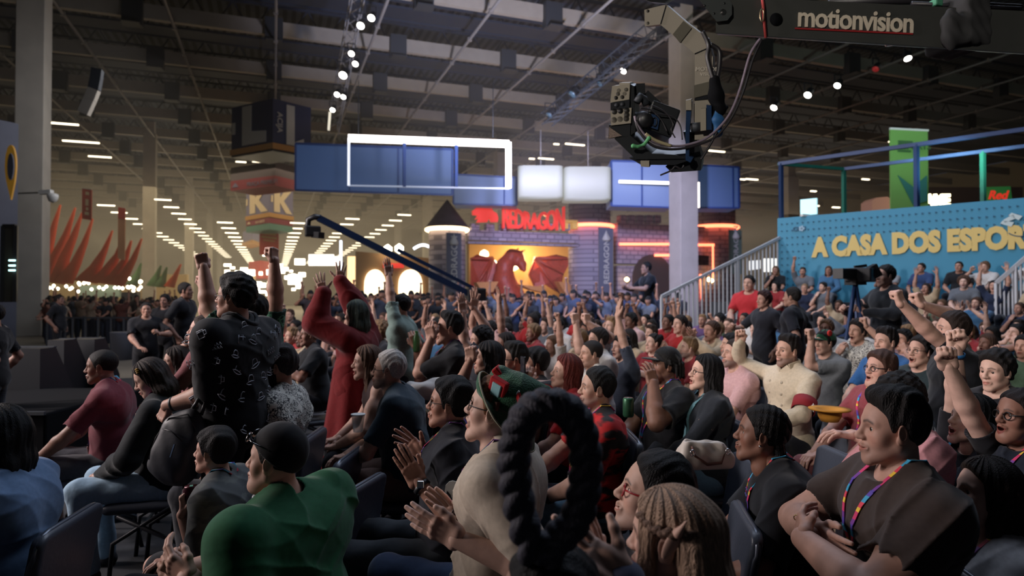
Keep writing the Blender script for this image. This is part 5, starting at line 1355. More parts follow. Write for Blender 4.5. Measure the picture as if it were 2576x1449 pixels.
def lanyard(root,K,fld,depth=.30,badge=True,m=None,wid=.016,badgecol=None):
    U=K['U'];R=K['R']; fwd=R@Vector((0,1,0)); upv=R@Vector((0,0,1)); rt=R@Vector((1,0,0))
    mb=MB(); ends=[]
    for s in(-1,1):
        path=[]
        for (x,y,z) in((.035,-.075,1.095),(.062,-.045,1.10),(.074,-.0,1.12)):
            path.append(march(fld,U(s*x,y,z+.06),-upv,.2)+upv*.004)
        for t in np.linspace(0.1,1,9):
            x=.074*(1-t)+.012*t; z=1.045-depth*t
            path.append(march(fld,U(s*x,.34,z),-fwd,.5)+fwd*.004)
        for i in range(len(path)-1):
            a,b=path[i],path[i+1]; d=(b-a)
            if d.length<1e-4: continue
            n=fwd if i>2 else (upv+fwd*.3)
            mb.bar(a,b+d.normalized()*.002,wid,.0022,up=n)
        ends.append(path[-1])
    mb.build('lanyard',m or ribbon_mat(),root)
    if badge:
        c=(ends[0]+ends[1])/2+fwd*.006
        bm=MB().box(c-upv*.055,(.062,.004,.088),R,bev=.0015); bm.build('badge',mat('badge_white',srgb(200,198,192),rough=.5) if badgecol is None else badgecol,root)
        MB().box(c-upv*.008,(.03,.008,.02),R,bev=.002).build('badge_clip',M_blk,root)
def cap(root,Mh,col,backward=False,brim=True):
    f=Field(); f.ell((0,-.016,.04),(.090,.112,.104) if backward else (.086,.108,.098),k=.02)
    f.cutfn(lambda x,y,z:(.030+.25*(0-y)*.35-z)+0*x if not backward else (.050+.62*np.minimum(y-.05,.03)-z)+0*x,.003)
    P,F=f.mesh(.004); me=np_mesh('cap',P,F); o=link('cap',me,cloth_mat(),root,Mh); o.color=(*col,1)
    if brim:
        s=-1 if backward else 1
        f=Field(); f.ell((0,s*.10,.030),(.075,.085,.014),k=.01); f.cutfn(lambda x,y,z:(.028-z-.0*y)+0*x,.002); f.cutfn(lambda x,y,z:(s*.075-y*1.0)*s*1.0+0*x+0*z if s>0 else (y+.075)+0*x+0*z,.004)
        P,F=f.mesh(.004); b=link('cap_brim',np_mesh('brim',P,F),cloth_mat(),o); b.color=(*[c*.8 for c in col],1)
    return o
LOD=[(3.3,(.0021,.0025,.0028,.0055,.0055)),(5.6,(.003,.003,.004,.008,.008)),(9,(.0045,.004,.006,.012,.012)),(1e9,(.007,.006,.009,.016,.016))]
def skc(c):
    r,g,b=srgb(*c); l=.3*r+.6*g+.1*b; return tuple(x*.80+l*.20 for x in(r,g,b))
def lod(d):
    for a,b in LOD:
        if d<a: return b
COUNT=[0]
ROOTS=[]
def person(label,px,py,d,stand=False,face=0,arms=('lap','lap'),hair='short',haircol=(22,18,17),skin=(196,148,122),shirt=(40,42,48),sleeve='short',pants=(30,32,40),kind='m',mouth='closed',fat=0.0,girth=1.0,beard=0.0,hn=0,hp=4,hr=0,lean=0.0,turn=0,size=None,glass=None,lany=None,legs=True,shorts=False,armr=1.0,shoulder=None,neck=.075,loose=0.0,vneck=0.0,seat=None,brow=1.0,headk=None,shirtmat=None,group=None,eyes=True,coll=None,quant=None,hscale=.93,sn=None,slen=.74):
    """a person whose crown is at photo pixel (px,py), d metres ahead of the camera"""
    fem=kind=='f'
    sz=size or (.95 if fem else 1.0)
    hh,hhair,hhand,hb,hs_=lod(d)
    sh=shoulder or (.165 if fem else .188)
    top=at(px,py,d)
    K=skeleton(stand,lean,math.radians(turn),math.radians(hn),math.radians(hp),math.radians(hr),girth,sh)
    tl=K['head']+K['Rh']@Vector((0,-.012,.122))*hscale
    want=top.z
    floorz=0.0
    # raise or lower the seat so that the crown meets its height
    dz=want/sz-tl.z
    if stand: 
        sz=want/tl.z; dz=0
    else:
        lim=.16
        if seat is None:
            if dz>lim: sz=sz*(want/sz)/(tl.z+lim); dz=lim
            if dz<-lim: sz=sz*(want/sz)/(tl.z-lim); dz=-lim
        else: dz=seat
    if abs(dz)>0:
        s0=K; mv=Vector((0,0,dz))
        oldU=K['U']; K['U']=lambda x,y,z:oldU(x,y,z)+mv
        for k in('pelvis','chest','waist','neck','head'): K[k]=K[k]+mv
        for k in('sh','hip'): K[k]={s:v+mv for s,v in K[k].items()}
        K['off']+=dz; tl=tl+mv
        if not stand: K['knee']={s:v+mv*.6 for s,v in K['knee'].items()}
    rz=face_dir(top)+math.radians(face)
    off=Matrix.Rotation(rz,3,'Z')@Vector((tl.x,tl.y,0))*sz
    root=empty('person',(top.x-off.x,top.y-off.y,top.z-tl.z*sz),rz); root.scale=(sz,sz,sz)
    if root.location.z<.02 or True: pass
    Wm=Matrix.Translation(root.location)@Matrix.Rotation(rz,4,'Z')@Matrix.Scale(sz,4); Wi=Wm.inverted(); Ri=Matrix.Rotation(-rz,3,'Z')
    A={}
    for s,sp in((1,arms[0]),(-1,arms[1])):
        if sp is None: continue
        if isinstance(sp,dict):
            Wl=Wi@at(*sp['px'])
            def vec(v): # world-direction given as (right, up, forward) of the photograph
                w_=RT*v[0]+UP*v[1]+FW*v[2]; return Ri@w_
            sp=(Wl,vec(sp.get('pole',(0,-1,0))),vec(sp['F']),vec(sp['N']),sp['hand'],True)
        A[s]=arm_joints(K,s,sp)
    head=head_mesh(headk or kind,mouth,fat,hh,beard,brow)
    (P,F,T),Mh=body_np(K,A,head,hb,hhand,hscale,legs=shorts and legs,fem=fem,girth=girth,armr=armr)
    b=link('body',np_mesh('body',P,F,T),skin_mat(),root); b.color=(*skc(skin),1)
    if shirt is not None:
        P,F,fld=shirt_np(K,A,hs_,girth,sleeve,fem=fem,armr=armr,seed=px*.013,loose=loose,neck=neck,vneck=vneck,slen=slen)
        t=link(sn or ('shirt' if sleeve!='long' else 'jacket'),np_mesh('shirt',P,F),shirtmat or cloth_mat(),root); t.color=(*srgb(*shirt),1)
        K['fld']=fld
    if legs:
        P,F=pants_np(K,.012 if d<4 else .016,girth,short=shorts); o=link('shorts' if shorts else 'trousers',np_mesh('pants',P,F),cloth_mat(),root); o.color=(*srgb(*pants),1)
        if d<5.5:
            for s in(-1,1):
                P,F=shoe_mb(K,s); o=link('shoe',np_mesh('shoe',P,F),cloth_mat(),root); o.color=(.05,.05,.06,1)
    if hair:
        h=link('hair',hair_mesh(hair,hhair),hair_mat(),root,Mh); h.color=(*srgb(*haircol),1)
    if eyes and d<5.0:
        for s in(-1,1): eye_part(root,Mh,s,hh)
    if glass: glasses(root,Mh,glass if not isinstance(glass,str) else M_blk,'thick' if glass!='thin' else 'thin')
    if lany and shirt is not None: lanyard(root,K,K['fld'],**(lany if isinstance(lany,dict) else {}))
    tag(root,label,'person',group)
    root['px']=px; root['py']=py; root['dd']=d
    K['A']=A; K['Mh']=Mh; K['sz']=sz; K['root']=root; K['Wm']=Wm
    ROOTS.append((root,px,py,d))
    return K
# ---------------------------------------------------------------- the people in front, one by one
def P2(px,py,d,hand,F,N,pole=(0,-1,0)): return dict(px=(px,py,d),hand=hand,F=F,N=N,pole=pole)

M_glred=mat('red_frames',srgb(150,30,34),rough=.35); M_glthin=mat('wire_frames',srgb(120,100,90),rough=.3,metal=.6)
def pattern_shirt(name,base,mark,scale,thr,mark2=None):
    m=mat(name,base,rough=.8); nt=m.node_tree;N=nt.nodes;L=nt.links;b=N['Principled BSDF']
    tc=N.new('ShaderNodeTexCoord');nz=N.new('ShaderNodeTexNoise');nz.inputs['Scale'].default_value=scale*.9;nz.inputs['Detail'].default_value=2
    mx=N.new('ShaderNodeMix');mx.data_type='RGBA';mx.blend_type='ADD';mx.inputs[0].default_value=.06
    L.new(tc.outputs['Object'],nz.inputs['Vector']);L.new(tc.outputs['Object'],mx.inputs[6]);L.new(nz.outputs['Color'],mx.inputs[7])
    v=N.new('ShaderNodeTexVoronoi');v.feature='F1';v.inputs['Scale'].default_value=scale;L.new(mx.outputs[2],v.inputs['Vector'])
    v2=N.new('ShaderNodeTexVoronoi');v2.feature='DISTANCE_TO_EDGE';v2.inputs['Scale'].default_value=scale*3.2;L.new(mx.outputs[2],v2.inputs['Vector'])
    a=N.new('ShaderNodeMath');a.operation='LESS_THAN';a.inputs[1].default_value=thr;L.new(v.outputs['Distance'],a.inputs[0])
    c=N.new('ShaderNodeMath');c.operation='LESS_THAN';c.inputs[1].default_value=.10;L.new(v2.outputs['Distance'],c.inputs[0])
    d=N.new('ShaderNodeMath');d.operation='MULTIPLY';L.new(a.outputs[0],d.inputs[0]);L.new(c.outputs[0],d.inputs[1])
    m2=N.new('ShaderNodeMix');m2.data_type='RGBA';m2.inputs[6].default_value=(*base,1);m2.inputs[7].default_value=(*mark,1)
    L.new(d.outputs[0],m2.inputs[0]);L.new(m2.outputs[2],b.inputs['Base Color']); return m
M_hats=pattern_shirt('hat_print_cloth',srgb(20,21,25),srgb(200,200,205),9,.42)
M_news=pattern_shirt('news_print_cloth',srgb(196,194,186),srgb(40,40,44),22,.75)
M_trop=pattern_shirt('leaf_print_cloth',srgb(28,62,52),srgb(90,150,120),12,.6)
M_redblk=pattern_shirt('red_black_jersey',srgb(172,26,28),srgb(24,20,22),6,.75)
M_dots=pattern_shirt('dotted_cloth',srgb(70,72,56),srgb(190,185,150),26,.28)
def splotch(name,c1,c2,scale,lo=.45,hi=.52):
    m=mat(name,c1,rough=.8);nt=m.node_tree;N=nt.nodes;L=nt.links;b=N['Principled BSDF']
    tc=N.new('ShaderNodeTexCoord');mp=N.new('ShaderNodeMapping');mp.inputs['Scale'].default_value=(1,1,2.6);mp.inputs['Rotation'].default_value=(.5,.3,0)
    nz=N.new('ShaderNodeTexNoise');nz.inputs['Scale'].default_value=scale;nz.inputs['Detail'].default_value=3
    L.new(tc.outputs['Object'],mp.inputs[0]);L.new(mp.outputs[0],nz.inputs['Vector'])
    cr=N.new('ShaderNodeValToRGB');cr.color_ramp.elements[0].position=lo;cr.color_ramp.elements[0].color=(*c1,1);cr.color_ramp.elements[1].position=hi;cr.color_ramp.elements[1].color=(*c2,1)
    L.new(nz.outputs['Fac'],cr.inputs[0]);L.new(cr.outputs[0],b.inputs['Base Color']);return m
M_redblk=splotch('red_black_jersey2',srgb(186,26,28),srgb(24,20,22),5)
M_camo=splotch('grey_wash_cloth',srgb(86,90,88),srgb(66,70,72),9)

def band(root,A,s,mt,name,r=.034,w=.02,t=.92,scale=1.0):
    a=A[s];d=(a['W']-a['E']);c=a['E'].lerp(a['W'],t)
    y=d.normalized(); x=y.orthogonal().normalized(); z=x.cross(y)
    R=Matrix((x,z,y)).transposed()
    mb=MB().lathe([(r,-w/2),(r+.004,-w/2),(r+.004,w/2),(r,w/2)],c,18,R=R,cap=False)
    return mb.build(name,mt,root)

# right front ------------------------------------------------------
K=person('man in a plain brown T-shirt with crossed arms and a conference lanyard, right foreground',2258,984,2.03,face=0,
  arms=(((.03,.215,.865),(1,.5,-.5),(-1,-.12,-.02),(0,-1,0),'flat'),((.04,.285,.875),(1,.6,-1),(-.93,-.18,.34),(0,-1,-.1),'relax')),
  hair='quiff',haircol=(24,21,21),skin=(190,140,118),shirt=(62,52,48),kind='m',fat=.2,girth=1.08,beard=.3,hn=-6,hp=3,armr=1.26,shoulder=.205,size=1.04,slen=.60,pants=(28,28,32),lany=dict(depth=.19),brow=1.25,neck=.085)
root=K['root']; a=K['A'][-1]
MB().tube([Vector(a['M']@Vector((-.0095+.0105*math.cos(t),.108,.0105*math.sin(t)))) for t in np.linspace(0,2*PI,12,endpoint=False)],.0018,5,closed=True).build('gold_ring',M_gold2,root)
K=person('woman with long straight dark brown hair and a white shirt at the lower right corner',2500,1160,2.05,face=-2,arms=('lap','lap'),kind='f',hair='longer',haircol=(44,34,30),skin=(202,156,134),shirt=(205,202,204),sleeve='long',hn=0,hp=12,size=.95,lany=dict(depth=.2,badge=False),vneck=.03,mouth='closed',pants=(40,44,60),brow=1.2)
K=person('young man with cornrow braids and an earring in a black T-shirt',1934,1022,2.62,face=-13,arms=(((.12,.42,.62),(1,-.3,-.4),(-.5,.8,-.3),(0,-.1,-1),'relax'),((.10,.36,.66),(1,-.1,-.6),(-.6,.8,-.1),(0,-.1,-1),'relax')),hair='corn',haircol=(16,14,14),skin=(134,88,66),shirt=(24,26,31),mouth='smile',hp=9,hn=-4,lean=.24,fat=.15,size=1.03,girth=1.0,lany=dict(depth=.33,badge=False),brow=1.2,loose=.008)
MB().lathe([(.001,-.006),(.006,-.002),(.006,.002),(.001,.006)],(-.083,.004,-.034),8).build('earring',M_silver,K['root'],K['Mh'])
R=K['R'];fl=K['fld'];g=MB()
for (x,z,w,h) in((.05,.98,.05,.012),(.05,.95,.055,.03),(.05,.905,.05,.03),(.03,.87,.03,.03)):
    p=march(fl,K['U'](x,.35,z),-(R@Vector((0,1,0))),.5); g.box(p,(w,.006,h),R)
g.build('chest_print',mat('blue_print',srgb(58,62,120),rough=.8),K['root'])
K=person('man in red framed glasses with slick black hair, looking up beside the blond woman',1684,1146,1.82,face=-4,arms=('lapclasp','lapclasp'),hair='short',haircol=(14,13,15),skin=(200,155,132),shirt=(28,28,34),glass=M_glred,mouth='smile',hp=16,beard=.35,size=1.0,fat=.1,hscale=.97)
K=person('woman with long blond hair, side braid and pointed ears, seen from behind',1700,1224,1.42,face=-18,kind='f',headk='e',hair=None,skin=(206,160,138),shirt=(58,62,82),sleeve='long',hp=0,hn=0,size=.98,
  arms=(P2(1560,1450,1.26,'spread',(-.80,.55,.1),(.3,.5,-.8),(-.3,-1,-.2)),P2(1530,1475,1.38,'spread',(-.25,.95,.0),(-.9,0,.3),(-.3,-1,.2))),pants=(40,40,50))
root=K['root'];Mh=K['Mh']
f=Field(); t=.012
f.ell((0,-.016,.036),(.075+t,.098+t,.092),k=.02); f.ell((0,.010,.032),(.068+t,.083+t*.8,.083),k=.02)
for s in(-1,1):
    f.chain([(s*.066,.035,.03),(s*.074,.045,-.05),(s*.072,.04,-.16),(s*.07,.03,-.26)],[.022,.02,.018,.01],k=.02)
    f.chain([(s*.06,-.07,.0),(s*.075,-.08,-.10),(s*.08,-.085,-.25),(s*.07,-.08,-.36)],[.035,.04,.035,.015],k=.03)
f.chain([(0,-.09,.03),(0,-.098,-.1),(0,-.105,-.26),(0,-.10,-.38)],[.045,.055,.05,.02],k=.04)
f.cutfn(lambda x,y,z: np.minimum((np.interp(y,[-.13,-.02,.03,.055,.07,.09,.1],[-.6,-.6,-.6,-.3,.06,.09,.12]).astype(np.float32)-z)*.6+0*x,1),.012)
f.ell((-.095,-.012,.000),(.034,.030,.052),k=.012,op='s')
f.disp=lambda x,y,z:.0018*np.sin(19*np.arctan2(x,.03-y)+4*np.sin(8*z+1))+.0008*np.sin(47*np.arctan2(x,.03-y)-3*np.sin(6*z))
P,F=f.mesh(.0020); o=link('hair',np_mesh('hair',P,F),hair_mat(),root,Mh); o.color=(*srgb(158,132,112),1)
f=Field()
path=[(-.060,.062,.062),(-.082,.03,.045),(-.090,-.005,.04),(-.088,-.04,.04),(-.07,-.08,.04),(-.04,-.105,.035),(0,-.118,.03)]
for k in range(34):
    u=k/33*(len(path)-1); i=min(int(u),len(path)-2); p=np.array(path[i])*(1-(u-i))+np.array(path[i+1])*(u-i); n=np.array((p[0],p[1],0));n/=np.linalg.norm(n)
    f.ell(p+np.array((0,0,1))*.007*math.sin(k*1.6)+n*.006*math.cos(k*1.6*2)*.5,(.009,.011,.0085),None,.003)
P,F=f.mesh(.002); b=link('side_braid',np_mesh('braid',P,F),hair_mat(),o); b.color=(*srgb(120,96,82),1)
# person with the braid loop
K=person('person with a huge upright black braid loop rising from black hair at the bottom edge',1388,1378,1.16,face=0,kind='f',hair='short',haircol=(12,12,15),skin=(150,110,90),shirt=(22,22,28),sleeve='long',size=.95,hp=0,arms=('lap','lap'))
root=K['root'];Wi=K['Wm'].inverted()
lp=[(1345,1392),(1318,1320),(1300,1240),(1292,1170),(1296,1110),(1312,1062),(1340,1028),(1378,1014),(1418,1022),(1448,1052),(1466,1100),(1474,1160),(1470,1225),(1455,1285),(1430,1330),(1395,1352),(1372,1392)]
W=[Wi@at(x,y,1.12-.03*math.sin(i/16*PI)) for i,(x,y) in enumerate(lp)]
f=Field(); n=150; X=K['Wm'].inverted().to_3x3()@RT; 
for ph in(0,2*PI/3,4*PI/3):
    pts=[];rs=[]
    for k in range(n):
        u=k/(n-1)*(len(W)-1); i=min(int(u),len(W)-2); t=u-i; p=W[i].lerp(W[i+1],t); dn=(W[i+1]-W[i]).normalized(); sx=dn.cross((Wi.to_3x3()@FW).normalized()).normalized(); sy=dn.cross(sx)
        a=k*.30+ph; pts.append(p+sx*(.0155*math.cos(a))+sy*(.0155*math.sin(a))); rs.append(.0150+.0012*math.sin(k*.9))
    f.chain(pts,rs,k=.0015)
P,F=f.mesh(.0028); o=link('braid_loop',np_mesh('braid',P,F),hair_mat(),root); o.color=(*srgb(72,72,82),1)
# clapping pair in the middle -------------------------------------
K=person('man in green felt hat with red trim and cream T-shirt, clapping',1276,948,2.2,face=-8,arms=(P2(1160,1322,2.22,'flat',(-.6,.8,-.1),(-.5,-.2,-1),(0.6,-1,0.4)),P2(1150,1352,1.95,'flat',(-.9,.38,.1),(.1,.3,1),(.6,-1,-.5))),
  hair='short',haircol=(120,84,58),skin=(205,160,138),shirt=(186,174,158),mouth='open',hp=14,hn=0,size=1.04,girth=.95,glass='thin',pants=(46,62,90),loose=.010,armr=.98,shoulder=.178,lany=dict(depth=.3,badge=False),neck=.08)
root=K['root'];Mh=K['Mh']
def felt_hat(root,Mh):
    Mt=Mh@Matrix.Translation((0,-.01,.0))@Matrix.Rotation(.20,4,'X')
    G=mat('green_felt',srgb(34,92,60),rough=.95,noise=.25,nscale=60,bump=.5,bscale=180,sheen=.4)
    f=Field()
    f.ell((0,-.03,.055),(.094,.116,.080),k=.02); f.cone((0,-.06,.10),(0,-.13,.135),.06,.025,k=.05); f.cone((0,.02,.10),(0,.05,.115),.05,.035,k=.04)
    f.cutfn(lambda x,y,z:(.022-z)+0*x+0*y,.003)
    P,F=f.mesh(.0035); o=link('hat',np_mesh('hat',P,F),G,root,Mt)
    mb=MB(); n=48; V=[];F=[]
    for i in range(n):
        a=2*PI*i/n; ca,sa=math.cos(a),math.sin(a)
        fr=max(0,sa); bk=max(0,-sa)
        for r,z in((.084,.036),(.100+.004*fr,.030-.012*bk+.010*fr),(.118-.004*fr,.018-.040*bk+.045*fr),(.134-.016*fr,.004-.070*bk+.090*fr)):
            V.append((r*ca,-.022+r*sa*1.2,z))
    for i in range(n):
        j=(i+1)%n
        for k in range(3): F.append((i*4+k,i*4+k+1,j*4+k+1,j*4+k))
    mb.add(V,F,True); b=mb.build('hat_brim',G,o); sd=b.modifiers.new('s','SOLIDIFY'); sd.thickness=.006
    MB().tube([V[i*4+3] for i in range(n)],.0035,6,closed=True).build('brim_edge',mat('pale_edge',srgb(150,150,130),rough=.9),b)
    red=mat('red_felt',srgb(178,30,36),rough=.95); cy=mat('pale_cyan',srgb(150,200,205),rough=.6)
    for cx,cyy,cz,rz,ry in((-.078,.022,.088,PI/2-.25,-.42),(-.005,.045,.118,.1,-1.15),(.098,.015,.075,-PI/2-.15,-.35)):
        M=Matrix.Translation((cx,cyy,cz))@Matrix.Rotation(rz,4,'Z')@Matrix.Rotation(ry,4,'X')
        p=MB().box((0,0,0),(.072,.026,.074),bev=.006).build('red_patch',red,o,M)
        MB().box((0,.0,0),(.040,.034,.050),bev=.003).build('pale_window',cy,p)
    MB().tube([(-.098,.0,.05),(-.102,-.008,.02),(-.1,-.012,.0)],.011,6).build('brown_tassel',mat('brown_strap',srgb(96,62,52),rough=.6),o)
    Mr=Matrix.Translation((-.095,-.085,.065))@Matrix.Rotation(PI/2-.5,4,'Z')@Matrix.Rotation(-.3,4,'X')
    MB().prism([(-.045,-.022),(.040,-.026),(.046,.0),(.03,.045)],.012,Mr@Matrix.Rotation(PI/2,4,'X')).build('red_ear',red,o)
    MB().tube([Mr@Vector((x,-.006,z)) for x,z in((-.047,-.024),(.042,-.028),(.05,.0),(.032,.05))],.004,6).build('white_trim',M_white,o)
felt_hat(root,Mh)
tm=text_mesh('SUPER',.05,.001,.001); 
fl=K['fld'];p=march(fl,K['U'](-.05,.35,.87),-(K['R']@Vector((0,1,0))),.5)
link('chest_print',tm,M_blk,root,frame(p+Vector((.10,.006,-.02)),(-1,0,0),(0,0,1)))
K=person('teenager with glasses and black hair in a dark sports jersey, hands raised to clap',1146,953,2.85,face=0,arms=(P2(1068,1140,2.9,'spread',(-.75,.6,0),(-.3,-.3,-1),(0.4,-1,.6)),P2(1052,1212,2.62,'flat',(-.5,.85,0),(-.4,.1,.9),(.3,-1,-.5))),hair='bowl',haircol=(16,15,17),skin=(168,116,92),shirt=(22,25,34),glass='thin',mouth='smile',hp=8,size=.97,lany=dict(depth=.22,badge=False),pants=(44,50,56),neck=.08)
root=K['root']; band(root,K['A'],-1,M_blk,'watch_strap',t=.9); 
a=K['A'][-1]; MB().box(a['E'].lerp(a['W'],.9)+Vector((-.03,0,.02)),(.02,.03,.03),bev=.004).build('watch',M_silver,root)
fl=K['fld']; Sx=Vector((-1,0,0))
def decal_pt(x,y,z): return march(fl,(x-.35,y,z),(1,0,0),.5)
S=K['sh'][-1]; E=K['A'][-1]['E']
c=S.lerp(E,.45); p=march(fl,(c.x-.3,c.y,c.z),(1,0,0),.4)
ar=Vector((E-S)).normalized()
Md=frame(p+Vector((-.004,0,0)),(0,-1,0),(0,0,1))
al=[(0,-.052),(.012,-.046),(.026,-.02),(.032,.012),(.028,.034),(.014,.048),(0,.052),(-.014,.048),(-.028,.034),(-.032,.012),(-.026,-.02),(-.012,-.046)]
o=MB().prism(al,.004,Md).build('head_emblem',mat('white_print',srgb(205,208,205),rough=.7),root)
mb=MB()
for s in(-1,1): mb.prism([(s*.004,-.022),(s*.024,.002),(s*.022,.012),(s*.008,-.004)][::s],.006,Md)
mb.build('emblem_eyes',M_blk,o)
c=S.lerp(E,.80); p=march(fl,(c.x-.3,c.y,c.z),(1,0,0),.4); Mh2=frame(p+Vector((-.004,0,0)),(0,-1,0),(0,0,1))
mb=MB(); mb.prism([(-.02,-.018),(-.014,-.018),(-.010,.018),(-.018,.018)],.003,Mh2).prism([(.014,-.018),(.02,-.018),(.018,.018),(.010,.018)],.003,Mh2).prism([(-.012,-.004),(.012,-.004),(.012,.003),(-.012,.003)],.003,Mh2); mb.build('letter_emblem',MATS['white_print'],root)
link('small_lettering',text_mesh('HONDA',.012,.001,.0004,align='CENTER'),MATS['white_print'],root,frame(p+Vector((-.005,0,-.034)),(0,-1,0),(0,0,1)))
PMOT=[]
# left front ------------------------------------------------------
K=person('heavy man in a green T-shirt with a backward black cap, back to the camera',712,1074,2.25,face=-13,arms=(P2(476,1432,2.15,'clasp',(-.85,.45,.1),(.2,-.5,1),(.5,-1,.4)),P2(480,1452,1.98,'relax',(-.8,.55,.2),(.3,.3,1),(.6,-1,-.3))),hair='buzz',haircol=(30,26,24),skin=(196,148,124),shirt=(24,84,52),hp=6,hn=14,size=1.0,girth=1.3,fat=.6,armr=1.35,shoulder=.235,beard=.3,lean=.16,pants=(44,50,58),loose=.02,neck=.085)
root=K['root'];Mh=K['Mh']; cp=cap(root,Mh,srgb(20,21,24),backward=True,brim=False)
Ms=Mh@Matrix.Translation((0,.01,.058))@Matrix.Rotation(.25,4,'X')
mb=MB()
for s in(-1,1):
    f=Field(); f.ell((s*.034,.096,0),(.03,.008,.019),Matrix.Rotation(s*-.25,3,'Z'),.003); P,F=f.mesh(.003); mb.add(P,F.tolist(),True)
    mb.tube([(s*.06,.09,.004),(s*.084,.05,.004),(s*.088,-.02,.002)],.003,6)
mb.build('sunglasses',mat('dark_glass',srgb(18,18,22),rough=.08,coat=1),root,Ms)
a=K['A'][-1]
for k in range(9):
    band(root,K['A'],-1,M_silver if k!=4 else M_blk,'watch_link',r=.030,w=.006,t=.80+.022*k) if k in(1,3,5) else None
K=person('boy with short dark hair in a washed grey T-shirt holding a drink can',553,1078,2.72,face=3,kind='k',arms=('lap',P2(462,1292,2.58,'grip',(-.12,.9,.2),(.95,0,.5),(.6,-1,-.3))),hair='bowl',haircol=(22,20,22),skin=(192,140,118),shirt=(78,82,82),shirtmat=M_camo,size=.84,hp=6,hn=-5,lean=.12,girth=.85,armr=.85,shorts=True,pants=(26,27,32),mouth='closed',loose=.02,lany=dict(depth=.2,badge=False))
a=K['A'][-1]; pc=K['Wm']@(a['M']@Vector((.0,.055,-.040)))
e=empty('drink_can',pc-Vector((0,0,.055)))
MB().lathe([(.024,0),(.031,.008),(.032,.012),(.032,.10),(.026,.112),(.0265,.115)],n=20).build('can_body',mat('can_maroon',srgb(74,26,36),rough=.3,metal=.5),e)
MB().lathe([(.0255,.1125),(.020,.112),(.018,.110)],n=20).build('can_top',M_silver,e)
MB().box((0,-.004,.116),(.012,.022,.003)).build('pull_tab',mat('tab_green',srgb(120,190,170),rough=.3),e)
tag(e,'dark maroon drink can with a silver top held by the boy in the grey T-shirt','drink can')
K=person('tall man in black shirt printed with white hats and mugs, standing, seen from behind',602,694,3.35,stand=True,face=-15,arms=(((.17,.24,.66),(.3,-1,-.3),(-.2,.9,-.3),(-1,0,-.2),'relax'),P2(424,1020,3.25,'fist',(-.45,-.85,.1),(.6,0,.8),(.7,-.7,.2))),hair='messy',haircol=(15,14,15),skin=(178,126,102),shirt=(20,21,25),sleeve='elbow',hp=6,hn=8,girth=1.16,fat=.3,armr=1.2,shoulder=.22,glass='thin',pants=(18,19,23),loose=.016,beard=.1)
band(K['root'],K['A'],-1,M_blk,'bracelet',t=.86,w=.012)
# printed hats and mugs
fl=K['fld'];R=K['R'];U=K['U'];mb=MB();rp=random.Random(9)
def motif(kind,p,n,up,s,rot):
    x=up.cross(n).normalized(); M=Matrix((x,n.cross(x)*-1 if False else up,n)).transposed().to_4x4(); M.translation=p; M=M@Matrix.Rotation(rot,4,'Z')
    T=lambda q:[M@Vector((a*s,b*s,.002)) for a,b in q]
    if kind==0:
        mb.tube(T([(-.9,-.3),(-.5,-.5),(0,-.56),(.5,-.5),(.9,-.3),(.5,-.2),(0,-.16),(-.5,-.2)]),.0024,4,closed=True); mb.tube(T([(-.48,-.2),(-.44,.3),(-.2,.55),(.25,.5),(.46,.25),(.5,-.2)]),.0024,4)
    elif kind==1:
        mb.tube(T([(-.5,.5),(.4,.5),(.36,-.5),(-.46,-.5)]),.0024,4,closed=True); mb.tube(T([(.4,.3),(.75,.3),(.78,-.2),(.38,-.25)]),.0024,4); mb.tube(T([(-.5,.3),(.4,.3)]),.0024,4)
    else:
        for j in range(2):
            for k in range(4): mb.tube(T([(-.7+.4*k,-.1-.4*j),(-.62+.4*k,.2-.4*j),(-.45+.4*k,-.1-.4*j)]),.0020,4)
for it in range(240):
    back=it<150
    x,z=rp.uniform(-.19,.19),rp.uniform(.48,1.06)
    if back: o_p=U(x,-.5,z); dv=R@Vector((0,1,0))
    else: o_p=U(-.6,rp.uniform(-.14,.16),z); dv=R@Vector((1,0,0))
    p=march(fl,o_p,dv,.62)
    if (p-o_p).length>.6 or any((p-q).length<.078 for q in PMOT): continue
    PMOT.append(p); motif(rp.choice([0,0,1,2]),p-dv*.002,-dv,R@Vector((0,0,1)),rp.uniform(.034,.046),rp.uniform(-.5,.5))
_pm=mb.mesh('p'); join_into([c for c in K['root'].children if c.name.startswith('shirt') or c.name.startswith('jacket')][0],_pm,mat('pale_print',srgb(178,184,196),rough=.8))
MB().tube([march(fl,U(.085*math.cos(t),-.015+.085*math.sin(t),1.3),(0,0,-1),.3)+Vector((0,0,.004)) for t in np.linspace(0,2*PI,16,endpoint=False)],.012,6,closed=True).build('shirt_collar',cloth_mat(),K['root']).color=(.02,.021,.025,1)
# black backpack hanging from his hand
e=empty('backpack',at(418,1210,3.15)); e.scale=(.78,.78,.78)
f=Field(); f.ell((0,0,.27),(.135,.085,.22),k=.04); f.ell((.0,.03,.12),(.15,.10,.14),k=.05); f.ell((0,-.05,.2),(.11,.05,.15),k=.03); f.box((0,0,.22),(.13,.07,.18),rd=.05,k=.05)
f.disp=lambda x,y,z:.003*np.sin(40*z+20*x)*np.sin(25*x+10*y)
P,F=f.mesh(.006); link('bag_body',np_mesh('bag',P,F),mat('black_nylon',srgb(40,42,48),rough=.5,bump=.08,bscale=30),e)
MB().tube([(-.09,-.10,.34),(-.02,-.115,.36),(.06,-.105,.33)],.004,6).tube([(-.11,-.075,.12),(-.13,-.06,.25),(-.10,-.06,.40),(0,-.055,.47),(.09,-.06,.41)],.005,6).build('zip',M_blk,e)
MB().tube([(-.03,.02,.47),(-.02,.03,.55),(.03,.03,.55),(.04,.02,.47)],.012,8).build('handle',M_blk,e)
MB().bar((.03,-.115,.30),(.04,-.12,.22),.012,.006).build('zip_pull',M_silver,e)
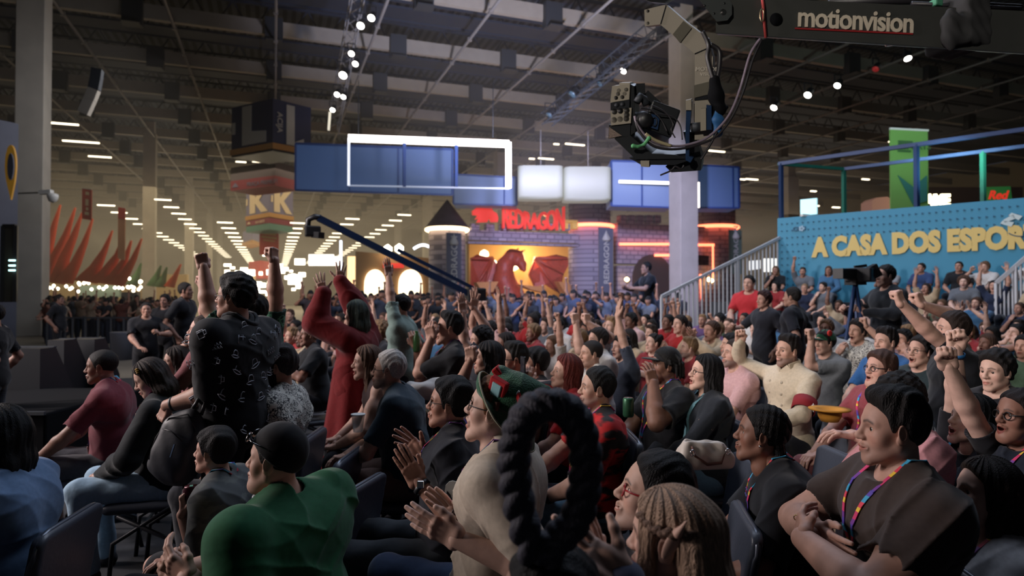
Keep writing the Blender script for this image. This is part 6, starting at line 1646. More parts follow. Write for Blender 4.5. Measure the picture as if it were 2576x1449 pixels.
MB().tube([(.1,.04,.06),(.16,.0,-.05),(.2,-.02,-.14)],.014,6).build('strap',M_blk,e)
e.rotation_euler=(0,.42,-.5); tag(e,'black backpack hanging from the hand of the man in the printed shirt','backpack')
K=person('person behind the hat print shirt man in a green leaf print shirt, both arms raised',640,742,3.85,stand=True,face=-15,arms=(P2(690,628,3.95,'fist',(-.05,1,.05),(-.8,0,.4),(.9,0,.3)),P2(512,672,3.7,'fist',(-.25,.95,0),(-.5,0,.8),(-.5,-.5,0))),hair='short',haircol=(30,26,24),skin=(192,142,118),shirt=(40,80,66),shirtmat=M_trop,girth=1.1,armr=1.15,shoulder=.21,pants=(30,32,38))
K=person('person with one fist held highest, mostly hidden behind the hat print shirt man',520,796,4.2,stand=True,face=0,arms=(P2(500,612,4.2,'fist',(-.1,1,0),(-.7,0,.6),(-.5,.1,-.2)),'lap'),hair='short',haircol=(60,44,36),skin=(206,152,132),shirt=(120,70,74),hp=10,mouth='open')
K=person('man in dark red shirt at the left end of the front row, hands on knees',262,880,4.35,face=4,arms=('lapfar','lapfar'),hair='buzz',haircol=(18,15,15),skin=(140,94,74),shirt=(104,44,54),hp=0,lean=.15,shorts=True,pants=(70,70,76),lany=dict(depth=.34,badge=True),beard=.5)
K=person('woman in a dark jacket with a yellow flower in her hair, looking down, pale jeans',366,908,3.85,face=6,kind='f',arms=('lap','lap'),hair='mid',haircol=(44,34,30),skin=(198,150,128),shirt=(24,28,32),sleeve='long',hp=-22,hn=8,lean=.16,pants=(150,178,200),lany=dict(depth=.18,badge=False),girth=1.15,loose=.012,fat=.3)
o=MB(); Mf=K['Mh']@Matrix.Translation((-.066,.045,.082))
for k in range(6): o.lathe([(.004,-.004),(.013,0),(.004,.004)],(.014*math.cos(k*PI/3),0,.014*math.sin(k*PI/3)),8)
o.build('flower_clip',mat('flower_yellow',srgb(196,150,50),rough=.7),K['root'],Mf)
K=person('person with long black hair in a pale blue denim shirt at the left edge',12,1026,2.45,face=12,kind='f',arms=('lap','lap'),hair='long',haircol=(14,14,16),skin=(150,104,84),shirt=(98,124,158),sleeve='long',size=1.0,hp=4,lean=.1,pants=(58,76,112),girth=1.12,loose=.015,sn='shirt')
K=person('grey haired man with glasses in a white newspaper print shirt, hand raised to his face',712,872,3.6,face=-4,arms=('lap',P2(628,1106,3.4,'relax',(-.3,.9,0),(.3,0,.9),(.7,-1,0))),hair='quiff',haircol=(60,56,56),skin=(186,136,112),shirt=(190,188,180),shirtmat=M_news,glass='thin',hp=4,size=1.0,girth=1.05,loose=.012)
K=person('grey haired bearded man with glasses in a dark teal T-shirt, elbow on his knee',988,884,3.85,face=-6,arms=(((.10,.42,.66),(1,-.3,-.4),(-.55,.8,-.12),(0,-.1,-1),'relax'),((.05,.38,.68),(1,-.1,-.6),(-.55,.8,-.12),(0,-.1,-1),'relax')),hair='short',haircol=(190,186,182),skin=(196,148,124),shirt=(48,64,76),glass='thin',hp=6,lean=.22,beard=.9,pants=(120,96,88),girth=1.1,fat=.3)
K=person('woman with long wavy brown hair leaning forward left of the grey bearded man',930,872,4.3,face=4,kind='f',arms=('lapfar','lapfar'),hair='long',haircol=(96,70,54),skin=(200,150,128),shirt=(60,44,44),sleeve='none',hp=4,lean=.35,mouth='open')
K=person('cosplayer in a long red robe standing with both arms up, seen from behind',900,758,5.0,stand=True,face=-35,kind='f',arms=(P2(855,705,5.1,'spread',(.05,1,.1),(-.3,0,1),(.8,0,.2)),P2(812,735,4.9,'spread',(-.25,.95,.1),(-.3,0,1),(-.8,-.2,0))),hair='longer',haircol=(58,72,66),skin=(196,150,128),shirt=(104,16,20),sleeve='long',girth=1.25,loose=.04,pants=(140,20,22),size=.95)
f=Field(); Kp=K['pelvis']; f.cone((0,0,1.1),(0,-.02,.12),.2,.36,k=.05); f.disp=lambda x,y,z:.02*np.sin(9*np.arctan2(y,x))*(1.2-z); P,F=f.mesh(.014); o=link('robe',np_mesh('robe',P,F),cloth_mat(),K['root']); o.color=(*srgb(104,16,20),1)
K=person('person in a pale teal T-shirt standing with one arm stretched up, behind the red robe',1012,742,6.0,stand=True,face=-30,arms=('down',P2(975,672,6.0,'flat',(-.15,1,0),(-.5,0,.8),(-.5,-.6,0))),hair='short',haircol=(34,30,30),skin=(190,142,120),shirt=(122,142,136))
K=person('man in black T-shirt with pink lanyard, hands before his face',1140,788,4.9,face=-4,arms=(P2(1050,870,5.0,'grip',(-.3,.9,0),(-.2,0,1),(.3,-1,.3)),P2(1085,850,4.8,'grip',(-.2,.9,0),(.3,0,1),(.3,-1,-.3))),hair='quiff',haircol=(20,18,19),skin=(190,138,114),shirt=(24,25,29),hp=8,mouth='shout',stand=False,size=1.06,lany=dict(depth=.28,badge=False))
o=MB().lathe([(.022,0),(.026,.01),(.026,.11),(.012,.14),(.012,.16)],at(1048,885,4.98),12).build('bottle',mat('green_bottle',srgb(70,120,70),rough=.2)); tag(o,'small bottle held by the man in the black T-shirt with both hands raised','bottle')
for (px,py,x1,y1) in((1118,790,1080,735),): pass
K=person('bearded man with glasses in a red and black jersey holding a phone to his ear',1300,864,4.5,face=0,arms=('lap',P2(1322,965,4.35,'grip',(.1,.98,0),(.2,0,.9),(.5,-1,-.3))),hair='quiff',haircol=(22,19,19),skin=(190,140,116),shirt=(170,28,30),shirtmat=M_redblk,glass='blk',beard=1.0,hp=4)
o=MB().box(at(1316,925,4.33),(.012,.075,.15),bev=.003).build('phone',mat('phone_glass',srgb(40,44,52),rough=.15)); tag(o,'dark phone held up by the bearded man in the red and black jersey','phone')
K=person('long dark haired person raising one fist beside the green felt hat',1236,862,4.2,face=-10,kind='f',arms=('lap',P2(1184,905,4.1,'fist',(-.1,1,0),(.3,0,1),(.3,-1,0))),hair='longer',haircol=(26,22,24),skin=(188,138,114),shirt=(38,40,46),hp=6)
K=person('dark haired man in a red and black jersey just behind the phone man',1352,876,4.75,face=0,hair='bowl',haircol=(18,16,17),skin=(176,126,102),shirt=(150,26,28),shirtmat=M_redblk,hp=4)
K=person('woman with dark red hair and a red top looking up, right of the phone man',1436,898,4.25,face=2,kind='f',hair='red',haircol=(96,36,30),skin=(206,156,134),shirt=(160,26,32),hp=14,mouth='smile')
K=person('man with short black hair and stubble in a red and black sports jersey, centre right',1512,926,3.55,face=-3,arms=('lapfar',((.16,.30,.66),(1,-.4,-.2),(-.4,.9,-.15),(0,-.1,-1),'relax')),hair='short',haircol=(15,14,15),skin=(196,148,124),shirt=(180,28,30),shirtmat=M_redblk,beard=.6,hp=6,girth=1.1,armr=1.15,shoulder=.21,lany=dict(depth=.3,badge=True),pants=(88,120,140),brow=1.2)
band(K['root'],K['A'],-1,M_blk,'watch',t=.9,w=.03)
K=person('person in a black cap and black T-shirt with dreadlocks, hand cupped at the mouth',1682,876,4.2,face=2,arms=('lap',P2(1642,965,3.95,'relax',(-.15,.9,.3),(-.3,0,1),(.6,-1,-.3))),hair='dread',haircol=(18,16,16),skin=(130,86,66),shirt=(26,27,31),hp=8,girth=1.2,armr=1.25,shoulder=.215,lany=dict(depth=.3,badge=False),pants=(88,90,70))
cap(K['root'],K['Mh'],srgb(30,30,33),False)
K=person('woman with long straight black hair and glasses in a dark sweater and jeans, mouth open',1786,896,3.95,face=-3,kind='f',arms=('lapclasp','lapclasp'),hair='longer',haircol=(20,18,20),skin=(208,160,138),shirt=(36,40,47),sleeve='long',glass='thin',mouth='open',hp=12,pants=(92,122,146),lany=dict(depth=.3,badge=False,m=mat('teal_strap',srgb(90,130,140),rough=.8),wid=.04))
K=person('bearded man in a pale pink T-shirt looking up, left of the white jacket man',1856,856,5.1,face=-4,arms=('lap','lap'),hair='short',haircol=(52,40,34),skin=(200,150,128),shirt=(198,158,160),beard=.9,hp=10,girth=1.1)
K=person('man in a cream buttoned jacket with a red armband, smiling',1988,845,4.75,face=8,arms=('fisthalf',((.18,.36,.70),(1,-.4,-.2),(-.7,.7,-.15),(0,-.1,-1),'relax')),hair='quiff',haircol=(30,25,24),skin=(200,150,126),shirt=(196,182,160),sleeve='long',beard=.75,mouth='smile',hp=6,girth=1.05,armr=1.0,shoulder=.195)
R=K['R'];fl=K['fld'];mb=MB()
for s in(-1,1):
    for z in(.98,.90,.82,.74): p=march(fl,K['U'](s*.06,.35,z),-(R@Vector((0,1,0))),.5); mb.lathe([(.011,-.003),(.012,.0),(.009,.004)],p,10,R=Matrix.Rotation(-PI/2,3,'X'))
join_into([c for c in K['root'].children if c.name.startswith('jacket')][0],mb.mesh('b'),mat('cream_button',srgb(170,158,140),rough=.4))
mb=MB()
for s in(-1,1):
    pts=[K['U'](s*.012,.075,1.04),K['U'](s*.06,.05,1.085),K['U'](s*.07,-.03,1.11),K['U'](0,-.08,1.115)]
    for a_,b_ in zip(pts,pts[1:]): mb.bar(a_,b_,.012,.05)
mb.build('jacket_collar',mat('cream_cloth',srgb(196,182,160),rough=.85),K['root'])
S=K['sh'][-1];E=K['A'][-1]['E']; c=S.lerp(E,.75); d_=(E-S).normalized(); x=d_.orthogonal().normalized();z=x.cross(d_)
b=MB().lathe([(.074,-.045),(.078,-.045),(.076,.045),(.072,.045)],c,20,R=Matrix((x,z,d_)).transposed(),cap=False).build('armband',mat('armband_red',srgb(140,26,36),rough=.8),K['root'])
mb=MB(); Ml=frame(c+Vector((-.082,0.0,0)),(0,-1,0),(0,0,1))
leaf=[(0,-.028),(.004,-.012),(.02,-.014),(.014,-.002),(.028,.008),(.014,.010),(.012,.020),(.004,.012),(0,.030)]
mb.prism(leaf+[(-x_,y_) for x_,y_ in leaf[::-1][1:-1]],.006,Ml); mb.build('leaf_mark',MATS['white_print'],b)
K=person('person with curly dark hair in a pink shirt, mostly hidden behind the brown T-shirt man',2262,950,2.95,face=-2,arms=('lapfar',P2(2140,1092,3.2,'relax',(-.95,.1,.1),(0,-1,0),(.6,-.3,.3))),hair='curly',haircol=(18,16,18),skin=(202,152,132),shirt=(196,140,146),pants=(196,178,152),hp=0,lean=.1)
K=person('person with glasses and short brown hair in a dusty pink top',2222,884,4.15,face=6,arms=('lapfar','lapfar'),hair='bowl',haircol=(70,48,40),skin=(206,152,132),shirt=(132,60,66),glass='blk',mouth='open',fat=.6,girth=1.25,hp=8,pants=(130,80,84),lany=dict(depth=.3,badge=False))
K=person('shouting woman stretching both fists overhead, right of the brown T-shirt man',2462,1000,2.95,face=6,kind='f',arms=(P2(2404,868,3.0,'fist',(-.12,.95,0),(-.4,0,-1),(.9,-.2,.2)),P2(2352,862,2.75,'fist',(-.1,.95,0),(-.5,0,-1),(-.9,-.3,-.2))),hair='mid',haircol=(24,26,30),skin=(212,166,146),shirt=(28,29,34),mouth='shout',hp=16,hn=-4,lany=dict(depth=.3,badge=False),size=.98)
band(K['root'],K['A'],1,mat('blue_band',srgb(44,110,170),rough=.6),'wristband',t=.86,w=.016)
K=person('woman with glasses and pulled back hair in navy at the right edge',2572,980,2.7,face=6,kind='f',arms=('lap','lap'),hair='bun',haircol=(34,26,26),skin=(154,104,82),shirt=(34,40,52),glass='blk',mouth='open',hp=6,fat=.4,girth=1.15,lany=dict(depth=.25,badge=False))
K=person('young man with wavy dark hair in a black T-shirt looking left, near the right edge',2508,884,3.7,face=14,hair='messy',haircol=(26,22,22),skin=(206,160,140),shirt=(30,31,36),hp=0)
K=person('man in black T-shirt seen from behind with both arms raised',2405,786,4.3,face=-20,arms=(P2(2322,768,4.4,'fist',(-.3,.9,.1),(-.5,0,.8),(.6,-.6,.2)),P2(2268,765,4.1,'fist',(-.25,.95,.1),(-.5,0,.8),(-.7,-.5,0))),hair='short',haircol=(44,32,28),skin=(204,154,134),shirt=(26,28,34),hp=6,girth=1.05,size=1.06)
# more people with raised hands and turned heads
person('woman with one hand in her hair, behind the woman with the yellow flower',448,874,5.0,face=10,kind='f',arms=('hair','lap'),hair='long',haircol=(52,40,34),skin=(196,148,126),shirt=(40,50,64),hp=0,lean=.1)
person('man in a white T-shirt with cropped hair raising both fists, behind the red haired woman',1508,826,6.0,face=0,arms=(P2(1478,812,6.1,'fist',(-.05,1,0),(-.5,0,.8),(.8,0,0)),P2(1448,812,5.9,'fist',(-.1,1,0),(-.5,0,.8),(-.8,0,0))),hair='short',haircol=(40,32,30),skin=(206,156,136),shirt=(196,192,190),mouth='open')
person('man with shaved hair and a white top looking left, above the black haired jersey man',1492,856,5.3,face=2,hair='buzz',haircol=(36,30,28),skin=(196,146,122),shirt=(206,204,200),hp=4,beard=.4)
person('person stretching both arms straight up with hands touching, mid crowd',1566,846,6.5,face=0,arms=(P2(1560,770,6.5,'flat',(0,1,0),(-.9,0,.3),(.8,0,0)),P2(1548,775,6.4,'flat',(.1,1,0),(.9,0,.3),(-.8,0,0))),hair='messy',skin=(196,148,126),shirt=(60,66,80),mouth='open')
K=person('person in a green cap raising a fist behind the cream jacket man',2078,832,6.0,face=4,arms=('lap',P2(2040,852,5.9,'fist',(-.1,1,0),(-.6,0,.8),(-.5,-.6,0))),hair='short',skin=(190,142,120),shirt=(104,108,112))
c_=cap(K['root'],K['Mh'],srgb(40,84,62),False); MB().lathe([(.03,0),(.03,.012),(.02,.016)],(-.072,.02,.10),14,R=Matrix.Rotation(-PI/2,3,'Y')).build('red_badge',M_red,c_)
person('person raising both open hands beside the castle tower, near the middle of the crowd',1214,826,5.7,face=-4,arms=(P2(1192,776,5.8,'spread',(.1,1,0),(-.5,0,.8),(.8,0,0)),P2(1164,786,5.6,'flat',(-.1,1,0),(-.5,0,.8),(-.8,0,0))),hair='curly',haircol=(26,22,22),skin=(200,150,128),shirt=(54,56,64),mouth='shout')
person('smiling young man in a blue top, right of the person in glasses',2232,826,5.15,face=6,arms=('lapclasp','lapclasp'),hair='quiff',haircol=(28,22,22),skin=(204,154,132),shirt=(44,88,140),mouth='smile')
person('shouting man in round glasses, just left of the two raised fists',2322,846,4.75,face=8,hair='short',haircol=(34,28,26),skin=(202,152,130),shirt=(40,52,56),glass='thin',mouth='shout',hp=8)
person('shouting man in a floral shirt in the right middle crowd',2160,806,6.6,face=6,arms=('chin','fisthalf'),hair='messy',haircol=(24,20,20),skin=(180,132,108),shirt=(70,80,86),shirtmat=M_news,mouth='shout')
person('standing man in black with his back turned, below the stair railing',1996,724,7.6,stand=True,face=-60,arms=('down','down'),hair='short',skin=(180,132,110),shirt=(36,38,46))
person('standing young man in dark grey turned to the left, below the stair railing',1925,733,8.2,stand=True,face=-10,arms=('hold','down'),hair='messy',haircol=(60,36,36),skin=(196,146,124),shirt=(40,42,50))
person('person in a red T-shirt sitting up by the stair railing',1886,694,12.5,face=10,hair='short',skin=(190,142,120),shirt=(170,44,50),size=1.05)
# staff in the left aisle
for (lb,px,py,d,fc,ar,hr,sk) in(('standing staff member in black with one arm held out, left in the aisle group',368,762,9.2,60,('lap','hold'),'short',(170,120,96)),('standing staff member in dark clothes at the middle of the aisle group',416,742,11,20,('down','down'),'messy',(150,104,84)),('tall standing staff member in a black T-shirt and shorts, right of the aisle group',464,712,9.6,120,('down','down'),'short',(150,104,84)),('standing man in dark clothes by the leftmost column',148,742,15,90,('down','down'),'short',(140,98,80))):
    person(lb,px,py,d,stand=True,face=fc,arms=ar,hair=hr,skin=sk,shirt=(26,27,32),pants=(24,25,30))
K=person('dark clad person leaning in at the far left edge of the frame',-12,766,6.0,stand=True,face=-20,hair='short',shirt=(30,28,30),arms=('down','down'),skin=(150,104,84))
# camera crew
K=person('camera operator in black with headphones sitting on a raised seat behind a video camera',2232,668,9.5,face=-18,arms=('hold','hold'),hair='short',haircol=(24,20,20),skin=(190,142,120),shirt=(24,28,34),sleeve='long',pants=(22,25,30),glass='thin',seat=.9 if False else None,size=1.05)
K=person('standing camera man in black seen against the castle doorway',1628,660,18,stand=True,face=-40,arms=('hold','hold'),hair='short',shirt=(22,24,30),pants=(22,24,30),skin=(150,108,90))
# ---------------------------------------------------------------- the seated crowd: variants built once, then copied
HAIRC=[((18,16,17),'black'),((18,16,17),'black'),((30,24,22),'black'),((52,38,30),'brown'),((74,52,40),'brown'),((100,74,54),'light brown'),((40,32,30),'dark'),((140,110,80),'blond')]
SKINC=[(206,158,136),(198,148,124),(188,136,112),(170,120,98),(150,102,82),(126,84,66),(210,164,144)]
TOPS=[((26,28,33),'black'),((26,28,33),'black'),((30,32,40),'black'),((200,196,192),'white'),((186,182,180),'white'),((92,96,104),'grey'),((120,122,126),'grey'),((44,62,100),'blue'),((58,96,130),'blue'),((130,40,44),'red'),((150,34,36),'red'),((196,160,160),'pink'),((64,84,66),'green'),((92,70,110),'purple'),((170,150,124),'beige'),((36,44,66),'navy')]
POSES={'lap':('lap','lap'),'lapclasp':('lapclasp','lapclasp'),'clap':('clap','clap'),'claphi':('claphi','claphi'),'fistR':('fist','lap'),'fistL':('lap','fist'),'fists':('fistin','fistin'),'openup':('openup','openup'),'mouth':('mouth','mouth'),'phone':('phone','lap'),'chin':('chin','lap'),'half':('lap','fisthalf')}
PTXT={'lap':'with hands in lap','lapclasp':'with folded hands','clap':'clapping','claphi':'clapping high','fistR':'raising one fist','fistL':'raising one fist','fists':'raising both fists','openup':'with both open hands up','mouth':'with hands at mouth','phone':'holding a hand up','chin':'with hand on chin','half':'shaking a fist'}
VAR={}
def variant(kind,pose,big,stand=False):
    key=(kind,pose,big,stand)
    if key in VAR: return VAR[key]
    hh,hhair,hhand,hb,hs_=lod(5) if big==2 else lod(8 if big else 20)
    fem=kind=='f'; rv=random.Random(str(key))
    mouth={'fistR':'shout','fistL':'shout','fists':'shout','openup':'shout','mouth':'open','claphi':'open','clap':'smile','half':'open'}.get(pose,rv.choice(['closed','smile','closed','open']))
    K=skeleton(stand,rv.uniform(-.03,.12),rv.uniform(-.15,.15),rv.uniform(-.12,.12),math.radians(rv.uniform(2,10)),0,rv.uniform(.95,1.15),.165 if fem else .188)
    A={s:arm_joints(K,s,a) for s,a in((1,POSES[pose][0]),(-1,POSES[pose][1]))}
    (P,F,T),Mh=body_np(K,A,head_mesh(kind,mouth,.2,hh,.0 if fem else rv.choice([0,.5,.8])),hb,hhand,.94,fem=fem,girth=K['girth'],armr=1.0)
    b=np_mesh('body',P,F,T); b.materials.append(skin_mat())
    sl='long' if rv.random()<.15 else 'short'
    P,F,f=shirt_np(K,A,hs_,K['girth'],sl,fem=fem,loose=.008,seed=rv.uniform(0,9)); s=np_mesh('shirt',P,F); s.materials.append(cloth_mat())
    P,F=pants_np(K,.02,K['girth']); t=np_mesh('trousers',P,F); t.materials.append(cloth_mat())
    tl=K['head']+K['Rh']@Vector((0,-.012,.122))*.94
    VAR[key]=(b,s,t,Mh,tl,hhair); return VAR[key]
CROWD=[]
def crowd_person(x,y,z,rz,kind,pose,big,hair,hc,sk,tp,sc_,stand=False,legs=True):
    b,s,t,Mh,tl,hh=variant(kind,pose,big,stand)
    root=empty('person',(x,y,z),rz); root.scale=(sc_,)*3
    o=link('body',b,None,root); o.color=(*skc(sk),1)
    o=link('shirt',s,None,root); o.color=(*srgb(*tp[0]),1)
    if legs: o=link('trousers',t,None,root); o.color=(.02,.022,.03,1)
    if hair:
        o=link('hair',hair_mesh(hair,hh),hair_mat(),root,Mh); o.color=(*srgb(*hc[0]),1)
    top=root.location+Matrix.Rotation(rz,3,'Z')@tl*sc_
    px,py,d=to_px(top)
    CROWD.append(dict(root=root,px=px,py=py,d=d,kind=kind,pose=pose,hair=hair,hc=hc[1],top=tp[1],stand=stand))
    return root
rc=random.Random(11)
HX=[(r.location.x,r.location.y,px,d) for r,px,py,d in ROOTS]
def rnd_person(x,y,z,rz,d,stand=False,pose=None,kind=None,legs=True,dark=False):
    kind=kind or('f' if rc.random()<.36 else 'm')
    if pose is None:
        u=rc.random()
        pose=('lap' if u<.24 else 'lapclasp' if u<.40 else 'clap' if u<.54 else 'claphi' if u<.63 else 'fistR' if u<.68 else 'fistL' if u<.73 else 'fists' if u<.79 else 'openup' if u<.82 else 'mouth' if u<.87 else 'phone' if u<.91 else 'chin' if u<.96 else 'half')
    hair=rc.choice(['long','mid','longer','bun','pony','long']) if kind=='f' else rc.choice(['short','quiff','buzz','messy','bowl','curly','short','quiff','afro'])
    hc=rc.choice(HAIRC); sk=rc.choice(SKINC); tp=rc.choice(TOPS)
    big=2 if d<5.6 else (1 if d<8.5 else 0)
    return crowd_person(x,y,z,rz,kind,pose,big,hair,hc,sk,tp,rc.uniform(.93,1.03)*(.97 if kind=='f' else 1.0),stand,legs)
def wall_off(x,y):
    """distance in front of the blue wall"""
    r=CY*x-SY*y; d=SY*x+CY*y
    return (r-6.92)*WD.y+(d-17.0)*-WD.x
row=0
for i in range(-2,18):
    X=-.55+.90*i
    for j in range(0,26):
        Y=2.4+.585*j+(.29 if i%2 else 0)
        x=X+rc.uniform(-.1,.1); y=Y+rc.uniform(-.06,.06)
        px,py,d=to_px((x,y,1.27))
        if d<4.7 or d>13.6 or px<735 or px>2640: continue
        if px<1000 and d<6.2: continue
        if wall_off(x,y)<4.6: continue
        ok=True
        for hx,hy,hpx,hd in HX:
            if (hx-x)**2+(hy-y)**2<.50: ok=False
            if d<hd<6.2 and abs(px-hpx)<52: ok=False
        if not ok: continue
        if rc.random()<.05: continue
        rz=face_dir((x,y))+rc.uniform(-.22,.22)
        rnd_person(x,y,rc.uniform(-.06,.06),rz,d)
# bleacher rows
for k,z in enumerate(STEP[:4]):
    for n in range(14):
        t=-1.0+.62*n+rc.uniform(-.12,.12)+.2*(k%2)
        p=wp(t,0,.45+.92*k+rc.uniform(-.05,.05)); px,py,d=to_px((p.x,p.y,z+1.2))
        if px>2620 or px<1900 or rc.random()<.12: continue
        if abs(px-2232)<60 and k>=2: continue
        rz=face_dir((p.x,p.y))*.6+(math.atan2(wn.y,wn.x)-PI/2)*.4+rc.uniform(-.3,.3)
        rnd_person(p.x,p.y,z-.39,rz,d,pose=rc.choice(['lap','lap','lapclasp','clap','claphi','openup','chin','phone','fistR']),legs=True)
# people climbing or standing at the end of the bleacher, red shirt by the rail
NAMES=['first','second','third','fourth','fifth','sixth','seventh','eighth','ninth','tenth','eleventh','twelfth','thirteenth','fourteenth','fifteenth','sixteenth']
def zone(px,py,d,ble):
    if ble: 
        return 'on the bleacher '+('at its left end' if px<2080 else 'under the letters CASA' if px<2260 else 'under the letters DOS' if px<2400 else 'at its right end')
    z=('under the blue mesh panel' if px<880 else 'below the lit arch stall' if px<1090 else 'below the left castle tower' if px<1190 else 'below the dragon statue' if px<1460 else 'below the middle castle tower' if px<1570 else 'below the castle doorway' if px<1690 else 'in front of the big grey column' if px<1760 else 'beside the stair railing' if px<1960 else 'in front of the bleacher' if px<2240 else 'under the right of the bleacher')
    return z
groups={}
for c in CROWD:
    ble=c['root'].location.z>.1 or wall_off(c['root'].location.x,c['root'].location.y)<4.0
    hd={'buzz':'cropped','bun':'bun-tied','pony':'ponytailed','long':'long','longer':'very long','mid':'shoulder length','curly':'curly','afro':'afro','messy':'tousled'}.get(c['hair'],'short')
    rowt='' if ble else (' near' if c['d']<6.5 else ' mid crowd' if c['d']<9.5 else ' far crowd')
    base='person in %s top, %s %s hair, %s,%s %s'%(c['top'],hd,c['hc'],PTXT[c['pose']],rowt,zone(c['px'],c['py'],c['d'],ble))
    base=base.replace(',  ',', ').replace(', near ',', near rows ')
    groups.setdefault(base,[]).append(c)
for base,l in groups.items():
    l.sort(key=lambda c:c['px'])
    for i,c in enumerate(l):
        lb=base if len(l)==1 else base+', %s from left'%NAMES[i]
        if len(lb.split())>16: lb=lb.replace(' in front of the',' before the').replace('with both open hands up','both hands up').replace('shoulder length','medium').replace(' beside the',' by the')
        if len(lb.split())>16: lb=lb.replace(', with ',', ').replace('mid crowd','mid').replace('far crowd','far').replace('near rows','near')
        if len(lb.split())>16: lb=lb.replace(' the ',' ')
        if len(lb.split())>16: lb=lb.replace('very long','long').replace(' hair','')
        if len(lb.split())>16: lb=lb.replace('on bleacher under letters','bleacher under').replace('raising ','')
        wc=lambda t:len(t.replace('-',' ').split())
        for a_,b_ in((' in front of the',' before the'),(', with ',', '),('mid crowd','mid'),('far crowd','far'),('near rows','near'),(' the ',' '),(' hair',''),('raising ',''),('under letters','under'),(' at its ',' ')):
            if wc(lb)>16: lb=lb.replace(a_,b_)
        tag(c['root'],lb,'person','people on the bleacher' if c['root'].location.z>.1 else 'people seated in the crowd')
print('CROWD',len(CROWD),'ROOTS',len(ROOTS),'VAR',len(VAR))
# ---- the distant standing crowd, too small and too many to count, and the diners in the food court
def far_crowd():
    r=random.Random(5); parts=[]
    protos=[]
    for kind,pose in(('m','lap'),('m','claphi'),('f','lap'),('m','fistR'),('f','phone')):
        K=skeleton(True,0,0,0,0,0,1.05,.18); A={s:arm_joints(K,s,a) for s,a in((1,POSES[pose][0]),(-1,POSES[pose][1]))}
        f=Field(); hd=K['head']; f.ell(hd,(.08,.10,.125),None,.02); f.cone(K['neck'],hd,.055,.05,k=.02)
        for s,a in A.items(): f.chain([a['S'],a['E'],a['W']],[.05,.042,.03],k=.02); f.ball(a['M']@Vector((0,.06,0)),.045)
        P,F=f.mesh(.03); sk=np.tile(np.array(srgb(176,128,106)),(len(P),1)); up=(P[:,2]>hd.z+.02)|((P[:,2]>hd.z-.08)&(P[:,1]<hd.y-.01)); up&=(np.abs(P[:,0])<.12); sk[up]=srgb(24,20,20)
        P2_,F2,_=shirt_np(K,A,.035,1.05,'short',loose=.01); P3,F3=pants_np(K,.035,1.0)
        protos.append((P,F,sk,P2_,F2,P3,F3))
    def put(x,y,rz,s,tc):
        P,F,sk,P2_,F2,P3,F3=r.choice(protos); c,sn_=math.cos(rz)*s,math.sin(rz)*s; M=np.array([[c,-sn_,0],[sn_,c,0],[0,0,s]]); o=np.array((x,y,0))
        parts.append((P@M.T+o,F,sk)); parts.append((P2_@M.T+o,F2,np.tile(np.array(srgb(*tc)),(len(P2_),1)))); parts.append((P3@M.T+o,F3,np.tile(np.array(srgb(34,38,50)),(len(P3),1))))
    for rowd in(17.2,18.3,19.6,21):
        px=745
        while px<1690:
            px+=r.uniform(26,44)*17/rowd
            x,y=ground(px,rowd+r.uniform(-.4,.4)); put(x,y,face_dir((x,y))+r.uniform(-.5,.5),r.uniform(.94,1.06),r.choice([(44,52,72),(60,66,84),(30,34,46),(90,96,110),(52,62,92),(70,60,64)]))
    P,F,T=merge(parts); me=np_mesh('crowd',P,F,T)
    m=bpy.data.materials.new('far_crowd'); m.use_nodes=True; a=m.node_tree.nodes.new('ShaderNodeAttribute'); a.attribute_name='tint'; b=m.node_tree.nodes['Principled BSDF']; b.inputs['Roughness'].default_value=.85
    m.node_tree.links.new(a.outputs['Color'],b.inputs['Base Color'])
    o=link('crowd',me,m); tag(o,'dense distant crowd of standing people in front of the castle stand','crowd',kind='stuff')
    parts.clear()
    for i in range(130):
        d=r.uniform(22,40); px=r.uniform(118,480); x,y=ground(px,d)
        put(x,y,r.uniform(0,6.3),r.uniform(.8,1.0),r.choice([(120,96,76),(60,50,44),(150,130,110),(40,40,44),(96,84,60),(90,50,40)]))
    P,F,T=merge(parts); me=np_mesh('crowd',P,F,T); o=link('crowd',me,m); tag(o,'crowd of diners in the food court under the orange sails','crowd',kind='stuff')
far_crowd()
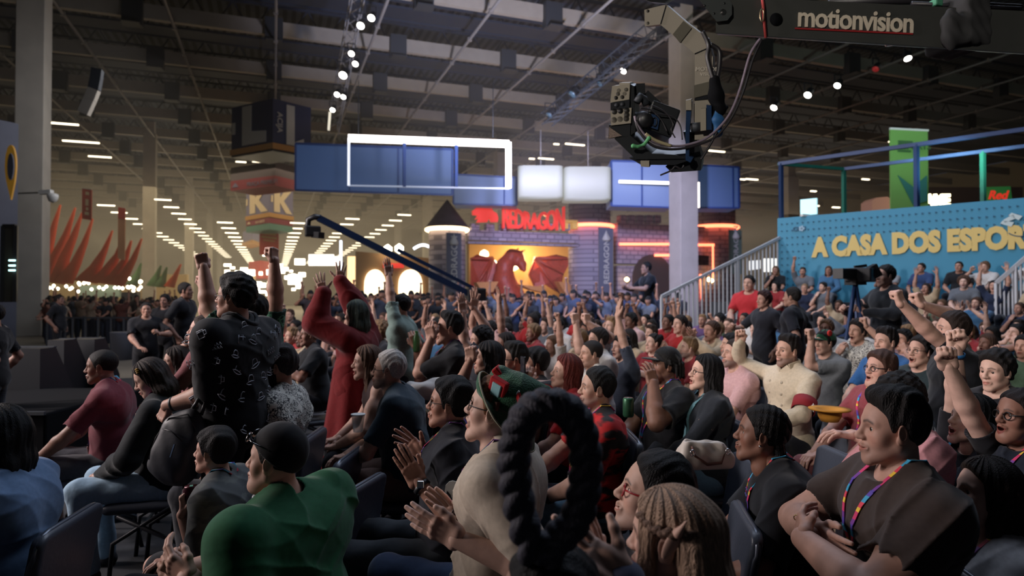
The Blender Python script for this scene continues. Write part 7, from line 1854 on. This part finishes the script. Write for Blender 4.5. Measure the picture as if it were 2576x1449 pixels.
# ---------------------------------------------------------------- chairs
M_ch=mat('chair_vinyl',srgb(62,68,80),rough=.42,bump=.1,bscale=60); M_che=mat('chair_edge',srgb(86,92,104),rough=.3,metal=.4); M_chl=mat('chair_frame',srgb(30,32,38),rough=.4,metal=.4)
def make_chair():
    r=empty('chair',(0,0,0))
    f=Field(); f.box((0,-.20,.66),(.225,.022,.205),Matrix.Rotation(.16,3,'X'),rd=.02,k=.01)
    f.cutfn(lambda x,y,z:np.sqrt(np.maximum(np.abs(x)-.15,0)**2+np.maximum(z-.78,0)**2)-.085+0*y,.01)
    P,F=f.mesh(.011); link('backrest',np_mesh('backrest',P,F),M_ch,r)
    q=[(-.225,-.165,.47),(-.228,-.215,.76)]+[(-.145-.083*math.cos(t),-.222-.008*math.sin(t),.775+.083*math.sin(t)) for t in np.linspace(0,PI/2,5)]
    MB().tube(q+[(-x,y,z) for x,y,z in q[::-1]],.010,6).build('back_frame',M_che,r)
    f=Field(); f.box((0,.04,.425),(.22,.21,.03),rd=.028,k=.01); P,F=f.mesh(.014); link('seat',np_mesh('seat',P,F),M_ch,r)
    for sx in(-1,1):
        MB().tube([(sx*.235,.20,.0),(sx*.235,.18,.25),(sx*.235,-.16,.46)],.013,6).build('leg',M_chl,r)
        MB().tube([(sx*.235,-.24,.0),(sx*.235,-.20,.2),(sx*.235,.16,.40)],.013,6).build('leg',M_chl,r)
        MB().tube([(sx*.25,-.20,.62),(sx*.265,-.02,.63),(sx*.262,.14,.61)],.016,6).build('armrest',M_chl,r) if False else None
    MB().bar((-.235,-.22,.10),(.235,-.22,.10),.016).build('crossbar',M_chl,r)
    return r
chair0=make_chair(); used=[0]
def put_chair(x,y,z,rz,label,group=None):
    if used[0]==0: o=chair0
    else: o=copy_tree(chair0)
    used[0]+=1; o.location=(x,y,z); o.rotation_euler=(0,0,rz); tag(o,label,'chair'); 
    if group: o['group']=group
    return o
for r,px,py,d in list(ROOTS):
    if d<4.6 and r.location.z>-.25 and 'standing' not in r['label'] and 'robe' not in r['label'] and 'both arms raised' not in r['label'] and px<2600:
        sc_=r.scale[0]; lb=r['label']; w=lb.replace(',',' ').split()
        fw_=.10 if 'green T-shirt' in lb else .05; dv=Matrix.Rotation(r.rotation_euler[2],3,'Z')@Vector((0,fw_,0))
        put_chair(r.location.x+dv.x,r.location.y+dv.y,0,r.rotation_euler[2],('chair under the '+' '.join(lb.replace(',','').split()[:11])),'occupied chairs').scale=(1,1,.70 if 'green T-shirt' in lb else .9 if d<2.7 else 1)
for px,py,d,fc,lb in((2066,1032,4.25,12,'empty slate chair under the orange hat, left of the dusty pink top person'),(2098,1128,3.15,10,'empty slate chair just left of the brown T-shirt man shoulder'),(2008,1098,3.5,0,'empty slate chair behind the braided man in the black T-shirt'),(1775,1172,3.35,0,'chair carrying the white handbag'),(1720,1215,2.55,-6,'slate chair behind the man in red framed glasses'),(800,1120,3.0,-14,'empty dark chair right of the green T-shirt man, nearest of three'),(775,1085,3.5,-8,'empty dark chair right of the green T-shirt man, middle of three'),(1080,1098,3.15,-5,'dark chair left of the clapping teenager in the sports jersey'),(2200,935,5.6,10,'empty grey chair in the row behind the cream jacket man')):
    p=at(px,py,d); put_chair(p.x,p.y,0,face_dir(p)+math.radians(fc),lb)
for c in CROWD:
    r=c['root']
    if c['d']<6.8 and r.location.z<.1 and not c['stand']:
        put_chair(r.location.x,r.location.y,0,r.rotation_euler[2],'chair under the '+' '.join(c['root']['label'].replace(',','').replace('-',' ').split()[:12]),'occupied chairs')
# ---- small things
e=empty('handbag',at(1770,1182,3.2)); e.scale=(.72,.72,.85)
f=Field(); f.box((0,0,.06),(.20,.075,.062),rd=.05,k=.03); f.box((-.01,0,.115),(.145,.045,.06),Matrix.Rotation(.06,3,'Y'),rd=.035,k=.06); f.cone((-.12,0,.185),(.12,0,.178),.020,.020,k=.015,op='s'); f.cutfn(lambda x,y,z:(.012-z)+0*x+0*y,.02)
f.disp=lambda x,y,z:.006*np.sin(45*x+20*z)*np.sin(38*z+12*y)
P,F=f.mesh(.007); link('bag_body',np_mesh('bag',P,F),mat('cream_leather',srgb(196,186,176),rough=.5),e)
mb=MB(); 
for s in(-1,1): mb.tube([(-.11,s*.045,.15),(-.10,s*.072,.10),(-.02,s*.088,.055),(.08,s*.085,.06),(.115,s*.06,.11),(.11,s*.04,.155)],.009,6)
mb.build('strap',mat('brown_strap',srgb(96,62,52),rough=.6),e)
for x in(-.12,.13): MB().tube([(x+.016*math.cos(t),-.08,.12+.016*math.sin(t)) for t in np.linspace(0,2*PI,10,endpoint=False)],.004,5,closed=True).build('ring',M_silver,e)
e.rotation_euler=(0,0,-YAW+.15); tag(e,'white leather handbag with brown straps on the chair beside the long haired woman','handbag')
e=empty('orange_hat',at(2085,1030,4.0))
MB().lathe([(.001,-.075),(.05,-.07),(.066,-.04),(.07,-.008),(.118,.0),(.122,.008),(.07,.006),(.05,-.02),(.001,-.03)],n=24).build('hat_felt',mat('orange_felt',srgb(205,140,50),rough=.9),e); 
tag(e,'orange wide brimmed hat lying on the lap of the dusty pink top person','hat')
e=empty('plastic_cup',at(902,1085,3.9)); MB().lathe([(.028,0),(.04,.10),(.042,.102),(.038,.10),(.027,.004)],n=16).build('cup_body',mat('clear_plastic',(.8,.85,.85),rough=.1,alpha=.35),e); MB().lathe([(.043,.10),(.043,.106),(.038,.106)],n=16).build('rim',M_white,e)
tag(e,'clear plastic cup on the lap of the grey haired bearded man','cup')
f=Field(); f.box((0,0,.06),(.17,.08,.06),rd=.05,k=.04); f.ell((.1,.02,.1),(.08,.06,.05),k=.05); f.disp=lambda x,y,z:.008*np.sin(40*x+10*z)*np.sin(30*z+20*y)
P,F=f.mesh(.01); o=link('white_bag',np_mesh('bag',P,F),mat('white_canvas',srgb(205,200,196),rough=.8)); o.location=at(1085,1005,4.3); tag(o,'white canvas bag on a chair between the grey bearded man and the teenager','bag')
e=empty('green_can',at(1580,1048,3.9)); MB().lathe([(.026,0),(.033,.01),(.033,.105),(.027,.115)],n=16).build('can_body',mat('can_green',srgb(60,110,80),rough=.3,metal=.4),e); MB().lathe([(.027,.1151),(.02,.114)],n=16).build('can_top',M_silver,e); tag(e,'green drink can held beside the man in the red and black jersey','drink can')
# video camera and tripod of the seated operator
e=empty('video_camera',at(2160,692,9.3)); q=lambda x,y,dd=0:at(x,y,9.3+dd)-e.location
MB().box(q(2165,692),(.30,.34,.20),Matrix.Rotation(.5,3,'Z'),bev=.02).build('camera_body',M_case,e)
MB().bar(q(2150,690),q(2108,688,-.3),.14).build('lens',M_blk,e); MB().bar(q(2185,672),q(2200,700),.12,.2).build('viewfinder',M_blk,e); MB().bar(q(2150,672),q(2180,668),.04).build('handle',M_blk,e)
tag(e,'black video camera on a tripod in front of the bleacher','video camera')
e=empty('tripod',(*ground(2150,9.3),0)); q=lambda x,y,dd=0:at(x,y,9.3+dd)-e.location
for x,y,dd in((2098,850,-.3),(2165,850,.4),(2200,850,-.3)): MB().tube([q(2152,712),(q(x,y,dd).x,q(x,y,dd).y,.02)],.03,8).build('leg',M_rail,e)
MB().box(q(2152,709),(.2,.2,.09)).build('head',M_blk,e); tag(e,'dark blue tripod under the video camera in front of the bleacher','tripod')
o=MB().box(at(2238,800,9.6)+Vector((0,0,-.25)),(.7,.6,.12)).build('operator_stool',M_case); tag(o,'black raised seat of the camera operator','seat')
sp=at(2238,800,9.6); mb=MB()
for dx in(-.28,.28):
    for dy in(-.22,.22): mb.bar((sp.x+dx,sp.y+dy,0),(sp.x+dx,sp.y+dy,sp.z-.25),.05)
mb.build('seat_legs',M_chl,o,Matrix.Identity(4))
# second jib over the crowd
e=empty('jib_crane',at(1190,745,10.5)); q=lambda x,y,d=10.5:at(x,y,d)-e.location
MB().bar(q(1192,746),q(800,548,9.5),.10,.09).build('jib_arm',M_rail,e); MB().bar(q(1000,648,10.0)+Vector((0,0,.12)),q(1192,741)+Vector((0,0,.1)),.05).build('brace',M_rail,e)
MB().tube([q(806,548,9.5),q(790,545,9.5),q(775,552,9.5),q(772,575,9.5),q(780,585,9.5)],.045,8).build('head_bracket',M_case,e)
cb=MB().box(q(786,582,9.5),(.22,.2,.15),bev=.02); cb.bar(q(790,590,9.5),q(808,592,9.3),.09); cb.build('camera',M_blk,e)
MB().box(q(1195,752),(.3,.3,.35),bev=.03).build('counterweight',M_case,e); MB().bar(q(1190,760),(q(1190,760).x,q(1190,760).y,-e.location.z),.12).build('post',M_case,e)
tag(e,'long dark jib arm with a small camera rising diagonally over the crowd','camera crane')
# ---------------------------------------------------------------- camera, light
sc=bpy.context.scene
cam=bpy.data.cameras.new('camera'); co=bpy.data.objects.new('camera',cam); C.objects.link(co); sc.camera=co
cam.sensor_width=36; cam.lens=FPX/2576*36; cam.clip_end=400; cam.clip_start=.05
co.location=(0,0,CAMZ); co.rotation_euler=(PI/2+math.atan((HOR-724.5)/FPX),0,-YAW)
cam.dof.use_dof=True; cam.dof.focus_distance=2.5; cam.dof.aperture_fstop=2.8
w=bpy.data.worlds.new('world'); sc.world=w; w.use_nodes=True
bg=w.node_tree.nodes['Background']; bg.inputs[0].default_value=(.36,.40,.52,1); bg.inputs[1].default_value=.06
def light(kind,name,loc,target,energy,col,size=1.0,size_y=None,angle=None,blend=.5,spread=None):
    l=bpy.data.lights.new(name,kind); l.energy=energy; l.color=col
    if kind=='AREA':
        l.size=size
        if size_y: l.shape='RECTANGLE'; l.size_y=size_y
        if spread: l.spread=spread
    elif kind=='SPOT': l.spot_size=angle; l.spot_blend=blend; l.shadow_soft_size=size
    else: l.shadow_soft_size=size
    o=bpy.data.objects.new(name,l); C.objects.link(o); o.location=loc
    o.rotation_euler=(Vector(loc)-Vector(target)).to_track_quat('Z','Y').to_euler(); return o
# stage wash from the left front (the big stage screen and front light)
light('AREA','stage_screen',(-9.5,8.5,4.6),(4,8,1.2),750,(1,.88,.87),8,4.5)
light('SPOT','stage_key',(-9,8,6.5),(5,8.0,1.2),3300,(1,.90,.88),.5,angle=1.15,blend=.55)
light('SPOT','stage_key_near',(-7,4.5,4.6),(1.4,2.7,1.2),680,(1,.86,.83),.4,angle=.75,blend=.8)
light('SPOT','bleacher_key',(-4,16,8),(13,12,2),3600,(.95,.92,.95),.5,angle=1.0,blend=.5)
light('AREA','overhead_fill',(7,10,13),(7,10,0),1500,(.70,.80,1),14,10)  # added soft fill from above that lifts the blacks in the crowd
# hall light
light('AREA','hall_warm',(0,110,11),(0,110,30),4200,(1,.80,.52),60,80)
light('AREA','hall_warm_down',(-5,100,12),(-5,100,0),17000,(1,.80,.50),50,90)
light('AREA','right_haze_fill',(48,95,12),(48,95,0),14000,(1,.84,.62),50,70)  # unseen lamp added to brighten the dark haze at far right
light('AREA','right_roof_fill',(48,85,10),(48,85,30),4200,(1,.82,.62),50,70)  # unseen lamp added to brighten the far right ceiling
light('AREA','left_column_fill',(-4,30,9),(-12,34,6),220,(.9,.88,.9),6,6)  # unseen lamp added to brighten the leftmost column
light('SPOT','roof_blue',(8,18,4),(11,34,18),14000,(.28,.46,1),.8,angle=1.15,blend=.8)
light('SPOT','roof_fill',(8,16,4),(12,34,18),17000,(1,.80,.64),.8,angle=1.2,blend=.9)
light('SPOT','roof_green',(14,10,4),(30,24,18),3600,(.7,1,.92),.8,angle=1.1,blend=.9)
light('SPOT','castle_blue',(8,18,8),(22,41,4),24000,(.62,.62,1),.6,angle=.9,blend=.6)
light('SPOT','crowd_blue',(6,10,9),(9,19,1.5),3600,(.20,.36,1),.6,angle=.8,blend=.6)
light('SPOT','panel_blue',(4,14,5),(8,33,8),1700,(.6,.75,1),.6,angle=.8,blend=.6)
light('SPOT','column_light',(2,6,10),(19,31,10),900,(.85,.9,1),.6,angle=.6,blend=.8)
light('SPOT','crane_key',(-3.5,-1.2,4.6),(2.1,2.9,3.1),900,(1,.93,.82),.15,angle=.62,blend=.5)
# thin stage haze and dust filling the far hall
def haze(lo,hi,dens,col,name):
    m=bpy.data.materials.new(name); m.use_nodes=True; nt=m.node_tree; nt.nodes.clear()
    o=nt.nodes.new('ShaderNodeOutputMaterial'); v=nt.nodes.new('ShaderNodeVolumeScatter'); v.inputs['Density'].default_value=dens; v.inputs['Color'].default_value=(*col,1); v.inputs['Anisotropy'].default_value=.25
    nt.links.new(v.outputs[0],o.inputs['Volume']); c=[(a+b)/2 for a,b in zip(lo,hi)]
    ob=MB().box(c,[b-a for a,b in zip(lo,hi)]).build(name,m); tag(ob,'thin warm haze hanging in the air of the far hall','haze',kind='stuff'); return ob
if 1: haze((-60,24,.02),(80,163,20.4),.0048,(1,.95,.88),'haze')
sc.view_settings.view_transform='Standard'; sc.view_settings.look='None'; sc.view_settings.gamma=1; sc.view_settings.exposure=0
try: sc.view_settings.use_curve_mapping=False
except Exception: pass
sc.cycles.use_denoising=True; sc.cycles.adaptive_threshold=.02
try: sc.cycles.denoiser='OPENIMAGEDENOISE'
except Exception: pass
sc.cycles.max_bounces=6; sc.cycles.diffuse_bounces=2; sc.cycles.glossy_bounces=2; sc.cycles.transmission_bounces=2; sc.cycles.transparent_max_bounces=8
sc.cycles.sample_clamp_indirect=4; sc.cycles.caustics_reflective=False; sc.cycles.caustics_refractive=False
